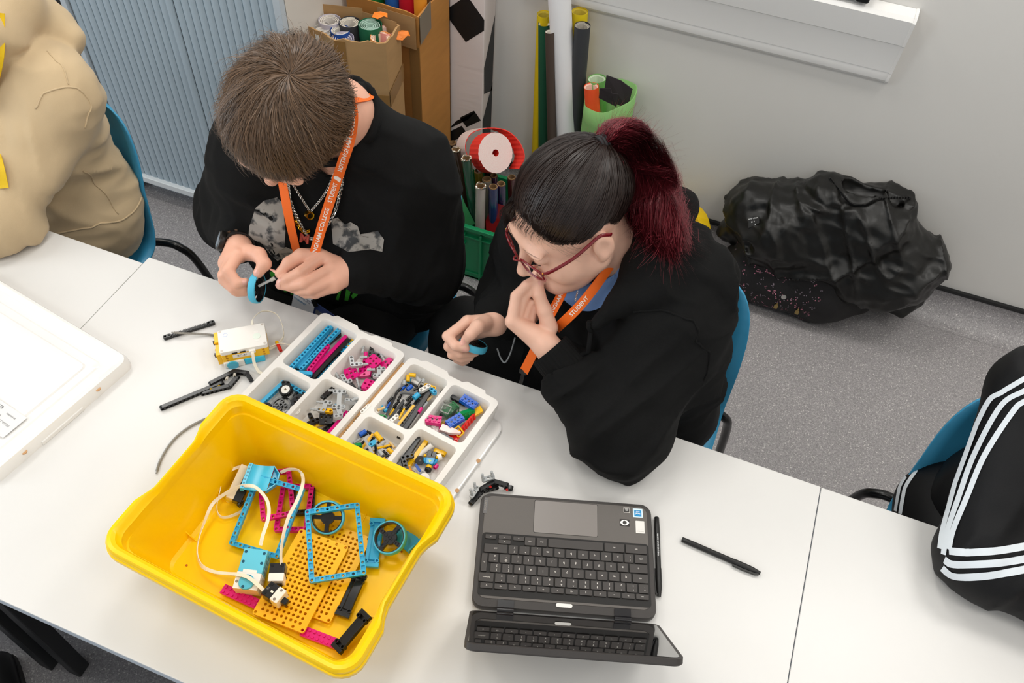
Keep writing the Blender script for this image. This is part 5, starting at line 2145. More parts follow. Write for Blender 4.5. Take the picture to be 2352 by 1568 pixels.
g2 = 'pieces in the gear pocket'
beam((-.6829,.6782,.767), (-.6722,.7264,.767), C_AZ, 'azure beam along the left wall of the gear pocket', roll=PI / 2, n=9)
beam((-.656,.7336,.764), (-.6293,.7294,.762), C_AZ, 'azure beam with holes up at the back of the gear pocket', n=5)
piece('gear', 'gear36', mk_gear(0.0188, 36), C_BK, (-.6477,.6873,.768), (0.05, -0.1, 0.3), 'large black gear with holes at the front of the gear pocket', None, 'gear')
piece('gear', 'gear36', mk_gear(0.0188, 36), C_BK, (-.6229,.722,.764), (-0.15, 0.1, 0.9), 'large black gear half under the dark pulley', None, 'gear')
tw = thing('small_wheel', 'small wheel with knobbly black tyre and white hub in the gear pocket', 'wheel', (-.6532,.7156,.776), (0.2, -0.1, 0.2))
mb = MB()
for k in range(24):
 a = 2 * PI * k / 24
 mb.box((0.0112 * math.cos(a), 0.0112 * math.sin(a), 0), (0.0022, 0.0018, 0.009), rot=(0, 0, a))
mb.lathe([(0.0085, -0.0048), (0.0105, -0.0048), (0.0112, -0.003), (0.0112, 0.003), (0.0105, 0.0048), (0.0085, 0.0048)], seg=32, closed=True)
mb.build('tyre', mat('rubber_black', 0x171717, 0.6), tw, auto=35)
mb = MB()
mb.lathe([(0.0, 0.004), (0.0082, 0.004), (0.0086, 0.003), (0.0086, -0.004), (0, -0.004)], seg=28)
mb.build('hub', pm(C_WH), tw, auto=40)
mb = MB()
mb.box((0, 0, 0.0042), (0.0044, 0.0015, 0.0004))
mb.box((0, 0, 0.0042), (0.0015, 0.0044, 0.0004))
mb.build('axle_hole', pm(0x8A7C66), tw)
pl = thing('pulley_wheel', 'dark grey pulley wheel lying on the black gear', 'wheel', (-.6181,.7029,.775), (0.12, 0.1, 0.5))
mb = MB()
mb.lathe([(0.0, 0.002), (0.0125, 0.002), (0.0145, 0.0035), (0.0148, 0.0025), (0.0130, 0.0), (0.0148, -0.0025), (0.0145, -0.0035), (0, -0.0035)], seg=36)
mb.build('disc', pm(0x34363A), pl, auto=35)
for k in range(6):
 mb = MB()
 a = k * PI / 3
 mb.lathe([(0.0, 0.0021), (0.0022, 0.0021), (0.0022, 0.0023), (0, 0.0023)], (0.008 * math.cos(a), 0.008 * math.sin(a), 0), 12)
 mb.build('pin_hole', pm(0x101010), pl)
wp = thing('pulley_wheel', 'small white pulley wheel at the front of the gear pocket', 'wheel', (-.6131,.6809,.781), (0.1, 0.15, 0))
mb = MB()
mb.lathe([(0.0, 0.0025), (0.0092, 0.0025), (0.0096, 0.002), (0.0088, 0.0), (0.0096, -0.002), (0, -0.0025)], seg=28)
mb.build('disc', pm(C_WH), wp, auto=40)
mb = MB()
mb.box((0, 0, 0.0026), (0.0044, 0.0015, 0.0004))
mb.box((0, 0, 0.0026), (0.0015, 0.0044, 0.0004))
mb.build('axle_hole', pm(0x8A7C66), wp)
for k in range(8):
 mb = MB()
 mb.box((0.006 * math.cos(k * PI / 4), 0.006 * math.sin(k * PI / 4), 0.0026), (0.004, 0.0007, 0.0003), rot=(0, 0, k * PI / 4))
 mb.build('rib', pm(0xCFC8BC), wp)
piece('gear', 'gear20', mk_gear(0.011, 20), C_LG, (-.6259,.6723,.77), (0.1, 0, 0.2), 'light grey gear peeping over the tub edge', None, 'gear')
mb = MB()
mb.lathe([(0.006, -0.0045), (0.0095, -0.0045), (0.0105, -0.002), (0.0105, 0.002), (0.0095, 0.0045), (0.006, 0.0045)], seg=28, closed=True)
tag(mb.build('rubber_ring', mat('rubber_black', 0x171717, 0.6), None, auto=35, loc=(-.67,.673,.766), rot=(0.1, 0.1, 0)), 'small black tyre at the left front of the gear pocket', 'tyre')
beam((-.6675,.7282,.774), (-.6563,.7309,.774), C_BK, 'black two-hole connector behind the white-hubbed wheel', n=2)

for i, (c, r, lab) in enumerate(((((-.5381,.8375,.775)), (0.15, 0.1, -0.35), 'magenta square connector at the back middle of its pocket'), ((-.5448,.8156,.768), (0.1, -0.25, 0.35), 'magenta square connector in the middle of its pocket'),
      ((-.5662,.8008,.768), (0.1, 0.2, -0.75), 'magenta square connector at the left of its pocket'), ((-.5195,.7838,.776), (-0.1, 0.1, 0.05), 'magenta square connector at the front of its pocket'),
      ((-.5109,.8443,.77), (0.5, 0.2, -0.6), 'magenta square connector tilted at the right wall of its pocket'))):
 flat(BISCUIT, 'biscuit', C_MG, c, r, lab, 'magenta square connectors')
tubep((-.5623,.8536,.772), (-.5543,.833,.772), C_MG, 'magenta connector tube behind the square connectors', ro=0.0042)
P2 = [((0.009, -0.008, 0.0), (0.020, -0.008, 0.0)), ((0.009, 0.008, 0.0), (0.020, 0.008, 0.0))]
connector(HSHAPE if 0 else LSHAPE, 'lshape', C_LG, (-.5662,.8222,.78), (0.1, 0.1, 0.6), 'light grey angle connector with pins at the left of the magenta pocket', P2)
connector(ZSHAPE, 'zshape', C_LG, (-.5138,.8141,.782), (0.0, 0.1, 0.5), 'light grey connector at the right of the magenta pocket', [((-0.010, 0.008, 0), (-0.020, 0.008, 0))])
connector(TSHAPE, 'tshape', C_LG, (-.5695,.7807,.772), (0.1, 0.0, 0.9), 'light grey connector at the front left of the magenta pocket', [((-0.008, 0.009, 0), (-0.008, 0.020, 0))])
pin((-.5759,.8704,.77), (-.5663,.8461,.776), C_LG, 'grey pin standing at the back of the magenta pocket')
pin((-.5372,.8638,.77), (-.5203,.8488,.772), C_LG, 'grey pin beside the black connector in the magenta pocket')
pin((-.5534,.7969,.766), (-.5396,.7809,.766), C_LG, 'grey pin in front of the leftmost magenta square')
flat(LSHAPE, 'lshape', C_BK, (-.5487,.8647,.77), (0.2, 0.1, 0.2), 'black angle connector at the back of the magenta pocket')
flat(TSHAPE, 'tshape', C_BK, (-.5276,.8152,.764), (0.1, 0.0, 1.4), 'black connector between the magenta squares')
beam((-.555,.7781,.768), (-.5428,.7714,.764), C_BK, 'small black connector at the front wall of the magenta pocket', n=3)
flat(LSHAPE, 'lshape', C_BK, (-.5272,.7759,.764), (0.0, 0.2, -0.5), 'black connector under the front magenta square')

connector(HSHAPE, 'hshape', C_LG, (-.5521,.731,.782), (0.05, 0.1, 0.45), 'large light grey H-shaped connector on the grey pile', [((-0.008, 0.020, 0), (-0.018, 0.020, 0))])
connector(ZSHAPE, 'zshape', C_LG, (-.5683,.7075,.782), (0.1, 0.0, 0.25), 'light grey bent connector at the left of the grey pile', [((-0.012, -0.008, 0), (-0.022, -0.008, 0)), ((-0.004, 0.008, 0), (-0.016, 0.008, 0))])
connector(ZSHAPE, 'zshape', C_LG, (-.5369,.7051,.784), (-0.1, 0.1, 0.75), 'light grey bent connector at the front of the grey pile', [((0.010, -0.008, 0), (0.021, -0.008, 0))])
connector(LSHAPE, 'lshape', C_LG, (-.5354,.7434,.778), (0.3, 0.3, 2.1), 'light grey connector at the back right of the grey pile', P2)
pin((-.5282,.7382,.786), (-.5215,.7453,.786), C_LG, 'grey pin lying on the back of the grey pile')
beam((-.5851,.732,.772), (-.579,.7517,.772), C_BK, 'black beam on its side behind the grey pile', roll=PI / 2, n=4)
flat(BISCUIT, 'biscuit', C_BK, (-.5582,.6916,.772), (0.1, 0.1, 0.4), 'black square connector in front of the grey pile')
flat(TSHAPE, 'tshape', C_BK, (-.5802,.6798,.774), (0.0, 0.0, 0.9), 'black T-shaped connector at the left of the grey pile')
flat({(0, 0): 'h', (1, 0): 'x', (2, 0): 'h'}, 'short3', C_YE, (-.5622,.7024,.78), (0.1, 0, 0.15), 'yellow short connector on the black square connector')
flat(LSHAPE, 'lshape', C_YE, (-.5734,.6844,.766), (0.2, 0.1, 0.9), 'yellow connector beside the black T-shaped connector')
beam((-.5813,.6711,.763), (-.5751,.6818,.763), C_YE, 'yellow beam end at the left front of the grey pile', n=3)
beam((-.5395,.6636,.769), (-.5321,.709,.769), C_MG, 'magenta beam on its side along the right wall of the grey pile', roll=PI / 2, n=9)
beam((-.5322,.6668,.766), (-.5245,.7404,.766), C_BK, 'black beam with holes up against the right wall of the grey pile', n=13)
beam((-.5561,.664,.764), (-.5447,.6859,.764), C_BK, 'black beam with holes up at the front of the grey pile', n=5)
tubep((-.5599,.7258,.768), (-.5503,.7195,.768), C_AZ, 'azure connector deep in the grey pile')

# --- pins and axles pocket
tubep((-.4604,.8295,.786), (-.4477,.8327,.786), C_YE, 'yellow corner connector at the back of the pin pocket')
tubep((-.4614,.8296,.784), (-.4575,.8192,.78), C_YE, 'yellow tube connector under the corner connector')
tubep((-.4621,.8117,.776), (-.4643,.8184,.78), C_LG, 'light grey bushing by the left wall of the pin pocket')
tubep((-.4512,.8356,.778), (-.4356,.8291,.778), C_LG, 'light grey connector tube at the back of the pin pocket')
tubep((-.4539,.8278,.774), (-.4382,.8247,.774), 0xD8D6D0, 'pale grey connector tube next to the dark one')
tubep((-.4333,.8295,.776), (-.4326,.8359,.778), C_LG, 'light grey bushing at the back right of the pin pocket')
tubep((-.4546,.8252,.77), (-.4396,.8218,.77), C_DG, 'dark grey connector tube in the pin pocket')
tubep((-.4525,.8044,.774), (-.4483,.816,.774), C_BL, 'blue connector in the pin pocket, right of the blue pin', ro=0.0044)
pin((-.4645,.7998,.772), (-.4606,.8101,.772), C_BL, 'blue pin at the left wall of the pin pocket')
beam((-.4251,.8051,.784), (-.415,.8212,.784), C_WH, 'white three-hole beam at the back right of the pin pocket', n=3)
beam((-.4087,.8169,.782), (-.4,.8132,.782), C_AZ, 'azure two-hole connector at the right wall of the pin pocket', n=2)
tubep((-.4293,.7863,.784), (-.4258,.7973,.784), C_AZ, 'azure square connector in the middle of the pin pocket', ro=0.005)
axle((-.4602,.7258,.774), (-.4654,.7861,.778), C_BK, 'long black axle at the left of the pin pocket')
axle((-.4553,.7243,.772), (-.4471,.7806,.776), C_BK, 'long black axle in the middle of the pin pocket')
axle((-.4605,.7919,.776), (-.4351,.7996,.776), C_BK, 'black axle lying crosswise in the pin pocket')
gP = 'loose black pins in the pin pocket'
BP = []
ORD = 'first second third fourth fifth sixth seventh eighth ninth tenth eleventh twelfth thirteenth fourteenth fifteenth'.split()
for a, b in (((-.4741,.7637,.772), (-.4697,.7815,.772)), ((-.4667,.7919,.774), (-.4651,.8012,.774)), ((-.4425,.8092,.772), (-.4329,.8209,.772)), ((-.4443,.7817,.772), (-.4375,.7954,.776)), ((-.4377,.7641,.77), (-.4335,.7811,.772)),
    ((-.4606,.7641,.768), (-.4559,.7783,.77)), ((-.4578,.777,.772), (-.458,.7918,.772)), ((-.4422,.7751,.768), (-.4345,.796,.77)), ((-.4286,.7888,.766), (-.4267,.8036,.77)), ((-.4476,.7535,.766), (-.443,.7695,.768)),
    ((-.4624,.806,.768), (-.4606,.8187,.768)), ((-.4341,.8078,.766), (-.4329,.8186,.768)), ((-.4598,.7549,.764), (-.4594,.7719,.764)), ((-.4486,.766,.764), (-.4491,.78,.766)), ((-.4348,.8281,.766), (-.4256,.8277,.766))):
 BP.append(pin(a, b, C_BK, '', gP))
for q_, o_ in enumerate(sorted(BP, key=lambda o: -o.location.y)):
 tag(o_, 'small black connector pin in the pin pocket, %s counting from its back wall' % ORD[q_], 'pin', gP)
pin((-.4592,.7419,.768), (-.4564,.7613,.77), C_YE, 'yellow axle pin between the two long black axles')
pin((-.4398,.745,.768), (-.4399,.7652,.77), C_YE, 'yellow axle pin left of the long yellow axle')
axle((-.4345,.7226,.774), (-.4257,.7761,.776), C_YE, 'long yellow axle in the pin pocket')
beam((-.4475,.7218,.78), (-.4406,.741,.78), C_WH, 'white three-hole beam at the front of the pin pocket', n=3)
beam((-.4808,.7243,.778), (-.4784,.7366,.778), C_WH, 'cream short beam at the left wall of the pin pocket', n=3)
pin((-.4778,.7364,.784), (-.4679,.7479,.784), C_TN, 'tan pin on the cream short beam')
tubep((-.482,.7212,.776), (-.47,.7259,.782), C_YE, 'yellow angled connector at the front left of the pin pocket', ro=0.0042)
tubep((-.4528,.7164,.776), (-.4426,.7167,.776), C_YE, 'yellow connector at the front of the pin pocket, left half', ro=0.0042)
tubep((-.4426,.7167,.776), (-.4339,.7164,.776), C_YE, 'yellow connector at the front of the pin pocket, right half', ro=0.0042)
flat({(0, 0): 'h', (1, 0): 'h'}, 'short2', C_GN, (-.4669,.7307,.776), (0.3, 0.3, 0.5), 'green two-hole connector in the pin pocket')
pin((-.4695,.751,.772), (-.4682,.7694,.772), C_BL, 'blue axle pin under the left black axle')
tubep((-.4809,.7478,.774), (-.478,.7542,.774), C_AZ, 'azure connector behind the tan pin')
tubep((-.4703,.7455,.772), (-.4674,.752,.772), C_AZ, 'azure connector beside the blue axle pin')
beam((-.4301,.7183,.77), (-.4214,.815,.772), C_BK, 'long black beam with holes up in the pin pocket', n=15)
beam((-.4194,.716,.774), (-.4117,.8096,.776), 0x2A2A2C, 'long dark panel beam at the right wall of the pin pocket', roll=PI / 2, n=15)
tubep((-.4112,.7657,.776), (-.4102,.7765,.776), C_MG, 'magenta connector at the right wall of the pin pocket')
pin((-.4094,.7988,.772), (-.405,.8102,.772), C_TN, 'beige connector at the right wall of the pin pocket')
pin((-.4102,.7816,.772), (-.4074,.7944,.772), C_LG, 'grey pin beside the magenta connector')
tubep((-.4598,.8246,.768), (-.4603,.8331,.768), C_AZ, 'azure connector under the yellow corner connector')
beam((-.426,.8287,.77), (-.409,.8284,.77), C_YE, 'yellow beam under the white beam in the pin pocket', n=3)


# --- bricks pocket
def xbrick(col, a, b, z, label):
 o = piece('axle_hole_brick', ('brick', 4, 2), mk_brick(4, 2), col, mid(a, b), along(a, b), label, None, 'brick')
 c = bpy.data.objects.new('axle_holes', coloured(('xh', 4), mk_holes_x(4), 0x0A1020 if col == C_BL else 0x50032C))
 COL.objects.link(c)
 c.parent = o
 return o


beam((-.3827,.8288,.766), (-.3554,.8244,.766), 0x2A2B2E, 'dark grey long piece at the back of the brick pocket', roll=PI / 2, n=7)
xbrick(C_BL, (-.3488,.8212,.778), (-.321,.8146,.776), 0, 'blue brick with cross holes at the back of the brick pocket')
xbrick(C_BL, (-.3487,.7583,.778), (-.334,.7828,.778), 0, 'blue brick with cross holes in the middle of the brick pocket')
xbrick(C_MG, (-.3923,.7529,.778), (-.3653,.7593,.778), 0, 'magenta brick with cross holes at the left of the brick pocket')
piece('green_brick', ('brick', 4, 2), mk_brick(4, 2), C_GN, mid((-.3422,.7899,.772), (-.326,.8082,.772)), (1.2, 0.1, yaw((-.3422,.7899,.772), (-.326,.8082,.772))), 'green brick on its side under the back blue brick', None, 'brick')
piece('green_brick', ('brick', 4, 2), mk_brick(4, 2), C_GN, mid((-.3711,.7847,.758), (-.3578,.8178,.758)), along((-.3711,.7847,.758), (-.3578,.8178,.758)), 'green brick seen through the clear dome', None, 'brick')
piece('dark_plate', ('brick', 6, 2, 'p'), mk_brick(6, 2, 0.0032), 0x232427, (-.3767,.7914,.757), (0, 0, 0.5), 'black plate under the clear dome', None, 'plate')
dome = thing('clear_dome', 'transparent clear dome lying upside down in the brick pocket', 'dome', (-.3673,.7884,.772), (0.12, 0.08, 0))
mb = MB()
pr = [(0.0235 * math.cos(a), 0.012 * math.sin(a)) for a in np.linspace(0, PI / 2, 9)[:-1]] + [(0.0, 0.012)]
mb.lathe([(0.0245, 0.0), (0.0245, 0.001)] + pr[1:] + [(0, 0.0108)] + [(r * 0.955, z * 0.9) for r, z in pr[::-1][1:]], seg=40)
mb.build('dome_shell', mat('clear_plastic', 0xFCFDFC, 0.02, trans=1.0, ior=1.12), dome, smooth=True)
mb = MB()
for a in range(4):
 mb.box((0.0075 * math.cos(a * PI / 2), 0.0075 * math.sin(a * PI / 2), 0.0125), (0.0012, 0.016, 0.003), rot=(0, 0, a * PI / 2))
mb.build('socket', mat('clear_plastic_socket', 0xE6EAE4, 0.1, trans=0.75, ior=1.2), dome)
piece('red_brick', ('brick', 6, 2, 'p'), mk_brick(4, 2, 0.0096), C_RD, mid((-.3273,.7675,.768), (-.3207,.7958,.768)), along((-.3273,.7675,.768), (-.3207,.7958,.768), 1.45), 'red brick on its side by the right wall', None, 'brick')
piece('yellow_slope', 'wedge_y', mk_wedge(0.028, 0.012, 0.01), C_YE, (-.3185,.8111,.764), (0.2, -0.2, 0.9), 'yellow slope at the right wall of the brick pocket', None, 'brick')
mb = MB()
for s in ((0, 0.006, 0.016, 0.002), (0, -0.006, 0.016, 0.002), (0.008, 0, 0.002, 0.012), (-0.008, 0, 0.002, 0.012), (0, 0, 0.005, 0.006)):
 mb.box((s[0], s[1], 0), (s[2], s[3], 0.006))
tag(mb.build('window_frame_brick', pm(C_YE), None, loc=(-.328,.7572,.775), rot=(0.5, 0.2, -0.5)), 'yellow hollow square brick in front of the red brick', 'brick')
piece('pale_slope', 'wedge_w', mk_wedge(0.036, 0.013, 0.008), 0xF4D9D2, (-.3412,.7488,.776), (0, 0, yaw((-.3586,.7497,.77), (-.327,.7491,.77)) + PI), 'pale pink slope on the red plate at the front of the brick pocket', None, 'brick')
piece('red_plate', ('brick', 4, 2, 'q'), mk_brick(5, 2, 0.0032), C_RD, (-.3429,.7468,.768), (0, 0.0, yaw((-.3586,.7497,.77), (-.327,.7491,.77))), 'red plate under the pale pink slope', None, 'plate')
piece('dark_slope', 'wedge_d', mk_wedge(0.046, 0.013, 0.011), 0x333539, (-.3531,.7337,.772), (0, 0.1, yaw((-.3752,.7376,.77), (-.3332,.7326,.77))), 'dark grey wedge at the front wall of the brick pocket', None, 'brick')
M_CLR = mat('clear_plastic', 0xF4F6F4, 0.03, trans=1.0)
for c, r, lab in (((-.3876,.7491,.762), 0.5, 'clear brick at the left front of the brick pocket'), ((-.3693,.7504,.764), 0.9, 'clear brick behind the dark wedge')):
 o = piece('clear_brick', ('brick', 2, 2), mk_brick(2, 2), 0xF1EBE6, c, (0.2, 0.2, r), lab, 'clear bricks', 'brick')
piece('yellow_plate', ('brick', 4, 2, 'q2'), mk_brick(4, 2, 0.0032), C_YE, (-.3625,.7694,.76), (0, 0.1, 0.8), 'yellow plate under the front blue brick', None, 'plate')
piece('magenta_frame', 'short3', centred({(0, 0): 'h', (1, 0): 'x', (2, 0): 'h'}, 0.0074), C_MG, (-.3561,.7594,.772), (0.4, 0, 0.9), 'magenta connector beside the front blue brick', None, 'connector')

# --- mixed pins pocket (front left of the right tray)
tubep((-.4848,.6805,.778), (-.4788,.6919,.778), C_BL, 'blue angled connector at the back of the mixed pocket', ro=0.0043)
tubep((-.4598,.6936,.78), (-.4442,.6846,.78), C_YE, 'yellow smooth connector in the mixed pocket', ro=0.0048)
axle((-.4723,.6757,.784), (-.4356,.6452,.784), C_LG, 'light grey axle lying across the mixed pocket')
axle((-.4709,.6545,.772), (-.4661,.6932,.774), C_YE, 'long yellow axle under the grey axle')
pin((-.4883,.6665,.772), (-.4818,.6757,.774), C_LG, 'grey pin at the left wall of the mixed pocket')
pin((-.4919,.658,.768), (-.4883,.6673,.768), C_LG, 'grey pin nearest the tub in the mixed pocket')
tubep((-.4405,.6787,.778), (-.4385,.685,.78), C_LG, 'light grey bushing right of the yellow connector')
tubep((-.4401,.6672,.774), (-.4301,.6608,.774), C_LG, 'light grey bushing at the front of the mixed pocket')
flat({(0, 0): 'h', (1, 0): 'h'}, 'short2', C_GN, (-.4785,.6601,.776), (1.2, 0.1, 0.6), 'green connector at the left of the mixed pocket')
flat({(0, 0): 'x', (1, 0): 's'}, 'short2x', C_AZ, (-.4548,.6709,.782), (0.2, 0.1, 1.2), 'azure connector left of the grey bushing')
pin((-.4325,.6894,.776), (-.4156,.681,.776), C_TN, 'tan pin at the back wall of the mixed pocket')
pin((-.4452,.6707,.774), (-.4271,.6852,.774), C_YE, 'yellow pin lying crosswise in the mixed pocket')
tubep((-.4271,.6752,.776), (-.4172,.672,.774), C_YE, 'yellow connector at the right wall of the mixed pocket', ro=0.0042)
gM = 'loose black pins in the mixed pocket'
BM = []
for a, b in (((-.4849,.6797,.772), (-.4739,.6919,.774)), ((-.4804,.6969,.77), (-.4653,.6944,.77)), ((-.4547,.6794,.774), (-.4359,.6508,.774)), ((-.4291,.6569,.772), (-.4232,.6651,.772)), ((-.4356,.6714,.772), (-.4196,.6647,.772)),
    ((-.4772,.6677,.77), (-.4726,.679,.772)), ((-.4637,.655,.77), (-.459,.6692,.772)), ((-.4515,.6839,.768), (-.4468,.6947,.768)), ((-.437,.6775,.772), (-.4233,.6823,.772)), ((-.4618,.6537,.766), (-.4542,.6521,.766)), ((-.4649,.6845,.766), (-.4634,.695,.766))):
 BM.append(pin(a, b, C_BK, '', gM))
for q_, o_ in enumerate(sorted(BM, key=lambda o: -o.location.y)):
 tag(o_, 'small black connector pin in the mixed pocket, %s counting from its back wall' % ORD[q_], 'pin', gM)
pin((-.4515,.6641,.77), (-.4417,.6548,.77), C_YE, 'yellow pin beside the end of the grey axle')
tubep((-.4286,.6497,.776), (-.4212,.6553,.778), C_YE, 'yellow connector at the tub edge in the mixed pocket')

# --- figure pocket
t_ = {(i, j): 'h' if j == 0 else 's' for i in range(9) for j in range(2)}
flat(t_, 'wide_beam', C_BK, mid((-.3935,.713,.77), (-.3974,.6583,.77)), (along((-.3935,.713,.77), (-.3974,.6583,.77))), 'wide black beam with a row of holes by the left wall of the figure pocket')
beam((-.382,.6706,.764), (-.3759,.7167,.764), C_YE, 'yellow beam on its side under the wide black beam', roll=PI / 2, n=9)
flat({**{(i, 0): 'h' for i in range(5)}, (0, 1): 'h', (0, 2): 'h', (4, 1): 'x'}, 'big_l', C_BK, (-.3776,.6609,.776), (0, 0.1, -0.85), 'black angled beam over the tub edge in the figure pocket')
mb = MB()
mb.lathe([(0.0022, -0.0016), (0.0078, -0.0016), (0.0080, 0.0), (0.0078, 0.0016), (0.0022, 0.0016)], seg=30, closed=True)
tag(mb.build('rubber_ring', mat('rubber_dark', 0x2B2B2B, 0.6), None, auto=40, loc=(-.3693,.6826,.764), rot=(0.25, 0.1, 0)), 'dark rubber ring beside the toy figure', 'ring')
mb = MB()
mb.pipe((0, 0, 0), (0.022, 0, 0), 0.0048, 0.0032, 18)
mb.lathe([(0.0048, 0.0), (0.0062, -0.012), (0.0048, -0.013)], (0, 0, 0), 18, axis=Matrix.Rotation(PI / 2, 3, 'Y'))
tag(mb.build('white_cone', pm(C_WH), None, auto=40, loc=(-.3722,.6978,.764), rot=(0, -0.45, 0.95)), 'white tapered tube leaning in the figure pocket', 'connector')
fg = thing('toy_figure', 'small yellow-headed toy figure with azure jacket lying on its back', 'toy figure', (-.3513,.6854,.767), (0, 0, yaw((-.3464,.6658,.767), (-.3545,.7032,.767)) - PI / 2))
mb = MB()
mb.loft([[(-w, y, -0.004), (w, y, -0.004), (w, y, 0.004), (-w, y, 0.004)] for y, w in ((-0.0065, 0.0058), (0.0060, 0.0082))])
mb.build('torso', pm(0x2597CF), fg, bevel=0.0008)
mb = MB()
mb.add([(-0.003, 0.001, 0.0042), (0.003, 0.001, 0.0042), (0, -0.0045, 0.0042)], [(0, 2, 1)])
mb.build('badge', pm(0xB6D334), fg)
mb = MB()
mb.box((0, 0.0076, 0), (0.0160, 0.0034, 0.0072))
mb.build('hips', pm(C_BK), fg, bevel=0.0006)
for s in (-1, 1):
 mb = MB()
 mb.box((s * 0.0040, 0.0140, 0), (0.0074, 0.0115, 0.0078))
 mb.build('leg', pm(C_BK), fg, bevel=0.0006)
 mb = MB()
 mb.tube([(s * 0.0066, -0.0045, 0.0005), (s * 0.0098, 0.0005, 0.001), (s * 0.0105, 0.0048, 0.003)], [0.0026, 0.0026, 0.0024], 10)
 mb.build('arm', pm(0x2597CF), fg, smooth=True)
 mb = MB()
 mb.pipe((s * 0.0108, 0.0062, 0.0045), (s * 0.0108, 0.0092, 0.0045), 0.0026, 0.0015, 12)
 mb.build('hand', pm(C_YE), fg, auto=40)
mb = MB()
mb.lathe([(0.0, -0.0045), (0.0044, -0.0045), (0.0051, -0.0035), (0.0051, 0.0035), (0.0044, 0.0045), (0, 0.0045)], (0, -0.0125, 0), 20, axis=Matrix.Rotation(PI / 2, 3, 'X'))
mb.build('head', pm(C_YE), fg, auto=40)
mb = MB()
mb.lathe([(0.0, -0.0035), (0.0050, -0.0035), (0.0062, -0.001), (0.0058, 0.003), (0.003, 0.005), (0, 0.0054)], (0, -0.0158, -0.0006), 16, axis=Matrix.Rotation(PI / 2, 3, 'X'))
mb.build('hair', pm(0x161412), fg, smooth=True)
axle((-.3736,.6722,.764), (-.359,.6624,.764), C_BL, 'blue axle pin left of the figure')
tubep((-.3819,.6586,.768), (-.3712,.6519,.768), C_OR, 'orange connector inside the black angled beam', ro=0.0044)
beam((-.3856,.6553,.762), (-.3763,.6498,.762), 0xB8DDF2, 'pale blue piece at the tub edge in the figure pocket', roll=PI / 2, n=2)
axle((-.3591,.6474,.77), (-.3535,.6599,.77), 0x8E9092, 'grey axle at the tub edge in the figure pocket')
mb = MB()
mb.lathe([(0.0, 0.003), (0.0088, 0.003), (0.0092, 0.002), (0.0084, 0.0), (0.0092, -0.002), (0, -0.003)], seg=26)
tag(mb.build('white_pulley', pm(C_WH), None, auto=40, loc=(-.3457,.6502,.77), rot=(0.2, 0.1, 0)), 'white pulley wheel at the tub edge in the figure pocket', 'wheel')
tubep((-.3432,.6968,.768), (-.3372,.7022,.768), 0xF3F0EA, 'white connector at the right wall of the figure pocket', ro=0.006)
beam((-.3519,.7102,.764), (-.337,.7107,.764), C_YE, 'yellow piece behind the figure legs', roll=PI / 2, n=3)
tubep((-.3397,.678,.764), (-.3384,.6861,.764), C_MG, 'magenta connector right of the figure')

# ================================================================ HUB, BLACK ARM, RACK AND HOSES ON THE TABLE
HA = math.radians(37.8)
hub = thing('robot_hub', 'white and yellow programmable hub with motors, small label ZC-3P', 'robot hub', (-0.787, 0.7845, TZ), HA)
M_YP = pm(C_YE)
mb = MB()
mb.prism(rrect(-0.044, -0.028, 0.044, 0.028, 0.004, 3), 0.036, 0.046)
mb.build('white_top', pm(C_WH), hub, bevel=0.0012)
mb = MB()
mb.prism(rrect(-0.0435, -0.0275, 0.0435, 0.0275, 0.002, 2), 0.015, 0.036)
mb.build('yellow_base', M_YP, hub, bevel=0.0008)
for x in (-0.0395, 0.0395):
 for y in (-0.0235, 0.0235):
  mb = MB()
  mb.lathe([(0.0, 0.0461), (0.0026, 0.0461), (0.0026, 0.0463), (0, 0.0463)], (x, y, 0), 14)
  mb.build('pin_hole', pm(0xC9BFB4), hub)
mb = MB()
mb.pipe((-0.030, 0.014, 0.0455), (-0.030, 0.014, 0.0464), 0.0042, 0.0036, 24)
mb.build('bluetooth_ring', pm(0xB9CBF2), hub)
mb = MB()
mb.lathe([(0.0, 0.0460), (0.0074, 0.0460), (0.0074, 0.0466), (0, 0.0467)], (0.0265, -0.003, 0), 28)
mb.build('centre_button', pm(0xE6EFE2), hub, auto=40)
for yy in (0.008, -0.014):
 mb = MB()
 mb.prism([(x + 0.0265, y + yy) for x, y in rrect(-0.0042, -0.003, 0.0042, 0.003, 0.002, 3)], 0.0458, 0.0462)
 mb.build('side_button', pm(0xF3EFE8), hub)
for x in (-0.018, -0.003):
 mb = MB()
 mb.box((x, -0.0283, 0.0385), (0.010, 0.0012, 0.003))
 mb.build('port', pm(0x2E2A28), hub)
mb = MB()
mb.box((0.014, -0.0300, 0.0375), (0.012, 0.006, 0.007))
mb.build('cable_plug', pm(0xF3EFE8), hub, bevel=0.0008)
for x in (-0.034, 0.034):
 for z in (0.033, 0.0265, 0.0195):
  mb = MB()
  mb.lathe([(0.0, 0.0), (0.0023, 0.0), (0.0023, 0.0003), (0, 0.0003)], (x, -0.0276, z), 12, axis=Matrix.Rotation(PI / 2, 3, 'X'))
  mb.build('pin_hole', pm(0xC07F00), hub)
mb = MB()
mb.box((-0.006, -0.0279, 0.0285), (0.034, 0.0006, 0.0095))
lbl = mb.build('name_label', pm(0xF4F1EC), hub)
mb = MB()
put_text(mb, 'ZC-3P', 0.0070, Matrix.Translation((-0.006, -0.0284, 0.0283)) @ Matrix.Rotation(PI / 2, 4, 'X'), 0.005)
mb.build('label_text', mat('ink_dark', 0x3A3735, 0.5), lbl)
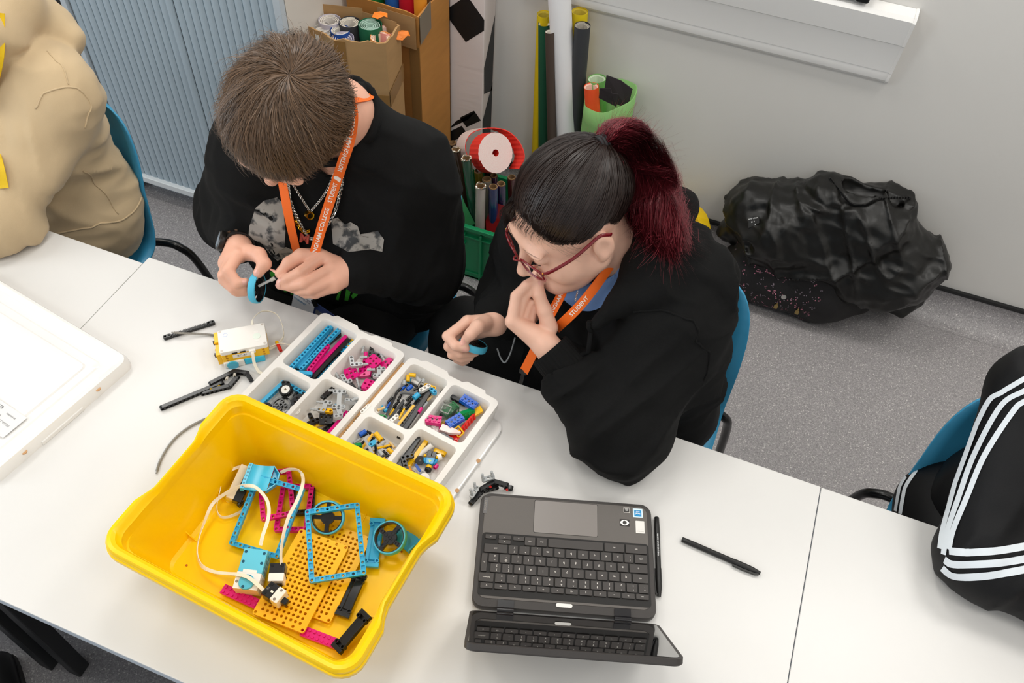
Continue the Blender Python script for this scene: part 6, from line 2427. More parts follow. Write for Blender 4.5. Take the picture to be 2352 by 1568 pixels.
for y, dz in ((0.016, 0.0), (-0.012, -0.004)):
 mb = MB()
 mb.box((-0.0475, y, 0.0275 + dz), (0.008, 0.026, 0.028))
 mb.build('side_brick', M_YP, hub, bevel=0.0006)
 for k in (-1, 1):
  mb = MB()
  mb.lathe([(0.0, 0.0), (0.0024, 0.0), (0.0024, 0.0018), (0, 0.0018)], (-0.0515, y + k * 0.007, 0.034 + dz), 12, axis=Matrix.Rotation(-PI / 2, 3, 'Y'))
  mb.build('stud', M_YP, hub)
 mb = MB()
 mb.box((-0.0545, y, 0.027 + dz), (0.0035, 0.0042, 0.009))
 mb.build('pin_end', pm(0x3A2C26), hub)
# motor slung under the hub
mb = MB()
mb.box((-0.024, -0.010, 0.0085), (0.038, 0.042, 0.0165))
mb.build('motor_white_housing', pm(C_WH), hub, bevel=0.002)
mb = MB()
mb.box((0.014, -0.010, 0.0085), (0.038, 0.040, 0.0160))
mb.build('motor_azure_housing', pm(0x36BEE2), hub, bevel=0.002)
mb = MB()
mb.lathe([(0.0, 0.0), (0.0105, 0.0), (0.0105, 0.0025), (0, 0.003)], (-0.027, -0.031, 0.0095), 28, axis=Matrix.Rotation(PI / 2, 3, 'X'))
mb.build('drive_disc', pm(0x55B9D6), hub, auto=40)
cable('', [(0.014, -0.0325, 0.040), (0.014, -0.038, 0.035), (0.013, -0.045, 0.018), (0.019, -0.058, 0.005), (0.036, -0.068, 0.005), (0.060, -0.055, 0.006), (0.084, -0.030, 0.007), (0.085, -0.012, 0.010), (0.065, -0.004, 0.013), (0.045, -0.010, 0.016)], parent=hub, name='ribbon_cable',
  twist=[(0, -1, 0.3), (0, -1, 0.1), (0, -0.9, 0.5), (-0.2, -0.2, 0.9), (-0.4, 0.6, 0.5), (-0.6, 0.6, 0.5), (-1, 0, 0.3), (0, 1, 0.4), (0, 1, 0.3)], n=70)
cable('', [(0.020, 0.030, 0.038), (0.024, 0.045, 0.044), (0.044, 0.058, 0.046), (0.068, 0.050, 0.040), (0.076, 0.028, 0.026), (0.072, 0.008, 0.012), (0.052, -0.006, 0.010), (0.043, -0.010, 0.010)], parent=hub, name='ribbon_cable',
  twist=[(0, 0.7, 0.7), (-0.2, 0.8, 0.5), (0.2, 0.9, 0.4), (0.8, 0.5, 0.3), (1, 0, 0.2), (0.8, -0.5, 0.3), (0.2, -0.9, 0.3)], n=60)
ct = thing('cable_clip_pin', 'red and yellow pin clipped on the hub cable', 'pin', (-.7309,.8131,.752), (0.1, 0.1, yaw((-.7428,.8233,.752), (-.7239,.8078,.752))))
for name, c, x0, x1 in (('yellow_half', C_YE, -0.014, -0.006), ('red_half', C_RD, -0.006, 0.010)):
 mb = MB()
 mb.pipe((x0, 0, 0), (x1, 0, 0), 0.0034, 0.002, 14)
 mb.build(name, pm(c), ct, auto=40)

# black walking arm built from beams
arm = thing('walking_linkage', 'black arm of three bolted beams lying on the table in front of the hub', 'beam assembly')


def arm_beam(pts, name='bar', z=0.0037):
 """beams laid on edge: polyline of straight runs with holes facing sideways"""
 for a, b in zip(pts[:-1], pts[1:]):
  n = max(2, round((Vector(b) - Vector(a)).length / U) + 1)
  o = bpy.data.objects.new(name, coloured(('beam', n), mk_beam(n), C_BK))
  COL.objects.link(o)
  o.parent = arm
  o.location = mid(a, b)
  o.rotation_euler = along(a, b, PI / 2)


arm_beam([(-.8535,.6114,.745), (-.7869,.7001,.745)])
arm_beam([(-.8028,.6898,.748), (-.7782,.7315,.748), (-.7552,.7369,.748), (-.7406,.7278,.745)])
arm_beam([(-.806,.6677,.744), (-.7703,.7004,.744), (-.7688,.7242,.744)])
for p, c in (((-.7977,.6823,.745), 0xC9A227), ((-.7891,.6948,.745), 0xC9A227), ((-.783,.7126,.748), 0xD8D2C4), ((-.7743,.7253,.748), 0xD8D2C4)):
 mb = MB()
 mb.pipe((0, 0, -0.0045), (0, 0, 0.0045), 0.0027, 0.0012, 12)
 o = mb.build('joint_pin', pm(c), arm, auto=40)
 o.matrix_local = Matrix.Translation(p) @ Vector((0.5, -0.85, 0.25)).to_track_quat('Z', 'Y').to_matrix().to_4x4()

# toothed rack
ra, rb_ = Vector((-.9475,.7517,.7445)), Vector((-.8859,.82,.7445))
rk = thing('toothed_rack', 'black toothed rack with a hole at each end beside the grey hose', 'rack', mid(ra, rb_), along(ra, rb_))
L = (rb_ - ra).length
mb = MB()
mb.box((0, 0, -0.0012), (L - 0.012, 0.0074, 0.005))
mb.build('bar', pm(C_BK), rk, bevel=0.0005)
for s in (-1, 1):
 mb = cells({(0, 0): 'h', (1, 0): 'x'}, 0.0074, z0=-0.0037)
 mb.v = [(s * (L / 2) + (x - (0 if s < 0 else U)), y, z) for x, y, z in mb.v]
 mb.build('end_block', pm(C_BK), rk, auto=35)
tm = None
nt_ = 25
for k in range(nt_):
 x = (k - (nt_ - 1) / 2) * (L - 0.026) / nt_
 if tm is None:
  mb = MB()
  mb.loft([[(-0.0009, y, 0.001), (0.0009, y, 0.001), (0.0005, y, 0.0034), (-0.0005, y, 0.0034)] for y in (-0.0035, 0.0035)])
  tm = mb.build('tooth', pm(0x2A2A2B), rk)
  tm.location.x = x
 else:
  c = tm.copy()
  COL.objects.link(c)
  c.parent = rk
  c.location.x = x


def hose(label, pts, n=150):
 sp = [Vector(p) for p in spline(pts, n)]
 rs = []
 for i in range(n):
  rs.append(0.0014 if i < 6 or i > n - 7 else (0.0025 if i % 2 else 0.0017))
 mb = MB()
 mb.tube(sp, rs, 8)
 return tag(mb.build('ribbed_hose', mat('hose_grey', 0x9A968F, 0.4), None, auto=25), label, 'hose')


hose('grey ribbed hose lying across the black rack behind the hub', [(-.9392,.7629,.752), (-.9189,.7703,.751), (-.8982,.7817,.747), (-.8761,.7917,.744), (-.8589,.7952,.743)], 110)
hose('grey ribbed hose curving along the table beside the yellow tub', [(-.782,.4938,.743), (-.7902,.5139,.743), (-.7955,.5425,.743), (-.7947,.5694,.743), (-.7861,.5962,.743), (-.7728,.6183,.743), (-.7605,.6328,.743)], 170)

# black claw piece behind the laptop
claw = thing('claw_piece', 'black and grey claw piece with red pins behind the laptop corner', 'beam assembly')


def claw_beam(a, b, col, roll=PI / 2, name='bar'):
 n = max(2, round((Vector(b) - Vector(a)).length / U) + 1)
 o = bpy.data.objects.new(name, coloured(('beam', n), mk_beam(n), col))
 COL.objects.link(o)
 o.parent = claw
 o.location = mid(a, b)
 o.rotation_euler = along(a, b, roll)


claw_beam((-.2582,.6509,.745), (-.2506,.6712,.75), C_BK)
claw_beam((-.2506,.6749,.756), (-.2356,.6954,.76), C_BK)
claw_beam((-.2356,.6954,.76), (-.2139,.7007,.754), C_BK)
claw_beam((-.248,.679,.748), (-.2297,.6941,.748), C_BK)
claw_beam((-.2143,.7005,.748), (-.2043,.7019,.748), C_BK)
claw_beam((-.2604,.6556,.757), (-.2573,.6733,.76), C_LG, roll=0.2, name='grey_bar')
claw_beam((-.2523,.6883,.766), (-.2383,.6994,.768), C_LG, roll=0.2, name='grey_bar')
for a, b in (((-.259,.6695,.762), (-.2624,.6733,.77)), ((-.261,.659,.76), (-.264,.6601,.768)), ((-.2519,.6869,.77), (-.2546,.6891,.778)), ((-.2386,.6981,.77), (-.2423,.7004,.78))):
 o = bpy.data.objects.new('pin', coloured(('pin', 2), mk_pin(0.014), C_LG))
 COL.objects.link(o)
 o.parent = claw
 o.location = mid(a, b)
 o.rotation_euler = along(a, b)
for p in ((-.2374,.6881,.757), (-.2096,.6963,.752)):
 mb = MB()
 mb.box((0, 0, 0), (0.0044, 0.0016, 0.002))
 mb.box((0, 0, 0), (0.0016, 0.0044, 0.002))
 o = mb.build('red_pin', pm(C_RD), claw)
 o.matrix_local = Matrix.Translation(Vector(p) + Vector((0, -0.0035, 0.002))) @ Vector((0.1, -0.8, 0.6)).to_track_quat('Z', 'Y').to_matrix().to_4x4()

# ================================================================ PEOPLE
def skin_mat(name, col):
 return mat(name, col, 0.48, sss=0.12, bump=0.05, bscale=900, var=0.05, vscale=30)


A3 = lambda *p: [np.array(q, np.float32) for q in p]


def head_sdf(Q, full=0.0):
 """head in its own frame: x to the person's right, y forward, z up, origin between the ears"""
 d = ell(Q, (0, -0.012, 0.035), (0.076, 0.096, 0.088))
 d = smin(d, ell(Q, (0, 0.028, -0.030), (0.062 + full, 0.062, 0.080)), 0.03)
 X = Q.copy()
 X[:, 0] = np.abs(X[:, 0])
 d = smin(d, cone(X, (0.050 + full, 0.0, -0.058), (0.018, 0.074, -0.098), 0.020, 0.017), 0.03)
 d = smin(d, ell(Q, (0, 0.078, -0.102), (0.020, 0.015, 0.017)), 0.02)
 d = smin(d, ell(X, (0.038 + full, 0.056, -0.040), (0.026, 0.026, 0.030)), 0.02)
 d = smin(d, ell(X, (0.026, 0.086, 0.022), (0.028, 0.011, 0.008)), 0.016)
 d = smax(d, -ell(X, (0.032, 0.104, 0.004), (0.018, 0.015, 0.011)), 0.012)
 d = smin(d, ell(X, (0.032, 0.080, 0.001), (0.0145, 0.0135, 0.0115)), 0.004)
 d = smin(d, cone(Q, (0, 0.090, 0.012), (0, 0.112, -0.034), 0.0075, 0.0105), 0.012)
 d = smin(d, ell(Q, (0, 0.113, -0.037), (0.0115, 0.0105, 0.0095)), 0.005)
 d = smin(d, ell(X, (0.0115, 0.101, -0.041), (0.0068, 0.0095, 0.0068)), 0.006)
 d = smax(d, -ell(X, (0.0058, 0.106, -0.0485), (0.0034, 0.0045, 0.0035)), 0.002)
 d = smin(d, ell(Q, (0, 0.094, -0.064), (0.021, 0.0095, 0.0058)), 0.005)
 d = smin(d, ell(Q, (0, 0.091, -0.0745), (0.0175, 0.0100, 0.0068)), 0.005)
 d = smax(d, -ell(Q, (0, 0.106, -0.0690), (0.026, 0.010, 0.0011)), 0.002)
 # ears
 e = ell(X, (0.0785, -0.012, -0.012), (0.0075, 0.0190, 0.0310))
 e = smin(e, ell(X, (0.0765, -0.004, -0.036), (0.0065, 0.0090, 0.0110)), 0.006)
 e = smax(e, -ell(X, (0.0875, -0.008, -0.010), (0.0058, 0.0115, 0.0190)), 0.004)
 return smin(d, e, 0.005)


def local(P, pos, R):
 return ((P - np.asarray(pos, np.float32)) @ R.astype(np.float32)).astype(np.float32)


def rotm(e):
 return np.array(Euler(e).to_matrix())


def hand_sdf(P, wrist, mcp, fingers, thumb, s=1.0, wr=0.025):
 """palm spread between wrist and four knuckles; fingers are chains from their knuckle; thumb leaves the side of the palm"""
 d = None
 w = np.asarray(wrist)
 for k, m in enumerate(mcp):
  base = w + (np.asarray(m) - w) * 0.12
  e = cone(P, base, m, 0.0165 * s, (0.0125 - 0.0008 * (k == 3)) * s)
  d = e if d is None else smin(d, e, 0.014)
 for k, f in enumerate(fingers):
  m = mcp[k]
  q = [m] + list(f)
  r0 = (0.0108, 0.0108, 0.0102, 0.0090)[k] * s
  rad = [r0 * 1.08, r0 * 0.98, r0 * 0.86, r0 * 0.74]
  e = chain(P, q, rad, 0.003)
  d = smin(d, e, 0.0035)
 rt = [0.0165 * s, 0.0135 * s, 0.0115 * s, 0.0092 * s]
 return smin(d, chain(P, thumb, rt, 0.005), 0.006)


def nails(fl, parent, size, m):
 """a thin rounded plate on the back of each finger tip; fl holds (last joint, tip, outward direction)"""
 bv_ = bvh_of([c for c in parent.children if c.name.startswith('body')][0])
 for dip, tip, up in fl:
  a, b, u = Vector(dip), Vector(tip), Vector(up)
  t = (b - a).normalized()
  n = (u - t * u.dot(t)).normalized()
  s = t.cross(n)
  rows = []
  for f, wv in ((-0.9, 0.55), (-0.6, 0.72), (0.1, 0.78), (0.7, 0.66), (0.95, 0.4)):
   row_ = []
   for q in (-1, -0.5, 0, 0.5, 1):
    h = bv_.ray_cast(b + t * f * size + s * wv * q * size + n * 0.02, -n)
    row_.append(h[0] + h[1] * (0.0007 - 0.0005 * abs(q)) if h[0] is not None else b + n * 0.008)
   rows.append(row_)
  mb = MB()
  mb.add([p for r in rows for p in r], [(5 * i + k, 5 * i + k + 1, 5 * i + 6 + k, 5 * i + 5 + k) for i in range(4) for k in range(4)])
  mb.build('fingernail', m, parent, smooth=True)


def scalp_dirs(n, seed):
 rs = np.random.RandomState(seed)
 v = rs.normal(size=(n, 3))
 return v / np.linalg.norm(v, axis=1, keepdims=True), rs


SC_C = np.array([0, -0.012, 0.035])
SC_R = np.array([0.076, 0.096, 0.088])


def add_strands(name, paths, r, m, parent, centre=None, taper=0.35):
 V, F = strands(paths, r, centre, taper)
 o = mesh_np(name, V, F, m, True, parent)
 o['kind'] = 'stuff'
 return o


def to_world(L, pos, R):
 return L @ R.T + np.asarray(pos)


# ---------------------------------------------------------------- 1. young man in the printed black sweatshirt
man = thing('person', 'brown-haired person in printed black sweatshirt looking down at a small wheel', 'person', (0, 0, 0))
HP = np.array([-0.6955, 0.9300, 1.2170])
HR = rotm((-1.108, -0.350, 3.402)) @ rotm((0.09, 0, 0))
NK = np.array([-0.715, 1.095, 1.105])
RJ, LJ = A3((-0.890, 1.060, 0.985), (-0.598, 1.135, 0.985))
RE, LE = A3((-1.005, 1.085, 0.775), (-0.548, 1.110, 0.775))
RW, LW = A3((-.8645,.9232,.865), (-.6415,.9599,.862))
M_SK1 = skin_mat('skin_rosy', 0xE3AC93)
M_NAIL = mat('nail', 0xE6AE9E, 0.3)
rh = dict(wrist=RW, mcp=A3((-.8453,.8958,.88), (-.8577,.8902,.873), (-.868,.8878,.864), (-.8732,.8847,.854)),
   fingers=[A3((-.846,.86,.872), (-.8238,.8506,.856), (-.8145,.8602,.853)), A3((-.8551,.8548,.86), (-.8348,.8477,.842), (-.8154,.857,.84)), A3((-.856,.8532,.848), (-.8323,.849,.832), (-.8151,.8574,.83)), A3((-.8515,.8543,.838), (-.83,.8523,.826), (-.8181,.8574,.825))],
   thumb=A3((-.8464,.9157,.872), (-.8082,.9092,.884), (-.7864,.8945,.882), (-.7942,.8797,.868)))
lh = dict(wrist=LW, mcp=A3((-.6949,.9533,.884), (-.6674,.9391,.878), (-.6541,.9243,.868), (-.6532,.9148,.856)),
   fingers=[A3((-.7133,.8966,.886), (-.7332,.8844,.874), (-.7446,.8777,.866)), A3((-.6969,.8861,.876), (-.7257,.8792,.862), (-.7471,.8763,.858)), A3((-.6854,.8852,.864), (-.7113,.8835,.852), (-.7308,.8842,.85)), A3((-.6806,.8893,.85), (-.7004,.8865,.844), (-.7172,.8865,.844))],
   thumb=A3((-.7068,.9545,.878), (-.7309,.9354,.888), (-.7436,.9117,.886), (-.7553,.8936,.87)))


def sd_man(P):
 d = head_sdf(local(P, HP, HR))
 nb = HP + HR @ np.array([0, -0.020, -0.055])
 d = smin(d, cone(P, nb, NK, 0.054, 0.058), 0.03)
 d = smin(d, cone(P, NK, (-0.74, 1.14, 0.95), 0.058, 0.09), 0.05)
 d = smin(d, cone(P, RJ, LJ, 0.045, 0.045), 0.05)
 d = smin(d, cone(P, (-0.745, 1.15, 0.95), (-0.78, 1.17, 0.56), 0.10, 0.11), 0.05)
 for J, E, W, hd in ((RJ, RE, RW, rh), (LJ, LE, LW, lh)):
  d = smin(d, chain(P, [J, E, W], [0.045, 0.038, 0.026], 0.01), 0.02)
  d = smin(d, hand_sdf(P, s=1.06, **hd), 0.005)
 return d


V, F = sdf_mesh(sd_man, (-1.12, 0.78, 0.44), (-0.42, 1.32, 1.36), 0.0028)
mesh_np('body', V, F, M_SK1, True, man)
nails([(rh['thumb'][2], rh['thumb'][3], (0.2, -0.5, 0.8)), (rh['fingers'][0][1], rh['fingers'][0][2], (0.1, -0.6, 0.5)), (lh['thumb'][2], lh['thumb'][3], (-0.5, 0.4, 0.6)), (lh['fingers'][0][1], lh['fingers'][0][2], (-0.3, -0.3, 0.8)), (lh['fingers'][1][1], lh['fingers'][1][2], (-0.4, -0.6, 0.4))], man, 0.0072, M_NAIL)

M_BLKCLOTH = mat('black_cotton', 0x090909, 0.92, bump=0.25, bscale=1400, spec=0.3, var=0.06, vscale=25)


def sleeve(P, J, E, W, r0, r1, r2, amp, seed):
 d = chain(P, [J, E, W], [r0, r1, r2], 0.03)
 ax = W - E
 f = np.clip(folds(P, ax, 20, 7, seed), 0, 1) ** 1.5 * 1.5 + 0.4 * folds(P, ax, 45, 14, seed + 3)
 near = np.exp(-((P - E) ** 2).sum(1) / 0.012)
 d = d - amp * f * (0.35 + 0.8 * near)
 return d - 0.4 * amp * vnoise(P, 22, seed)


def sd_sweat(P):
 d = cone(P, (-0.87, 1.085, 0.965), (-0.615, 1.14, 0.965), 0.078, 0.078)
 d = smin(d, cone(P, (-0.845, 1.085, 0.87), (-0.63, 1.135, 0.87), 0.115, 0.115), 0.06)
 d = smin(d, cone(P, (-0.86, 1.15, 0.70), (-0.67, 1.19, 0.70), 0.125, 0.125), 0.08)
 d = smin(d, cone(P, (-0.87, 1.17, 0.58), (-0.69, 1.20, 0.58), 0.125, 0.125), 0.06)
 d = smin(d, cone(P, (-0.725, 1.115, 1.075), RJ + np.array([0.02, 0, 0.0], np.float32), 0.060, 0.075), 0.05)
 d = smin(d, cone(P, (-0.725, 1.115, 1.075), LJ, 0.060, 0.075), 0.05)
 d = d - 0.016 * np.clip(folds(P, (0.2, 0.5, 0.85), 12, 5, 3), 0, 1) ** 1.5 - 0.004 * folds(P, (0.2, 0.3, 0.9), 30, 10, 8) - 0.006 * vnoise(P, 16, 4)
 d = smin(d, sleeve(P, RJ, RE, RW + (RE - RW) * 0.24, 0.074, 0.064, 0.042, 0.012, 5), 0.045)
 d = smin(d, sleeve(P, LJ, LE, LW + (LE - LW) * 0.10, 0.074, 0.066, 0.040, 0.012, 6), 0.045)
 # neck opening
 d = smax(d, -cone(P, NK - np.array([0.0, 0.01, 0.05]), HP + HR @ np.array([0, -0.02, -0.10]), 0.061, 0.066), 0.006)
 # hem
 return smax(d, 0.50 - P[:, 2], 0.01)


V, F = sdf_mesh(sd_sweat, (-1.16, 0.88, 0.46), (-0.40, 1.36, 1.20), 0.0055)
sweat = mesh_np('sweatshirt', V, F, M_BLKCLOTH, True, man)
SB = bvh_of(sweat)


def cuff(parent, W, E, r, length, m, name='cuff', f0=0.06):
 """ribbed band round the wrist"""
 W, E = Vector(W), Vector(E)
 d = (E - W).normalized()
 u, w = frame_for(d)
 rings = []
 for i, (t, k) in enumerate(((f0, 0.90), (f0 + 0.02, 1.0), (f0 + length * 4, 1.04), (f0 + length * 8, 1.12))):
  pass
 n = 64
 prof = [(0.0, r * 0.86), (0.0, r * 0.99), (0.006, r * 1.03), (length * 0.6, r * 1.06), (length, r * 1.12), (length, r * 0.8)]
 for t, rr in prof:
  c = W + d * (f0 + t)
  rings.append([c + (u * math.cos(2 * PI * k / n) + w * math.sin(2 * PI * k / n)) * (rr + (0.0007 if k % 2 else -0.0004)) for k in range(n)])
 mb = MB()
 mb.loft(rings, False, False)
 return mb.build(name, m, parent, smooth=False)


cuff(man, RW, RE, 0.037, 0.055, M_BLKCLOTH, f0=0.034)
cuff(man, LW, LE, 0.036, 0.060, M_BLKCLOTH, f0=0.012)
# ribbed neckline
mb = MB()
c = NK + np.array([0.002, -0.006, -0.012])
ax = Vector(HP - NK) * 0.55 + Vector((0, 0.0, 0.14))
ax.normalize()
u, w = frame_for(ax)
ringp = [Vector(c) + (u * math.cos(a) + w * math.sin(a)) * 0.067 for a in [2 * PI * k / 40 for k in range(41)]]
ringp = [on_surface(SB, p, 0.001) for p in ringp]
mb.tube(ringp, 0.0085, 8, cap=False)
mb.build('neckline', M_BLKCLOTH, man, smooth=True)

# hair of the young man: cap and strands fanning out from the crown
M_HAIR1 = mat('hair_brown', 0x5E4631, 0.38, island=0.4)
M_CAP1 = mat('hair_brown_under', 0x4A3829, 0.7)
WH = np.array([0.10, -0.62, 0.78])
WH /= np.linalg.norm(WH)


def hair_region_man(v):
 """v: unit directions in scaled head space; True where hair grows"""
 return (v[:, 2] > -0.55 - 0.0 * v[:, 1]) & ~((v[:, 1] > 0.35) & (v[:, 2] < 0.42 - 0.1 * np.abs(v[:, 0]))) & ~((v[:, 1] > 0.0) & (v[:, 2] < -0.25))


def sd_cap1(P):
 Q = local(P, HP, HR)
 d = ell(Q, SC_C, SC_R + np.array([0.006, 0.0035, 0.005]))
 d = smin(d, ell(Q, (0, -0.045, -0.01), (0.070, 0.062, 0.06)), 0.03)
 cut = cone(Q, (0, 0.16, -0.08), (0, 0.105, -0.03), 0.10, 0.075)
 d = smax(d, -cut, 0.01)
 d = np.maximum(d, -0.062 - Q[:, 2])
 d = np.maximum(d, -ell(np.stack([np.abs(Q[:, 0]), Q[:, 1], Q[:, 2]], 1), (0.09, 0.012, -0.03), (0.03, 0.022, 0.035)))
 return d + 0.002 * vnoise(Q, (80, 80, 80), 3)


V, F = sdf_mesh(sd_cap1, HP - 0.16, HP + 0.16, 0.005)
hair1 = mesh_np('hair', V, F, M_CAP1, True, man)


def whorl_strands(n, seed, len0, len1, lift0, lift1):
 v, rs = scalp_dirs(n * 3, seed)
 v = v[hair_region_man(v)][:n]
 n = len(v)
 K = 9
 ct = np.clip(v @ WH, -1, 1)
 th = np.arccos(ct)
 e = v - ct[:, None] * WH
 e /= np.linalg.norm(e, axis=1, keepdims=True) + 1e-9
 g = np.cross(WH, e)
 # clumps share swirl and lift
 cl = vnoise((v * 9).astype(np.float32), 1.0, seed)
 cl2 = vnoise((v * 5).astype(np.float32), 1.0, seed + 9)
 cl3 = vnoise((v * 13).astype(np.float32), 1.0, seed + 3)
 cl4 = vnoise((v * 10).astype(np.float32), 1.0, seed + 5)
 L = rs.uniform(len0, len1, n) * (0.75 + 0.25 * np.clip(th / 0.9, 0, 1))
 ae = th + L / 0.09
 for _ in range(14):
  q = WH * np.cos(ae)[:, None] + e * np.sin(ae)[:, None]
  zl = np.where(q[:, 1] > 0.2, 0.24 + 0.10 * cl + 0.38 * np.clip(-q[:, 0] - 0.1, 0, 1), np.where(q[:, 1] < -0.3, -0.55, -0.28 + 0.1 * cl))
  ae = np.where(q[:, 2] < zl, ae - 0.07, ae)
 L = np.maximum(ae - th, 0.12) * 0.09
 lift = rs.uniform(lift0, lift1, n) * (0.9 + 0.45 * cl)
 lift = lift * np.where(v[:, 1] > 0.15, np.clip(1.1 - 1.1 * v[:, 1], 0.12, 1), 1) * (1 - 0.45 * np.clip(-v[:, 0] - 0.3, 0, 1))
 sw = 0.30 + 0.35 * cl2 + rs.normal(0, 0.07, n)
 P_ = np.empty((n, K, 3))
 for k in range(K):
  t = k / (K - 1)
  a = th + t * L / 0.09
  phi = sw * t
  ee = e * np.cos(phi)[:, None] + g * np.sin(phi)[:, None]
  dirv = WH * np.cos(a)[:, None] + ee * np.sin(a)[:, None]
  rad = 1.0
  p = SC_C + dirv * SC_R
  nn = dirv / SC_R
  nn /= np.linalg.norm(nn, axis=1, keepdims=True)
  h = 0.0055 + lift * math.sin(min(t * 1.9, PI / 2)) - 0.006 * max(t - 0.75, 0) / 0.25
  p = p + nn * (h * (1 + 0.5 * t * cl3))[:, None] + (g * cl4[:, None] + nn * 0.3 * cl3[:, None]) * (0.013 * t * t) + rs.normal(0, 0.0005, (n, 3)) * t
  P_[:, k] = p
 return P_


for _n, _s, _a in ((24000, 21, (0.045, 0.085, 0.005, 0.014)), (11000, 22, (0.05, 0.10, 0.010, 0.020)), (1500, 23, (0.05, 0.09, 0.014, 0.030))):
 add_strands('hair_strand_layer', to_world(whorl_strands(_n, _s, *_a), HP, HR), np.random.RandomState(_s).uniform(0.0003, 0.0007, _n), M_HAIR1, hair1, HP, 0.3)
# eyebrow and sideburn strands
# trousers
M_BLKTR = mat('black_trouser', 0x0B0B0B, 0.8, bump=0.2, bscale=900)


def trousers(P, hip_l, hip_r, knees, feet, r=0.085):
 d = cone(P, hip_l, hip_r, 0.105, 0.105)
 for h, k, f in zip((hip_l, hip_r), knees, feet):
  d = smin(d, chain(P, [h, k, f], [r * 1.05, r * 0.80, r * 0.55], 0.03), 0.05)
 return d - 0.004 * folds(P, (0.3, 0.8, 0.4), 18, 8, 9)


def sd_tr1(P):
 d = trousers(P, (-0.70, 1.16, 0.545), (-0.88, 1.13, 0.545), ((-0.66, 0.78, 0.55), (-0.92, 0.76, 0.55)), ((-0.66, 0.80, 0.09), (-0.93, 0.78, 0.09)))
 return np.maximum(d, 0.06 - P[:, 2])


V, F = sdf_mesh(sd_tr1, (-1.08, 0.62, 0.04), (-0.52, 1.32, 0.70), 0.010)
mesh_np('trousers', V, F, M_BLKTR, True, man)


def shoe(parent, x, y, rz, m, sole):
 s_ = MB()
 s_.M = Matrix.Translation((x, y, 0)) @ Matrix.Rotation(rz, 4, 'Z')
 sec = [(-0.075, 0.034, 0.075), (-0.05, 0.038, 0.095), (0.0, 0.040, 0.085), (0.06, 0.044, 0.060), (0.12, 0.044, 0.048), (0.165, 0.034, 0.040), (0.185, 0.014, 0.030)]
 s_.loft([[(w_ * math.cos(a), -yy, 0.022 + (h - 0.022) * max(0, math.sin(a)) ** 0.8) for a in [PI * k / 10 for k in range(11)]] for yy, w_, h in sec])
 s_.build('shoe', m, parent, smooth=True)
 s_ = MB()
 s_.M = Matrix.Translation((x, y, 0)) @ Matrix.Rotation(rz, 4, 'Z')
 s_.loft([[(-w_ * 1.08, -yy, 0.001), (w_ * 1.08, -yy, 0.001), (w_ * 1.06, -yy, 0.024), (-w_ * 1.06, -yy, 0.024)] for yy, w_, h in sec])
 s_.build('shoe_sole', sole, parent)


M_SHOE = mat('shoe_black', 0x1A1A1B, 0.5)
M_SOLE = mat('shoe_sole', 0xC9C6C0, 0.6)
shoe(man, -0.66, 0.80, 0.05, M_SHOE, M_SOLE)
shoe(man, -0.93, 0.78, -0.05, M_SHOE, M_SOLE)


# printed artwork: plain grey figures and green lettering strokes, laid on the cloth
def decal(parent, name, polys, m, bvh, dirv, off=0.0012, step=0.006):
 """polys: outlines given as points near the cloth; filled, subdivided and dropped on the surface along dirv"""
 mb = MB()
 dv = Vector(dirv).normalized()
 for poly in polys:
  P3 = [Vector(p) for p in poly]
  c = sum(P3, Vector()) / len(P3)
  rings = 5
  vs, fs = [], []
  # fan of shrinking rings keeps the patch following the folds
  fine = []
  for i in range(len(P3)):
   a, b = P3[i], P3[(i + 1) % len(P3)]
   k = max(1, int((b - a).length / step))
   fine += [a.lerp(b, j / k) for j in range(k)]
  n = len(fine)
  for r in range(rings):
   f = 1 - r / rings
   for p in fine:
    q = c + (p - c) * f
    h = bvh.ray_cast(q - dv * 0.25, dv)
    hit = h[0] if h[0] is not None else q
    vs.append(hit - dv * off)
  h = bvh.ray_cast(c - dv * 0.25, dv)
  vs.append((h[0] if h[0] is not None else c) - dv * off)
  for r in range(rings - 1):
   for k in range(n):
    k2 = (k + 1) % n
    fs.append((r * n + k, r * n + k2, (r + 1) * n + k2, (r + 1) * n + k))
  for k in range(n):
   fs.append(((rings - 1) * n + k, (rings - 1) * n + (k + 1) % n, len(vs) - 1))
  mb.add(vs, fs)
 return mb.build(name, m, parent, smooth=True)


def print_material(name, a, b, scale):
 m = bpy.data.materials.new(name)
 m.use_nodes = True
 nt = m.node_tree
 bs = nt.nodes['Principled BSDF']
 bs.inputs['Roughness'].default_value = 0.7
 tc = nt.nodes.new('ShaderNodeTexCoord')
 n = nt.nodes.new('ShaderNodeTexNoise')
 n.inputs['Scale'].default_value = scale
 n.inputs['Detail'].default_value = 6
 nt.links.new(tc.outputs['Object'], n.inputs['Vector'])
 cr = nt.nodes.new('ShaderNodeValToRGB')
 e = cr.color_ramp.elements
 e[0].position, e[0].color = 0.40, hx(a)
 e[1].position, e[1].color = 0.50, hx(b)
 nt.links.new(n.outputs['Fac'], cr.inputs[0])
 nt.links.new(cr.outputs[0], bs.inputs['Base Color'])
 return m


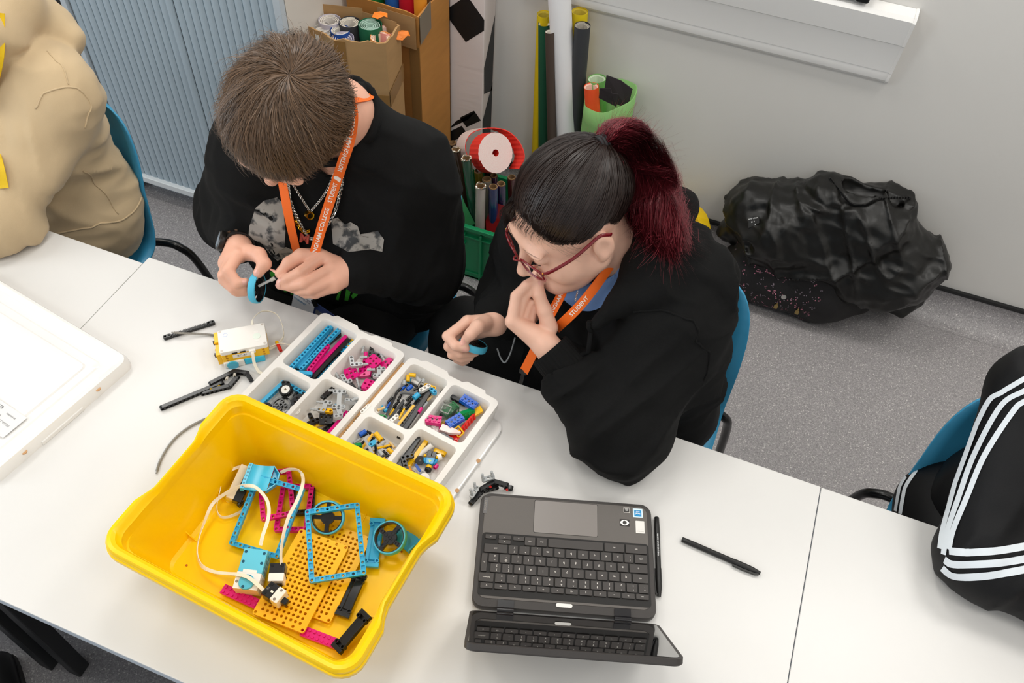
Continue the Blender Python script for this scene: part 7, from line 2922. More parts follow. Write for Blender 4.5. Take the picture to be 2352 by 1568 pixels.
CD = (-0.42, 0.60, -0.68)
prt = [
 [(-.8524,.9863,.92), (-.8417,1.0035,.93), (-.8237,1.0213,.93), (-.8049,1.0092,.93), (-.7789,.9642,.91), (-.7677,.9252,.88), (-.7802,.9114,.87), (-.8223,.9397,.88), (-.8546,.945,.88), (-.8546,.9552,.9)],
 [(-.7087,1.0173,.92), (-.7004,1.0278,.92), (-.6834,1.0087,.92), (-.6719,1.0272,.92), (-.6534,1.0222,.92), (-.6434,1.0119,.91), (-.6225,1.0108,.91), (-.6133,1.027,.92), (-.5973,1.0195,.91), (-.5959,1.0062,.89), (-.6203,1.0031,.89), (-.6604,.9885,.88), (-.6853,.9784,.9)],
]
MPG = print_material('print_grey', 0x3A3B3C, 0x9A958E, 45)
for q in prt:
 decal(sweat, 'grey_print', [q], MPG, SB, CD)
decal(sweat, 'grey_print', [[(-.7873,.9374,.875), (-.7758,.95,.88), (-.7582,.9475,.88), (-.7504,.9361,.87), (-.7553,.9189,.865), (-.7757,.9215,.866)]], print_material('print_pale', 0x4A4844, 0x8F887D, 60), SB, CD, 0.002)
gr = []
for q in ([(-.7443,.8645,.86), (-.7378,.8722,.86), (-.7303,.8612,.855), (-.7308,.8419,.85), (-.7366,.8394,.85)], [(-.727,.8697,.86), (-.72,.8704,.86), (-.7166,.8554,.85), (-.7176,.8431,.845), (-.7231,.843,.845)],
   [(-.7813,.8672,.87), (-.777,.8815,.87), (-.7699,.8774,.865), (-.7716,.8573,.86)], [(-.6409,.9101,.86), (-.6224,.9134,.86), (-.6255,.8976,.855), (-.6226,.8753,.84), (-.6306,.8766,.84), (-.6326,.8995,.85)],
   [(-.6203,.9073,.85), (-.603,.9198,.85), (-.6062,.9015,.85), (-.6023,.8819,.84), (-.6108,.8805,.84)], [(-.6014,.9132,.85), (-.5935,.9191,.85), (-.5912,.9033,.845), (-.5965,.8915,.84), (-.6021,.8962,.845)]):
 gr.append(q)
for q in gr:
 decal(sweat, 'green_print', [q], mat('print_green', 0x3FA12F, 0.6), SB, CD, 0.002)

# lanyard of the young man
M_ORG = mat('lanyard_orange', 0xF26A12, 0.6, bump=0.2, bscale=1500)
M_WTXT = mat('lanyard_print', 0xF2E9DF, 0.6)


def lanyard_strip(parent, pts, width, normal, n=60, texts=(), name='strap'):
 sp = [Vector(p) for p in spline(pts, n)]
 mb = MB()
 nr = [Vector(normal[0]).lerp(Vector(normal[1]), i / (n - 1)) for i in range(n)]
 ribbon(mb, sp, width, nr, 0.0012)
 o = mb.build(name, M_ORG, parent)
 # words laid along the strip
 cum = [0]
 for i in range(1, n):
  cum.append(cum[-1] + (sp[i] - sp[i - 1]).length)
 mt = MB()
 for t, size, s0, flip in texts:
  vs, fs = text_mesh(t, size, 0.02)
  out = []
  for x, y in vs:
   if flip:
    x, y = -x, -y
   s = min(max(s0 + x, 0), cum[-1] - 1e-5)
   i = max(k for k in range(n - 1) if cum[k] <= s)
   f = (s - cum[i]) / max(cum[i + 1] - cum[i], 1e-9)
   p = sp[i].lerp(sp[i + 1], f)
   tt = (sp[i + 1] - sp[i]).normalized()
   nn = (nr[i] - tt * nr[i].dot(tt)).normalized()
   out.append(p + nn.cross(tt) * y + nn * 0.0004)
  mt.add(out, fs)
 if texts:
  mt.build('strap_text', M_WTXT, o)
 return o, cum[-1]


lan = thing('lanyard', 'orange printed college lanyard hanging from the brown-haired person to the badge', 'lanyard')
rp = [(-.7077,.9457,.895), (-.7021,.9813,.945), (-.6928,1.0152,.998), (-.6616,1.0138,1.08), (-.6615,1.0418,1.115), (-.667,1.0621,1.14), (-.6828,1.0811,1.15)]
MB1 = bvh_of(sweat, [c for c in man.children if c.name == 'body'][0])


DV1 = (-0.42, 0.60, -0.68)


def drape1(pts, off, k0=0):
 """lie on neck or chest; where the chin is in the way, fall through to the chest"""
 a, b = drape(MB1, pts, DV1, off, k0), drape(SB, pts, DV1, off, k0)
 hd = head_sdf(local(np.array(a, np.float32), HP, HR))
 return [q if h < 0.012 else p for p, q, h in zip(a, b, hd)]


rp = drape1(rp, 0.005, 4)
lanyard_strip(lan, rp, 0.0185, ((0.35, -0.75, 0.55), (0.45, -0.45, 0.75)), 80,
    (('NOTTINGHAM COLLEGE', 0.0108, 0.030, False), ('STUDENT', 0.0108, 0.126, False), ('NOTTINGHAM COLLEGE', 0.0108, 0.247, False)))
lanyard_strip(lan, drape(SB, [(-.7319,.9284,.88), (-.7692,.9714,.93), (-.7947,1.0134,1)], DV1, 0.018), 0.0185, ((0.2, -0.8, 0.55), (-0.1, -0.8, 0.6)), 40)
# back of the neck
lanyard_strip(lan, [rp[-1], NK + np.array([0.045, 0.045, 0.03]), NK + np.array([0.0, 0.07, 0.03]), NK + np.array([-0.05, 0.035, 0.03]), NK + np.array([-0.058, -0.03, 0.0])], 0.0185, ((0.5, 0.3, 0.8), (-0.6, 0.2, 0.6)), 24)
mb = MB()
# book emblem between the words: three slanted bars
for k in range(3):
 mb.box((0, 0, 0), (0.001, 0.001, 0.001)) if False else None
sp = [Vector(p) for p in spline(rp, 80)]
acc = 0
for p0, p1 in zip(sp, sp[1:]):
 acc += (p1 - p0).length
 if acc > 0.170:
  break
tt = (p1 - p0).normalized()
nn = Vector((0.40, -0.62, 0.65))
nn = (nn - tt * nn.dot(tt)).normalized()
ss = nn.cross(tt)
em = lambda x, y: p0 + tt * x + ss * y + nn * 0.0005
mb.add([em(-0.006, 0), em(-0.009, -0.0065), em(0.003, -0.0065), em(0.006, 0), em(0.003, 0.0065), em(-0.004, 0.0065)], [(0, 1, 2, 3), (0, 3, 4, 5)])
mb.build('emblem', M_WTXT, lan)
# badge holder and two cards
Cb = Vector((-.7849,.985,.682))
bd = MB()
e1 = (Vector((-.6852,.8911,.8)) - Vector((-.7435,.9002,.815))).normalized()
e2 = Vector((0.06, 0.10, 0.96))
e2 = (e2 - e1 * e2.dot(e1)).normalized()
n3 = e1.cross(e2)
if n3.y > 0:
 n3 = -n3
 e1 = -e1
 n3 = e1.cross(e2)
MBd = Matrix.Translation(Cb) @ Matrix((e1, e2, n3)).transposed().to_4x4()


def card(name, x, y, w_, h_, m, z):
 mb = MB()
 mb.M = MBd
 mb.prism([(a + x, b + y) for a, b in rrect(-w_ / 2, -h_ / 2, w_ / 2, h_ / 2, 0.003, 3)], z, z + 0.0012)
 return mb.build(name, m, lan)


card('badge_card', 0.0, -0.012, 0.054, 0.086, mat('badge_white', 0xEDEDEF, 0.25), 0.004)
mb = MB()
mb.M = MBd
put_text(mb, 'NOTTINGHAM', 0.0068, Matrix.Translation((0.006, 0.020, 0.0056)), 0.01)
put_text(mb, 'COLLEGE', 0.0068, Matrix.Translation((0.001, 0.0135, 0.0056)), 0.01)
mb.build('badge_text', mat('ink_navy', 0x2A3E63, 0.5), lan)
mb = MB()
mb.M = MBd
put_text(mb, 'STUDENT', 0.0072, Matrix.Translation((-0.009, 0.001, 0.0056)), 0.012)
mb.add([(-0.025, 0.0125, 0.0056), (-0.020, 0.0105, 0.0056), (-0.020, 0.022, 0.0056), (-0.025, 0.024, 0.0056)], [(0, 1, 2, 3)])
mb.add([(-0.020, 0.0105, 0.0056), (-0.0155, 0.013, 0.0056), (-0.0155, 0.0235, 0.0056), (-0.020, 0.022, 0.0056)], [(0, 1, 2, 3)])
mb.build('badge_text', mat('ink_cyan', 0x2E8FC0, 0.5), lan)
mb = MB()
mb.M = MBd
mb.prism([(a + 0.050, b - 0.022) for a, b in rrect(-0.026, -0.042, 0.026, 0.042, 0.004, 3)], -0.002, -0.0006)
mb.build('badge_holder', mat('holder_blue', 0x4A5A92, 0.2), lan)
mb = MB()
mb.M = MBd
mb.prism([(a + 0.050, b - 0.026) for a, b in rrect(-0.021, -0.036, 0.021, 0.028, 0.002, 3)], -0.0005, 0.0002)
mb.build('photo_card', mat('photo_grey', 0x7E8086, 0.3, var=0.3, vscale=60), lan)
mb = MB()
mb.M = MBd
mb.box((0.026, 0.026, 0.006), (0.010, 0.016, 0.004), rot=(0, 0, 0.7))
mb.build('badge_clip', M_BLACK, lan)


# chains
def link_chain(mb, pts, r, wire, n, dr=True):
 sp = [Vector(p) for p in spline(drape1(pts, 0.004) if dr else pts, n)]
 for i in range(n - 1):
  a, b = sp[i], sp[i + 1]
  t = (b - a).normalized()
  u, w = frame_for(t)
  if i % 2:
   u, w = w, u
  c = (a + b) / 2
  L = (b - a).length * 0.78
  loop = [c + t * L * math.cos(q) + u * r * math.sin(q) for q in [2 * PI * k / 10 for k in range(11)]]
  mb.tube(loop, wire, 5, cap=False)


M_SILV = mat('silver', 0xCFCBC4, 0.22, metal=1.0)
M_GOLD = mat('gold', 0xD9A520, 0.22, metal=1.0)
nk = thing('necklace', 'silver chain necklaces with gold nut and red letter pendant', 'necklace')
mb = MB()
link_chain(mb, [(-.703,1.1158,1.09), (-.7048,1.0906,1.05), (-.7097,1.0526,1.005), (-.7247,1.0318,.965), (-.7412,1.0067,.94)], 0.0022, 0.0008, 64)
link_chain(mb, [(-.7953,1.0269,1), (-.7805,1.0247,.97), (-.7598,1.0157,.95), (-.7427,1.006,.94)], 0.0022, 0.0008, 30)
mb.build('upper_chain', M_SILV, nk)
mb = MB()
link_chain(mb, [(-.6941,1.0884,1.055), (-.6947,1.0665,1.01), (-.694,1.044,.975), (-.6957,1.0131,.945), (-.709,.984,.92), (-.7251,.9687,.91), (-.7432,.9771,.915), (-.7579,.9805,.94), (-.7777,.9978,.96), (-.7914,1.0206,.98)], 0.0030, 0.0010, 88)
mb.build('lower_chain', M_SILV, nk)
mb = MB()
link_chain(mb, [(-.7632,.9791,.937), (-.7523,.9753,.922), (-.7426,.9759,.914), (-.7348,.9823,.916)], 0.0030, 0.0010, 14)
mb.build('gold_chain', M_GOLD, nk)
mb = MB()
mb.M = Matrix.Translation(drape1([(-.7398,1.0004,.938)], 0.008)[0]) @ Vector((0.75, -0.5, 0.3)).to_track_quat('Z', 'Y').to_matrix().to_4x4()
mb.lathe([(0.0055, -0.005), (0.0082, -0.005), (0.0082, 0.005), (0.0055, 0.005)], seg=8, closed=True)
mb.build('gold_nut', M_GOLD, nk, auto=30)
mb = MB()
put_text(mb, 'M', 0.026, Matrix.Identity(4), 0.03)
base_v, base_f = list(mb.v), list(mb.f)
mb = MB()
e2 = Vector((-.7388,.9683,.922)) - Vector((-.7383,.9594,.905))
e2.normalize()
e1 = Vector((1, 0.15, 0.05))
e1 = (e1 - e2 * e1.dot(e2)).normalized()
e3 = e1.cross(e2)
mb.M = Matrix.Translation(drape1([(-.7356,.962,.914)], 0.006)[0]) @ Matrix((e1, e2, e3)).transposed().to_4x4()
mb.add([(x, y, 0.002) for x, y, z in base_v], base_f)
mb.add([(x, y, -0.001) for x, y, z in base_v], [f[::-1] for f in base_f])
from collections import Counter
ec = Counter(frozenset((f[i], f[(i + 1) % len(f)])) for f in base_f for i in range(len(f)))
bd_ = [(f[i], f[(i + 1) % len(f)]) for f in base_f for i in range(len(f)) if ec[frozenset((f[i], f[(i + 1) % len(f)]))] == 1]
mb.add([(base_v[i][0], base_v[i][1], z) for e in bd_ for i, z in ((e[0], -0.001), (e[1], -0.001), (e[1], 0.002), (e[0], 0.002))], [tuple(range(4 * k, 4 * k + 4)) for k in range(len(bd_))])
mb.build('letter_pendant', mat('enamel_red', 0xB5432F, 0.2), nk)
mb = MB()
wp_ = drape1([(-.7236,.9704,.908), (-.7096,.9799,.912)], 0.006)
mb.loft([[p + Vector((dx, 0, dz)) for dx, dz in ((-s, -s * 0.7), (s, -s * 0.7), (s, s), (-s, s))] for p, s in zip(wp_, (0.0015, 0.004))])
mb.build('wing_pendant', M_SILV, nk)

# wrist watch
wt = thing('wristwatch', 'black chunky wristwatch on the wrist holding the azure wheel', 'watch')
d = Vector(RE - RW).normalized()
wc_ = Vector(RW) + d * 0.016
u, w_ = frame_for(d)
mb = MB()
n = 40
R_ = []
for t, rr in ((-0.009, 0.0285), (-0.009, 0.0315), (0.009, 0.0335), (0.009, 0.0300)):
 R_.append([wc_ + d * t + (u * math.cos(2 * PI * k / n) + w_ * math.sin(2 * PI * k / n)) * rr for k in range(n)])
R_.append(R_[0])
mb.loft(R_, False, False)
mb.build('strap', mat('strap_black', 0x1A1715, 0.45), wt, auto=30)
face_dir = Vector((-0.70, -0.35, 0.40))
face_dir = (face_dir - d * face_dir.dot(d)).normalized()
qm = face_dir.to_track_quat('Z', 'Y').to_matrix()
mb = MB()
mb.lathe([(0.0, -0.004), (0.019, -0.004), (0.0205, 0.0), (0.0200, 0.005), (0.0170, 0.0075), (0.0160, 0.0060), (0, 0.0060)], tuple(wc_ + face_dir * 0.033), 28, axis=qm)
mb.build('watch_case', mat('case_black', 0x1D1A18, 0.3), wt, auto=35)
mb = MB()
mb.lathe([(0.0, 0.0068), (0.0155, 0.0068), (0.0155, 0.0062), (0, 0.0062)], tuple(wc_ + face_dir * 0.033), 28, axis=qm)
mb.build('watch_glass', mat('watch_glass', 0x8C9AA6, 0.05, spec=1.0), wt)
for k in range(5):
 a = -0.9 + 0.45 * k
 mb = MB()
 q = (face_dir * math.cos(a + 1.6) + d.cross(face_dir) * math.sin(a + 1.6))
 mb.box(tuple(wc_ + q * 0.0335), (0.005, 0.005, 0.003), rot=q.to_track_quat('Z', 'Y').to_euler())
 mb.build('strap_stud', mat('stud_copper', 0x8A6A55, 0.3, metal=0.8), wt)

wheel('azure tyred wheel held in the fingers of the brown-haired person', (-.7959,.8677,.838), (0.9, 0.2, 0.05), r=0.030)
tl_ = thing('axle_tool', 'grey axle with black sleeve being pushed into the held wheel', 'axle')
mb = MB()
mb.tube([(-.7907,.8678,.845), (-.7684,.8874,.856)], 0.0026, 8)
mb.build('axle_rod', pm(C_LG), tl_)
mb = MB()
mb.tube([(-.7723,.884,.854), (-.7659,.89,.857)], 0.0040, 12)
mb.build('collar', pm(0xC9C7C0), tl_, auto=40)
mb = MB()
mb.tube([(-.7659,.89,.857), (-.7595,.8959,.86)], 0.0036, 12)
mb.build('sleeve', pm(C_BK), tl_, auto=40)
mb = MB()
mb.tube([(-.7595,.8959,.86), (-.7461,.9068,.866)], 0.0030, 12)
mb.build('handle_rod', pm(0x8E8C88), tl_, auto=40)

# ---------------------------------------------------------------- 2. young woman in the black hoodie
wom = thing('person', 'dark-haired person with dyed red ponytail and red glasses, black hoodie, hand at mouth', 'person', (0, 0, 0))
GP = np.array([-0.2433, 1.0319, 1.0863])
GR = rotm((-0.4116, 0.0750, 2.4315))
NK2 = np.array([-0.165, 1.115, 0.985])
LJ2, RJ2 = A3((-0.035, 1.040, 0.915), (-0.315, 1.165, 0.905))
LE2, RE2 = A3((-0.060, 0.850, 0.800), (-0.365, 1.150, 0.730))
LW2, RW2 = A3((-.2303,.9124,.895), (-.3485,.9786,.825))
M_SK2 = skin_mat('skin_pale', 0xE8B9A2)
lh2 = dict(wrist=LW2, mcp=A3((-.294,.9109,.928), (-.29,.9188,.918), (-.2801,.9247,.908), (-.2693,.9279,.9)),
   fingers=[A3((-.299,.9399,.962), (-.2888,.9603,.974), (-.2791,.9743,.98)), A3((-.289,.9453,.952), (-.2843,.9648,.966), (-.2765,.9749,.975)), A3((-.2795,.9523,.94), (-.2733,.9651,.925), (-.2714,.9536,.912)), A3((-.2699,.955,.93), (-.2645,.9615,.914), (-.2652,.9523,.902))],
   thumb=A3((-.2329,.939,.91), (-.249,.9498,.938), (-.2653,.9603,.962), (-.2715,.974,.977)))
rh2 = dict(wrist=RW2, mcp=A3((-.3931,.948,.842), (-.4008,.9496,.824), (-.3992,.9503,.806), (-.3957,.9509,.79)),
   fingers=[A3((-.4183,.9122,.826), (-.3964,.8985,.824), (-.3774,.9034,.82)), A3((-.4137,.9074,.804), (-.3892,.9044,.796), (-.3665,.9246,.788)), A3((-.4049,.9034,.788), (-.3871,.9059,.782), (-.374,.9173,.778)), A3((-.3968,.9074,.774), (-.386,.9074,.77), (-.3794,.9154,.768))],
   thumb=A3((-.3607,.9593,.84), (-.3667,.9326,.856), (-.3731,.9171,.85), (-.3822,.9123,.832)))


def sd_wom(P):
 d = head_sdf(local(P, GP, GR), 0.006)
 nb = GP + GR @ np.array([0, -0.015, -0.055])
 d = smin(d, cone(P, nb, NK2, 0.052, 0.056), 0.03)
 d = smin(d, ell(local(P, GP, GR), (0, 0.035, -0.100), (0.045, 0.042, 0.022)), 0.03)
 d = smin(d, cone(P, NK2, (-0.11, 1.10, 0.84), 0.055, 0.10), 0.05)
 d = smin(d, cone(P, RJ2, LJ2, 0.045, 0.045), 0.05)
 d = smin(d, cone(P, (-0.11, 1.11, 0.84), (-0.08, 1.10, 0.56), 0.11, 0.12), 0.05)
 for J, E, W, hd in ((RJ2, RE2, RW2, rh2), (LJ2, LE2, LW2, lh2)):
  d = smin(d, chain(P, [J, E, W], [0.045, 0.038, 0.025], 0.01), 0.02)
  d = smin(d, hand_sdf(P, s=0.95, **hd), 0.004)
 return d


V, F = sdf_mesh(sd_wom, (-0.50, 0.76, 0.44), (0.10, 1.26, 1.24), 0.0028)
Q = (V - GP) @ GR
cen = Q[F].mean(1)
lips = (hand_sdf(cen @ GR.T.astype(np.float32) + GP.astype(np.float32), s=0.95, **lh2) > 0.0025) & (cen[:, 1] > 0.0885) & (np.abs(cen[:, 0]) < 0.019) & (cen[:, 1] > 0.083) & (cen[:, 1] < 0.1055) & (cen[:, 2] < -0.0585) & (cen[:, 2] > -0.081) & (np.abs(cen[:, 0]) < 0.021 * np.sqrt(np.clip(1 - ((cen[:, 2] + 0.069) / 0.0115) ** 2, 0, 1)))
mesh_np('body', V, F, [M_SK2, mat('lip_pink', 0xD08A80, 0.4, sss=0.1)], True, wom, lips.astype(np.int32))
nails([(lh2['thumb'][2], lh2['thumb'][3], (0.6, -0.6, 0.4)), (rh2['thumb'][2], rh2['thumb'][3], (0.2, -0.5, 0.8)), (rh2['fingers'][0][1], rh2['fingers'][0][2], (0.1, -0.7, 0.3))], wom, 0.0066, M_NAIL)
gw = lambda q: Vector(GR @ np.array(q) + GP)
# lash line and eyebrow on each side
M_LASH = mat('lash_brown', 0x2A1A14, 0.6)
WB = bvh_of(wom.children[0])
for s in (-1, 1):
 mb = MB()
 pts = [on_surface(WB, gw((s * x, 0.096 - 0.35 * (x - 0.032) ** 2 * 60, -0.0065 - 6 * (x - 0.032) ** 2)), 0.0006) for x in np.linspace(0.020, 0.045, 9)]
 mb.tube(pts, [0.0004, 0.0007, 0.0009, 0.0010, 0.0010, 0.0010, 0.0010, 0.0008, 0.0004], 5)
 mb.build('eyelash', M_LASH, wom)
 rs = np.random.RandomState(40 + s)
 pp_ = []
 for k in range(38):
  f = rs.uniform()
  x = 0.014 + 0.034 * f
  b0 = on_surface(WB, gw((s * x, 0.097 - 10 * (x - 0.02) ** 2, 0.0235 + 0.004 * math.sin(f * 2.6) + rs.uniform(-0.0014, 0.0014))), 0.0004)
  b1 = on_surface(WB, gw((s * (x + 0.007), 0.096 - 10 * (x - 0.015) ** 2, 0.0245 + 0.004 * math.sin(f * 2.6 + 0.2) + rs.uniform(-0.001, 0.001))), 0.0008)
  pp_.append([tuple(b0), tuple((b0 + b1) / 2), tuple(b1)])
 V, F = strands(np.array(pp_), 0.00024)
 o = mesh_np('eyebrow', V, F, M_LASH, True, wom)
 o['kind'] = 'stuff'

# hair drawn back to a high ponytail
M_HAIR2 = mat('hair_dark', 0x261A16, 0.42, island=0.35)
M_CAP2 = mat('hair_dark_under', 0x1E1512, 0.95, spec=0.1)
M_RED = mat('hair_red', 0x6E2029, 0.45, island=0.5)
TIE = np.array([0.0, -0.092, 0.098])
td = (TIE - SC_C) / SC_R
td /= np.linalg.norm(td)


SA_, SB_ = [-0.6, -0.38, -0.18, 0], [-0.55, -0.42, -0.05, -0.10]
LA, LB = [0, 0.35, 0.8, 1.2, 1.57], [-0.10, -0.16, 0.06, 0.42, 0.50]


def grows(v):
 """hairline of the woman: back from the forehead, over the temples, behind the ears"""
 az = np.arctan2(v[:, 1], np.abs(v[:, 0]) + 1e-6)
 lim = np.where(v[:, 1] > 0, np.interp(az, LA, LB), np.interp(v[:, 1], SA_, SB_))
 return v[:, 2] > lim


def sd_cap2(P):
 Q = local(P, GP, GR)
 d = ell(Q, SC_C, SC_R + 0.0055)
 v = (Q - SC_C) / SC_R
 v = v / (np.linalg.norm(v, axis=1, keepdims=True) + 1e-9)
 az = np.arctan2(v[:, 1], np.abs(v[:, 0]) + 1e-6)
 lim = np.where(v[:, 1] > 0, np.interp(az, LA, LB), np.interp(v[:, 1], SA_, SB_)) + 0.09 + 0.06 * vnoise(v.astype(np.float32), 14, 5)
 d = np.maximum(d, (lim - v[:, 2]) * 0.07)
 return d


V, F = sdf_mesh(sd_cap2, GP - 0.15, GP + 0.15, 0.004)
hair2 = mesh_np('hair', V, F, M_CAP2, True, wom)


def pulled_strands(n, seed):
 v, rs = scalp_dirs(n * 3, seed)
 v = v[grows(v)][:n]
 n = len(v)
 K = 10
 ct = np.clip(v @ td, -1, 1)
 om = np.arccos(ct)
 cl = vnoise((v * 8).astype(np.float32), 1.0, seed)
 lift = 0.0055 + 0.006 * rs.uniform(size=n) + 0.004 * cl + 0.006 * np.clip(om - 0.4, 0, 1)
 Pk = np.empty((n, K, 3))
 for k in range(K):
  t = k / (K - 1)
  so = np.sin(om) + 1e-9
  q = (np.sin((1 - t) * om) / so)[:, None] * v + (np.sin(t * om) / so)[:, None] * td
  q /= np.linalg.norm(q, axis=1, keepdims=True)
  p = SC_C + q * SC_R
  nn = q / SC_R
  nn /= np.linalg.norm(nn, axis=1, keepdims=True)
  p = p + nn * (lift * math.sin(PI * min(t * 0.62 + 0.06, 0.62)) + 0.006 * t)[:, None]
  p = p + rs.normal(0, 0.0006, (n, 3))
  if k == K - 1:
   p = TIE + rs.normal(0, 0.005, (n, 3))
  Pk[:, k] = p
 return Pk


add_strands('hair_strand_layer', to_world(pulled_strands(26000, 31), GP, GR), np.random.RandomState(3).uniform(0.0003, 0.0006, 26000), M_HAIR2, hair2, GP, 0.8)
# loose strands: round the hairline, by the temple and falling beside the far cheek
rs = np.random.RandomState(77)
loose = []
for k in range(620):
 s = -1 if k % 26 == 0 else 1
 f = rs.uniform()
 if s < 0:
  b0 = np.array([-0.070 + 0.030 * f, 0.035 + 0.045 * f, 0.045 + 0.035 * f])
  e_ = np.array([-0.079, 0.016 + 0.025 * f, -0.010 + 0.03 * rs.uniform()])
 else:
  b0 = np.array([0.030 + 0.046 * f, 0.072 - 0.055 * f, 0.082 - 0.045 * f])
  e_ = np.array([0.074 + 0.030 * rs.uniform(), 0.092 - 0.05 * f, -0.030 - 0.075 * rs.uniform()])
 mid_ = (b0 + e_) / 2 + np.array([s * (0.028 if s > 0 else 0.014), 0.018 if s > 0 else 0.006, 0.010]) + rs.normal(0, 0.003, 3)
 t = np.linspace(0, 1, 9)[:, None]
 c = (1 - t) ** 2 * b0 + 2 * t * (1 - t) * mid_ + t * t * e_
 loose.append(c + rs.normal(0, 0.0008, (9, 3)))
add_strands('loose_strand', to_world(np.array(loose).reshape(-1, 3), GP, GR).reshape(-1, 9, 3), 0.0004, M_HAIR2, hair2)
# wispy hairs over the bare forehead
wis = []
for k in range(150):
 x = rs.uniform(-0.055, 0.05)
 b0 = np.array([x, 0.070 - 6 * x * x, 0.082 - 6 * x * x + rs.uniform(-0.004, 0.01)])
 e_ = b0 + np.array([rs.uniform(-0.02, 0.03), 0.016, -0.020 - 0.03 * rs.uniform()])
 c = np.array([b0 + (e_ - b0) * t + np.array([0, 0.010, 0.004]) * math.sin(PI * t) for t in np.linspace(0, 1, 7)])
 wis.append(c)
add_strands('loose_strand', to_world(np.array(wis).reshape(-1, 3), GP, GR).reshape(-1, 7, 3), 0.00028, M_HAIR2, hair2)

# ponytail: frizzy dyed red hair falling to the back
pc = spline([gw((0, -0.090, 0.096)), (-.1967,1.1043,1.205), (-.164,1.1237,1.165), (-.1373,1.1442,1.095), (-.0993,1.0835,1.085), (-.061,1.0271,1.085)], 26)
pw = np.interp(np.linspace(0, 1, 26), [0, 0.10, 0.3, 0.55, 0.8, 1.0], [0.010, 0.034, 0.047, 0.052, 0.042, 0.022])
n = 15000
K = 12
ph, rr = rs.uniform(0, 2 * PI, n), np.sqrt(rs.uniform(0, 1, n))
L_ = rs.uniform(0.55, 1.0, n)
Pk = np.empty((n, K, 3))
fr = rs.normal(0, 1, (n, 3))
for k in range(K):
 s = L_ * k / (K - 1) * 25
 i = np.clip(s.astype(int), 0, 24)
 f = (s - i)[:, None]
 c = pc[i] * (1 - f) + pc[i + 1] * f
 w_ = np.interp(s, np.arange(26), pw)
 tn = pc[i + 1] - pc[i]
 tn /= np.linalg.norm(tn, axis=1, keepdims=True)
 u = np.cross(tn, [0.2, 0.3, 0.93])
 u /= np.linalg.norm(u, axis=1, keepdims=True)
 ww = np.cross(tn, u)
 a = ph + 0.5 * np.sin(s * 0.4 + ph * 3)
 Pk[:, k] = c + (u * np.cos(a)[:, None] + ww * np.sin(a)[:, None]) * (w_ * rr)[:, None] + rs.normal(0, 0.0026, (n, 3)) * (k > 0) + fr * 0.007 * (k / K) ** 2
add_strands('ponytail', Pk, rs.uniform(0.00025, 0.0006, n), M_RED, hair2, None, 0.5)
fz = []
for k in range(2600):
 i = rs.randint(0, 24)
 dv = rs.normal(0, 1, 3)
 dv /= np.linalg.norm(dv)
 b0 = pc[i] + dv * pw[i] * 0.85
 e_ = b0 + dv * rs.uniform(0.010, 0.045) + (pc[min(i + 2, 25)] - pc[i]) * 0.7
 m_ = (b0 + e_) / 2 + rs.normal(0, 0.005, 3)
 t = np.linspace(0, 1, 7)[:, None]
 fz.append((1 - t) ** 2 * b0 + 2 * t * (1 - t) * m_ + t * t * e_)
add_strands('ponytail_frizz', np.array(fz), 0.0002, M_RED, hair2)
mb = MB()
tie_w = gw(TIE * 1.02)
axd = (Vector(pc[2]) - Vector(pc[0])).normalized()
u, w_ = frame_for(axd)
for t in (-0.006, 0.0, 0.006):
 mb.tube([tie_w + axd * t + (u * math.cos(a) + w_ * math.sin(a)) * 0.0145 for a in [2 * PI * k / 20 for k in range(21)]], 0.0036, 6, cap=False)
mb.build('hair_tie', mat('hair_tie', 0x17171A, 0.6), hair2, smooth=True)

# blue T-shirt under the open hoodie
M_TEE = mat('tee_blue', 0x7FA3DC, 0.85, bump=0.2, bscale=1200, var=0.05, vscale=30)


def sd_tee(P):
 d = cone(P, (-0.26, 1.135, 0.89), (-0.085, 1.055, 0.89), 0.068, 0.068)
 d = smin(d, cone(P, (-0.20, 1.09, 0.80), (-0.10, 1.05, 0.80), 0.105, 0.100), 0.05)
 d = smin(d, cone(P, (-0.15, 1.10, 0.70), (-0.10, 1.08, 0.62), 0.105, 0.105), 0.05)
 d = smin(d, cone(P, NK2 - np.array([0, 0, 0.01]), (-0.19, 1.085, 0.90), 0.078, 0.090), 0.03)
 d = smax(d, -cone(P, NK2 + np.array([-0.025, -0.03, -0.035]), GP, 0.058, 0.060), 0.004)
 return d - 0.003 * folds(P, (0.5, 0.2, 0.8), 22, 9, 12)


V, F = sdf_mesh(sd_tee, (-0.38, 0.90, 0.50), (0.10, 1.26, 1.06), 0.005)
tee = mesh_np('tee_shirt', V, F, M_TEE, True, wom)
TB_ = bvh_of(tee)
mb = MB()
cpt = Vector(NK2 + np.array([-0.027, -0.032, -0.030]))
axn = Vector(GP - NK2).normalized()
u, w_ = frame_for(axn)
mb.tube([on_surface(TB_, cpt + (u * math.cos(a) + w_ * math.sin(a)) * 0.062, 0.0015) for a in [2 * PI * k / 40 for k in range(41)]], 0.006, 6, cap=False)
mb.build('neckline', M_TEE, wom, smooth=True)


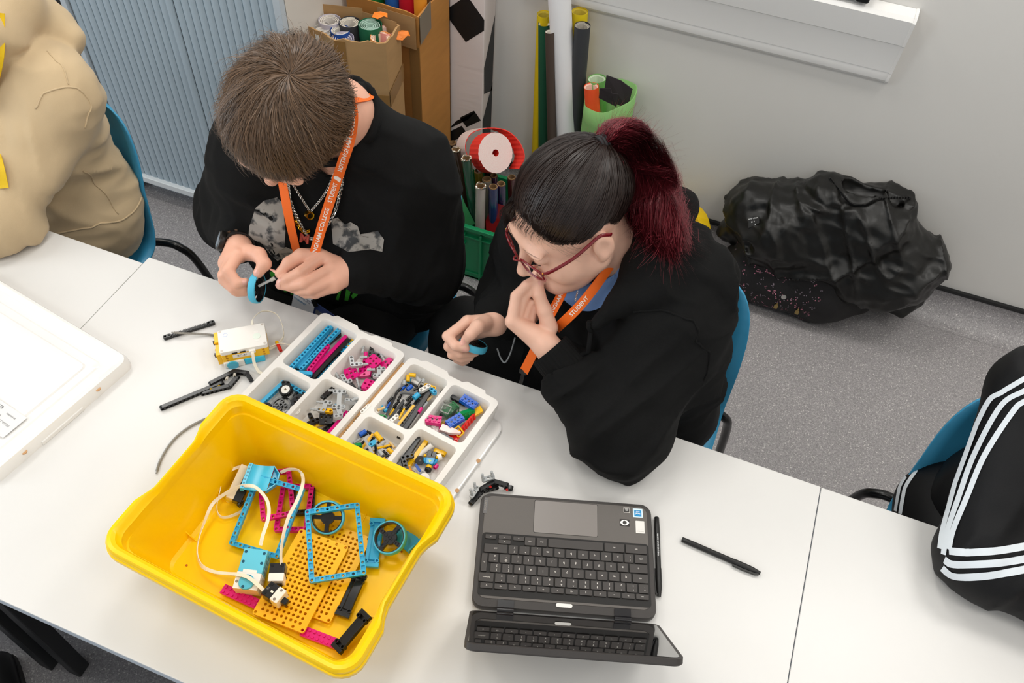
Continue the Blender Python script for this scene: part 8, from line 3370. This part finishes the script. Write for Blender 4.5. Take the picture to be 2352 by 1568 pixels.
def sd_hoodie(P):
 d = cone(P, (-0.27, 1.145, 0.895), (-0.075, 1.060, 0.895), 0.098, 0.098)
 d = smin(d, cone(P, (-0.21, 1.12, 0.80), (-0.055, 1.065, 0.80), 0.135, 0.135), 0.06)
 d = smin(d, cone(P, (-0.17, 1.13, 0.66), (-0.04, 1.09, 0.66), 0.145, 0.132), 0.06)
 d = smin(d, cone(P, (-0.15, 1.15, 0.56), (-0.03, 1.11, 0.56), 0.14, 0.132), 0.06)
 d = smin(d, cone(P, NK2 + np.array([0.02, 0.03, -0.02]), LJ2, 0.075, 0.085), 0.05)
 d = smin(d, cone(P, NK2 + np.array([0.0, 0.03, -0.02]), RJ2, 0.070, 0.080), 0.05)
 d = d - 0.014 * np.clip(folds(P, (0.2, 0.1, 1.0), 12, 5, 13), 0, 1) ** 1.5 - 0.003 * folds(P, (0.2, 0.1, 1.0), 30, 10, 18) - 0.005 * vnoise(P, 15, 6)
 sl = sleeve(P, LJ2, LE2, LW2 + (LE2 - LW2) * 0.14, 0.092, 0.071, 0.044, 0.012, 8)
 d = smin(d, sl, 0.04)
 sr = sleeve(P, RJ2, RE2, RW2 + (RE2 - RW2) * 0.14, 0.088, 0.074, 0.040, 0.012, 9)
 d = smin(d, sr, 0.04)
 # open front: cut away from throat to hem along the zip line
 cut = chain(P, A3((-.1954,.9608,1), (-.2009,.9221,.955), (-.2234,.8919,.9), (-.2335,.8745,.84), (-.2348,.8877,.78)), [0.092, 0.070, 0.036, 0.026, 0.024], 0.02)
 d = smax(d, -cut, 0.006)
 d = smax(d, -cone(P, NK2, GP + GR @ np.array([0, -0.01, -0.06]), 0.070, 0.080), 0.006)
 d = smax(d, np.minimum(0.742 - P[:, 2], 0.93 - P[:, 1]), 0.004)   # sleeve and front rest on the table top
 # hood: rolled collar round the neck and a soft bag on the back
 h = chain(P, A3((-.1534,.9397,.955), (-.1272,.9774,.985), (-.1095,1.0389,1.015), (-.1119,1.097,1.035)) + [NK2 + np.array([0.075, 0.075, 0.055], np.float32), NK2 + np.array([-0.01, 0.105, 0.045], np.float32), NK2 + np.array([-0.085, 0.075, 0.015], np.float32)], [0.012, 0.020, 0.027, 0.031, 0.034, 0.032, 0.026], 0.02)
 g = cone(P, (-.0755,1.0929,1.03), (-.0059,1.0961,1), 0.052, 0.042)
 g = smin(g, cone(P, (-.0838,1.0248,1.005), (.0143,1.0636,.965), 0.045, 0.046), 0.04)
 g = smin(g, cone(P, (.0016,1.0836,.99), (.0311,1.1075,.985), 0.042, 0.020), 0.03)
 g = g - 0.012 * folds(P, (0.75, -0.25, 0.35), 9, 17, 15) - 0.005 * vnoise(P, 35, 16)
 h = smin(h, g, 0.025)
 h = h - 0.003 * vnoise(P, 40, 14)
 return smin(d, h, 0.012)


V, F = sdf_mesh(sd_hoodie, (-0.52, 0.70, 0.42), (0.20, 1.36, 1.16), 0.005)
hood = mesh_np('hoodie', V, F, M_BLKCLOTH, True, wom)
HB = bvh_of(hood)
cuff(wom, LW2, LE2, 0.037, 0.060, M_BLKCLOTH, f0=0.012)
cuff(wom, RW2, RE2, 0.036, 0.050, M_BLKCLOTH, f0=0.016)
mb = MB()
for rr_ in ([(-.1808,.9306,.96), (-.1905,.9207,.95), (-.2006,.9088,.935), (-.2056,.9007,.918)], [(-.2314,.878,.86), (-.2348,.8774,.82), (-.2374,.8774,.785)]):
 zp = spline(rr_, 26)
 zp = [on_surface(HB, p, 0.0015) for p in zp]
 mb.tube(zp, 0.0028, 6)
mb.build('zip', mat('zip_white', 0xD8D6D2, 0.4), wom)
mb = MB()
zp = [on_surface(HB, p, 0.003) for p in spline([(-.1706,.9335,.965), (-.1591,.9245,.94), (-.1697,.9148,.91), (-.1678,.9023,.895)], 20)]
mb.tube(zp, 0.0042, 8)
mb.build('drawstring', M_BLKCLOTH, wom, smooth=True)
# armhole seam
mb = MB()
sm = [on_surface(HB, p, 0.0005) for p in spline([(-.1077,.9903,.985), (-.0721,.9951,.985), (-.0217,.9979,.96), (.0202,.9885,.92), (.0396,.9633,.86)], 40)]
mb.tube(sm, 0.0022, 6)
mb.build('seam', M_BLKCLOTH, wom, smooth=True)


def sd_tr2(P):
 d = trousers(P, (0.0, 1.13, 0.545), (-0.16, 1.18, 0.545), ((-0.16, 0.76, 0.54), (-0.475, 1.135, 0.565)), ((-0.16, 0.80, 0.09), (-0.50, 1.02, 0.10)), 0.095)
 return np.maximum(d, 0.06 - P[:, 2])


V, F = sdf_mesh(sd_tr2, (-0.62, 0.60, 0.04), (0.16, 1.34, 0.70), 0.010)
mesh_np('trousers', V, F, M_BLKTR, True, wom)
shoe(wom, -0.16, 0.80, 0.0, M_SHOE, M_SOLE)
shoe(wom, -0.50, 1.00, -0.1, M_SHOE, M_SOLE)
TR2 = bvh_of(wom.children[-5] if False else [c for c in wom.children if c.name.startswith('trousers')][0])
mb = MB()
mb.tube([on_surface(TR2, p, 0.003) for p in ((-.4679,1.2321,.63), (-.455,1.2083,.63), (-.4381,1.1825,.63))], 0.0022, 6)
mb.build('pocket_trim', mat('trim_white', 0xD8D4CC, 0.5), wom)
mb = MB()
mb.tube(spline([(-.3293,.9418,.8), (-.3173,.9304,.79), (-.3059,.924,.79), (-.302,.9399,.8), (-.3029,.9644,.82)], 20), 0.0016, 6)
mb.build('toggle_cord', mat('cord_grey', 0x6E7376, 0.4), wom)

# glasses
gl = thing('glasses', 'dark red framed glasses worn by the person with the red ponytail', 'glasses')
M_GLR = mat('acetate_red', 0x7A0F1C, 0.12, coat=0.5)
for s in (-1, 1):
 mb = MB()
 lens = [(s * 0.034 + 0.026 * math.copysign(abs(math.cos(a)) ** 0.7, math.cos(a)), -0.008 + 0.017 * math.copysign(abs(math.sin(a)) ** 0.75, math.sin(a))) for a in [2 * PI * k / 32 for k in range(33)]]
 pts = [gw((x, 0.109 - 3.2 * x * x, z)) for x, z in lens]
 mb.tube(pts, 0.0021, 6, cap=False)
 mb.build('rim', M_GLR, gl, smooth=True)
 mb = MB()
 vs = pts[:-1] + [gw((s * 0.034, 0.1095 - 3.2 * 0.034 ** 2, -0.008))]
 mb.add(vs, [(k, (k + 1) % 32, 32) for k in range(32)])
 mb.build('lens', mat('lens_clear', 0xFBF3F2, 0.02, trans=1.0, ior=1.03), gl, smooth=True)
 mb = MB()
 tp = spline([gw((s * 0.0605, 0.0975, 0.001)), gw((s * 0.0685, 0.085, 0.002)), gw((s * 0.078, 0.045, 0.007)), gw((s * 0.0805, 0.010, 0.014)), gw((s * 0.0815, -0.012, 0.018)), gw((s * 0.081, -0.030, 0.004))], 24)
 mb.tube(tp, 0.0040, 8, flat=0.5, up=tuple(GR @ np.array([1, 0, 0])))
 mb.build('temple', M_GLR, gl, smooth=True)
 mb = MB()
 mb.box(tuple(gw((s * 0.0630, 0.0950, 0.001))), (0.003, 0.003, 0.006), rot=tuple(Matrix(GR.tolist()).to_euler()))
 mb.build('hinge', M_GOLD, gl)
mb = MB()
mb.tube(spline([gw((-0.0095, 0.1085, -0.004)), gw((0, 0.1175, 0.001)), gw((0.0095, 0.1085, -0.004))], 10), 0.0018, 6)
mb.build('bridge', M_GLR, gl, smooth=True)

# her lanyard
lan2 = thing('lanyard', 'orange printed lanyard round the neck of the person with the red ponytail', 'lanyard')
lanyard_strip(lan2, [gw((-0.030, -0.06, -0.075)), (-.1565,1.0685,1.03), (-.163,1.0395,1.005), (-.1747,.9995,.985), (-.1903,.9634,.962), (-.2072,.9467,.935), (-.2256,.9561,.89)], 0.0175, ((0.8, -0.3, 0.4), (0.2, -0.6, 0.75)), 60, (('STUDENT', 0.0100, 0.150, True),))
lanyard_strip(lan2, [(-.2296,.995,.96), (-.2325,.9748,.945), (-.2375,.9469,.93), (-.2451,.924,.905)], 0.0175, ((-0.3, -0.6, 0.7), (-0.2, -0.7, 0.6)), 40, (('NOTTINGHAM', 0.0100, 0.045, True),))
lanyard_strip(lan2, [(-.2446,.9042,.885), (-.2545,.9062,.84), (-.2615,.9031,.81)], 0.0175, ((-0.2, -0.8, 0.5), (-0.2, -0.8, 0.5)), 14)
mb = MB()
mb.box((-.2635,.9067,.806), (0.014, 0.006, 0.012))
mb.tube([(-.2633,.9073,.8), (-.2645,.9007,.775)], 0.0035, 8)
mb.build('clip', M_BLACK, lan2)
mb = MB()
link_chain(mb, [(-.2003,.9737,.985), (-.201,.9731,.972), (-.2011,.9697,.962)], 0.0014, 0.0004, 12, False)
tag(mb.build('necklace', M_SILV, None), 'thin silver chain at the open neck of the blue T-shirt', 'necklace')
wheel('azure tyred wheel held flat in the lower hand of the person in the black hoodie', (-.3739,.929,.803), (0.1, 0.58, 0.8), r=0.0285)

# ---------------------------------------------------------------- 3. person in the cream hoodie at the left edge
crm = thing('person', 'person in a cream hoodie at the left edge, arm resting on the table', 'person', (0, 0, 0))
M_CRM = mat('cream_fleece', 0xC7AF8B, 0.9, bump=0.2, bscale=1200, sheen=0.15, var=0.03, vscale=12)
NC = np.array([-1.545, 1.085, 1.045])
LJ3, RJ3 = A3((-1.395, 1.085, 0.945), (-1.735, 1.070, 0.945))
LE3, RE3 = A3((-1.400, 0.850, 0.795), (-1.80, 0.86, 0.80))
LW3, RW3 = A3((-1.575, 0.745, 0.785), (-1.70, 0.74, 0.79))
HC = np.array([-1.60, 1.00, 1.205])
HCR = rotm((-0.5, 0.0, PI - 0.25))


def sd_crm_body(P):
 d = head_sdf(local(P, HC, HCR))
 d = smin(d, cone(P, HC + HCR @ np.array([0, -0.02, -0.055]), NC, 0.054, 0.058), 0.03)
 d = smin(d, cone(P, NC, (-1.56, 1.10, 0.60), 0.058, 0.11), 0.05)
 d = smin(d, cone(P, RJ3, LJ3, 0.045, 0.045), 0.04)
 for J, E, W in ((RJ3, RE3, RW3), (LJ3, LE3, LW3)):
  d = smin(d, chain(P, [J, E, W], [0.045, 0.038, 0.026], 0.01), 0.02)
  f = np.array([W[0] - E[0], W[1] - E[1], 0])
  f = f / np.linalg.norm(f)
  sd_ = np.array([-f[1], f[0], 0])
  mcp = [W + f * 0.085 + sd_ * q for q in (-0.032, -0.011, 0.011, 0.032)]
  fi = [[m + f * a + np.array([0, 0, -0.004 * b]) for a, b in ((0.042, 0), (0.066, 1), (0.084, 2))] for m in mcp]
  d = smin(d, hand_sdf(P, W, mcp, fi, [W + f * 0.02 - sd_ * 0.02, W + f * 0.05 - sd_ * 0.05, W + f * 0.078 - sd_ * 0.06, W + f * 0.10 - sd_ * 0.058]), 0.01)
 return d


V, F = sdf_mesh(sd_crm_body, (-1.98, 0.54, 0.46), (-1.26, 1.26, 1.36), 0.0045)
mesh_np('body', V, F, M_SK1, True, crm)


def sd_crm(P):
 d = cone(P, (-1.69, 1.085, 0.93), (-1.44, 1.095, 0.93), 0.095, 0.095)
 d = smin(d, cone(P, (-1.65, 1.085, 0.82), (-1.485, 1.090, 0.82), 0.130, 0.130), 0.06)
 d = smin(d, cone(P, (-1.65, 1.09, 0.66), (-1.485, 1.09, 0.66), 0.140, 0.138), 0.06)
 d = smin(d, cone(P, (-1.65, 1.10, 0.575), (-1.48, 1.09, 0.575), 0.130, 0.136), 0.05)
 d = smin(d, cone(P, NC + np.array([0.02, 0.02, -0.03]), LJ3, 0.070, 0.082), 0.05)
 d = smin(d, cone(P, NC + np.array([-0.02, 0.02, -0.03]), RJ3, 0.070, 0.082), 0.05)
 d = d - 0.010 * np.clip(folds(P, (0.3, 0.5, 0.9), 11, 4, 23), 0, 1) ** 1.5 - 0.004 * folds(P, (0.1, 0.3, 0.9), 28, 10, 28) - 0.004 * vnoise(P, 14, 21)
 d = smin(d, sleeve(P, LJ3, LE3, LW3 + (LE3 - LW3) * 0.1, 0.082, 0.060, 0.050, 0.011, 26), 0.03)
 d = smin(d, sleeve(P, RJ3, RE3, RW3 + (RE3 - RW3) * 0.1, 0.088, 0.072, 0.050, 0.011, 27), 0.03)
 d = smax(d, -cone(P, NC, HC, 0.064, 0.07), 0.006)
 h = chain(P, [NC + np.array([0.02, -0.155, -0.035]), NC + np.array([0.055, -0.095, 0.01]), NC + np.array([0.085, -0.02, 0.045]), NC + np.array([0.075, 0.06, 0.06]), NC + np.array([0.0, 0.095, 0.055]), NC + np.array([-0.08, 0.05, 0.04]), NC + np.array([-0.07, -0.08, 0.0])], [0.022, 0.036, 0.046, 0.048, 0.046, 0.044, 0.030], 0.03)
 h = smin(h, cone(P, NC + np.array([0.06, 0.10, 0.0]), NC + np.array([0.11, 0.115, -0.035]), 0.055, 0.030), 0.04)
 h = smin(h, cone(P, NC + np.array([-0.02, 0.12, -0.01]), NC + np.array([0.06, 0.13, -0.03]), 0.055, 0.045), 0.04)
 h = h - 0.009 * folds(P, (0.6, 0.5, 0.5), 12, 8, 24)
 d = smin(d, h, 0.012)
 d = smax(d, np.minimum(0.742 - P[:, 2], 0.912 - P[:, 1]), 0.006)
 return d


V, F = sdf_mesh(sd_crm, (-2.0, 0.62, 0.42), (-1.20, 1.32, 1.22), 0.0065)
crh = mesh_np('hoodie', V, F, M_CRM, True, crm)
CB = bvh_of(crh)
for nm, pts, r in (('seam', [(-1.3954,1.1039,1.02), (-1.3638,1.0929,1.01), (-1.343,1.0765,.99)], 0.0016), ('seam', [(-1.3686,1.0219,.97), (-1.364,1.0576,.98), (-1.3284,1.0784,.99), (-1.2939,1.0861,.985), (-1.2739,1.082,.96), (-1.2639,1.0493,.92)], 0.0020),
     ('seam', [(-1.3413,1.044,.8), (-1.3482,1.0716,.72), (-1.3203,1.0763,.66)], 0.0016), ('hem_seam', [(-1.4157,.9609,.66), (-1.3713,1.0174,.66), (-1.3487,1.083,.63), (-1.3314,1.1764,.63)], 0.0022)):
 mb = MB()
 mb.tube([on_surface(CB, p, 0.0003) for p in spline(pts, 30)], r, 6)
 mb.build(nm, M_CRM, crm, smooth=True)
mb = MB()
mb.tube([on_surface(CB, p, 0.003) for p in spline([(-1.4396,.9688,.93), (-1.4238,.9485,.9), (-1.4002,.9252,.88), (-1.3913,.9169,.87)], 20)], 0.0032, 8)
mb.build('drawstring', M_CRM, crm, smooth=True)


def sd_tr3(P):
 d = trousers(P, (-1.49, 1.09, 0.545), (-1.65, 1.08, 0.545), ((-1.45, 0.70, 0.55), (-1.70, 0.70, 0.55)), ((-1.45, 0.72, 0.09), (-1.70, 0.72, 0.09)), 0.098)
 return np.maximum(d, 0.06 - P[:, 2])


V, F = sdf_mesh(sd_tr3, (-1.88, 0.54, 0.04), (-1.28, 1.28, 0.70), 0.011)
mesh_np('trousers', V, F, M_BLKTR, True, crm)
shoe(crm, -1.45, 0.72, 0, M_SHOE, M_SOLE)
shoe(crm, -1.70, 0.72, 0, M_SHOE, M_SOLE)
# short brown hair
def sd_cap3(P):
 Q = local(P, HC, HCR)
 d = ell(Q, SC_C, SC_R + 0.012)
 d = smax(d, -cone(Q, (0, 0.16, -0.08), (0, 0.105, -0.02), 0.10, 0.075), 0.01)
 return np.maximum(d, -0.06 - Q[:, 2])


V, F = sdf_mesh(sd_cap3, HC - 0.15, HC + 0.15, 0.006)
mesh_np('hair', V, F, M_CAP1, True, crm)
# yellow lanyard
lan3 = thing('lanyard', 'yellow lanyard with metal clip on the cream hoodie at the left edge', 'lanyard')
M_YLAN = mat('lanyard_yellow', 0xE2B900, 0.6, bump=0.2, bscale=1500)
mb = MB()
yl = drape(CB, [(-1.5469,1.1482,1.05), (-1.5164,1.0897,1.01), (-1.4825,1.0177,.97), (-1.452,.963,.93), (-1.425,.9232,.89), (-1.3954,.8862,.86)], (-0.71, 0.47, -0.52), 0.004)
ribbon(mb, spline(yl, 40), 0.022, (0.2, -0.8, 0.6), 0.0014)
mb.build('strap', M_YLAN, lan3)
mb = MB()
mb.tube([(-1.3986,.8882,.855), (-1.3912,.8778,.845), (-1.3884,.8685,.83)], [0.005, 0.003, 0.006], 8)
mb.build('clip', M_SILV, lan3)

# ---------------------------------------------------------------- 4. person in the black tracksuit at the right edge
trk = thing('person', 'person in a black tracksuit with white sleeve stripes at the right edge', 'person', (0, 0, 0))
M_TRK = mat('track_polyester', 0x0A0A0C, 0.6, bump=0.12, bscale=1200, spec=0.3)
M_STR = mat('stripe_white', 0xDFE5EA, 0.6, bump=0.1, bscale=1500)
NT_ = np.array([0.755, 1.10, 1.06])
RJ4, LJ4 = A3((0.568, 1.080, 0.960), (0.925, 1.095, 0.965))
RE4, LE4 = A3((0.555, 0.855, 0.800), (0.975, 0.85, 0.80))
RW4, LW4 = A3((0.790, 0.800, 0.790), (0.86, 0.74, 0.79))
HT = np.array([0.77, 1.02, 1.22])
HTR = rotm((-0.45, 0.0, PI))


def sd_trk_body(P):
 d = head_sdf(local(P, HT, HTR))
 d = smin(d, cone(P, HT + HTR @ np.array([0, -0.02, -0.055]), NT_, 0.054, 0.058), 0.03)
 d = smin(d, cone(P, NT_, (0.75, 1.10, 0.60), 0.058, 0.11), 0.05)
 d = smin(d, cone(P, RJ4, LJ4, 0.045, 0.045), 0.04)
 for J, E, W in ((RJ4, RE4, RW4), (LJ4, LE4, LW4)):
  d = smin(d, chain(P, [J, E, W], [0.045, 0.038, 0.026], 0.01), 0.02)
  f = np.array([W[0] - E[0], W[1] - E[1], 0])
  f = f / np.linalg.norm(f)
  sd_ = np.array([-f[1], f[0], 0])
  mcp = [W + f * 0.085 + sd_ * q for q in (-0.032, -0.011, 0.011, 0.032)]
  fi = [[m + f * a + np.array([0, 0, -0.004 * b]) for a, b in ((0.042, 0), (0.066, 1), (0.084, 2))] for m in mcp]
  d = smin(d, hand_sdf(P, W, mcp, fi, [W + f * 0.02 + sd_ * 0.02, W + f * 0.05 + sd_ * 0.05, W + f * 0.078 + sd_ * 0.06, W + f * 0.10 + sd_ * 0.058]), 0.01)
 return d


V, F = sdf_mesh(sd_trk_body, (0.46, 0.54, 0.46), (1.10, 1.26, 1.38), 0.0045)
mesh_np('body', V, F, M_SK1, True, trk)


def sd_trk(P):
 d = cone(P, (0.635, 1.095, 0.945), (0.88, 1.10, 0.945), 0.085, 0.085)
 d = smin(d, cone(P, (0.665, 1.09, 0.82), (0.85, 1.09, 0.82), 0.125, 0.125), 0.06)
 d = smin(d, cone(P, (0.675, 1.10, 0.62), (0.84, 1.10, 0.62), 0.135, 0.135), 0.06)
 d = smin(d, cone(P, NT_ + np.array([-0.01, 0.01, -0.02]), RJ4, 0.062, 0.072), 0.05)
 d = smin(d, cone(P, NT_ + np.array([0.01, 0.01, -0.02]), LJ4, 0.062, 0.072), 0.05)
 d = d - 0.008 * np.maximum(folds(P, (0.3, 0.2, 0.9), 13, 5, 33), -0.2)
 d = smin(d, sleeve(P, RJ4, RE4, RW4 + (RE4 - RW4) * 0.08, 0.080, 0.064, 0.046, 0.006, 36), 0.03)
 d = smin(d, sleeve(P, LJ4, LE4, LW4 + (LE4 - LW4) * 0.08, 0.076, 0.064, 0.046, 0.006, 37), 0.03)
 d = smin(d, cone(P, NT_, NT_ + (HT - NT_) * 0.35, 0.068, 0.066), 0.02)
 d = smax(d, -cone(P, NT_, HT, 0.060, 0.062), 0.005)
 return smax(d, np.minimum(0.742 - P[:, 2], 0.93 - P[:, 1]), 0.006)


V, F = sdf_mesh(sd_trk, (0.42, 0.68, 0.44), (1.10, 1.30, 1.20), 0.0055)
tkj = mesh_np('track_jacket', V, F, M_TRK, True, trk)
KB = bvh_of(tkj)


def sd_tr4(P):
 d = trousers(P, (0.615, 1.10, 0.545), (0.82, 1.09, 0.545), ((0.59, 0.72, 0.55), (0.90, 0.72, 0.55)), ((0.64, 0.74, 0.09), (0.90, 0.74, 0.09)), 0.095)
 return np.maximum(d, 0.06 - P[:, 2])


V, F = sdf_mesh(sd_tr4, (0.46, 0.54, 0.04), (1.06, 1.28, 0.70), 0.010)
tkt = mesh_np('trousers', V, F, M_TRK, True, trk)
KT_ = bvh_of(tkt)
shoe(trk, 0.64, 0.74, 0, M_SHOE, M_SOLE)
shoe(trk, 0.90, 0.74, 0, M_SHOE, M_SOLE)


def sd_cap4(P):
 Q = local(P, HT, HTR)
 d = ell(Q, SC_C, SC_R + 0.012)
 d = smax(d, -cone(Q, (0, 0.16, -0.08), (0, 0.105, -0.02), 0.10, 0.075), 0.01)
 return np.maximum(d, -0.06 - Q[:, 2])


V, F = sdf_mesh(sd_cap4, HT - 0.15, HT + 0.15, 0.006)
mesh_np('hair', V, F, M_CAP1, True, trk)


def stripe(parent, bvh, pts, width, n=60):
 """tape sewn on the cloth: the path is dropped on the surface along one fixed slanting direction"""
 sp = [Vector(p) for p in spline(pts, n)]
 dv = Vector((0.36, 0.60, -0.71)).normalized()
 rows = []
 for i in range(n):
  t = (sp[min(i + 1, n - 1)] - sp[max(i - 1, 0)]).normalized()
  s = t.cross(dv).normalized()
  row_ = []
  for q in (-0.5, -0.17, 0.17, 0.5):
   p = sp[i] + s * q * width
   h = bvh.ray_cast(p - dv * 0.35, dv)
   row_.append(h[0] + h[1] * 0.0012 if h[0] is not None and (h[0] - p).length < 0.09 else None)
  if None not in row_:
   rows.append(row_)
 mb = MB()
 vs = [p for r in rows for p in r]
 mb.add(vs, [(i * 4 + k, i * 4 + k + 1, i * 4 + 5 + k, i * 4 + 4 + k) for i in range(len(rows) - 1) for k in range(3)])
 return mb.build('stripe', M_STR, parent, smooth=True)


for pts in ([(.5285,1.0559,1.05), (.505,1.0342,1.035), (.4788,1.0103,1.02), (.4643,.9952,1), (.4562,.926,.94), (.465,.8808,.885), (.472,.8458,.845), (.4785,.8215,.825)],
   [(.528,1.0283,1.05), (.5074,1.0147,1.03), (.4865,.9974,1), (.4744,.9337,.94), (.4782,.8864,.885), (.4813,.8497,.845), (.485,.8138,.825)],
   [(.5328,1.0132,1.04), (.5122,1.0022,1.02), (.5047,.9918,1), (.492,.9411,.94), (.4914,.8919,.885), (.4885,.8499,.85), (.4917,.8244,.83)]):
 stripe(tkj, KB, pts, 0.0080)
for pts in ([(.4845,.809,.845), (.5129,.8182,.85), (.5551,.8413,.85), (.5957,.8661,.85), (.6301,.8911,.845)],
   [(.4856,.8022,.828), (.4995,.7984,.833), (.5623,.8304,.835), (.603,.8552,.835), (.6365,.8786,.832)],
   [(.4916,.8002,.808), (.5091,.7913,.812), (.5513,.811,.817), (.6104,.8482,.82), (.6424,.8694,.82)]):
 stripe(tkj, KB, pts, 0.0112)
for dx in (4, 18, 32):
 stripe(tkt, KT_, [Vector(p) + Vector((dx * 0.0009, 0.0, 0)) for p in ((.4853,1.1391,.6), (.4653,1.0903,.6), (.461,1.0619,.6), (.4566,1.0186,.6))], 0.0075, 24)

# foot and bag strap of someone on the near side, bottom left corner
ft = thing('trainer', 'black trainer with grey stripes on the floor under the near table edge', 'shoe', (0, 0, 0))
shoe(ft, -1.19, 0.17, 0.9, M_SHOE, mat('sole_black', 0x202021, 0.6))
FB = bvh_of(ft.children[0])
for k in range(3):
 mb = MB()
 a = [on_surface(FB, (-1.16 - 0.024 * k, 0.13 - 0.018 * k, z), 0.0015) for z in (0.03, 0.05, 0.08)]
 mb.tube(a, 0.0045, 5, flat=0.3)
 mb.build('stripe', mat('stripe_grey', 0x77756C, 0.6), ft)
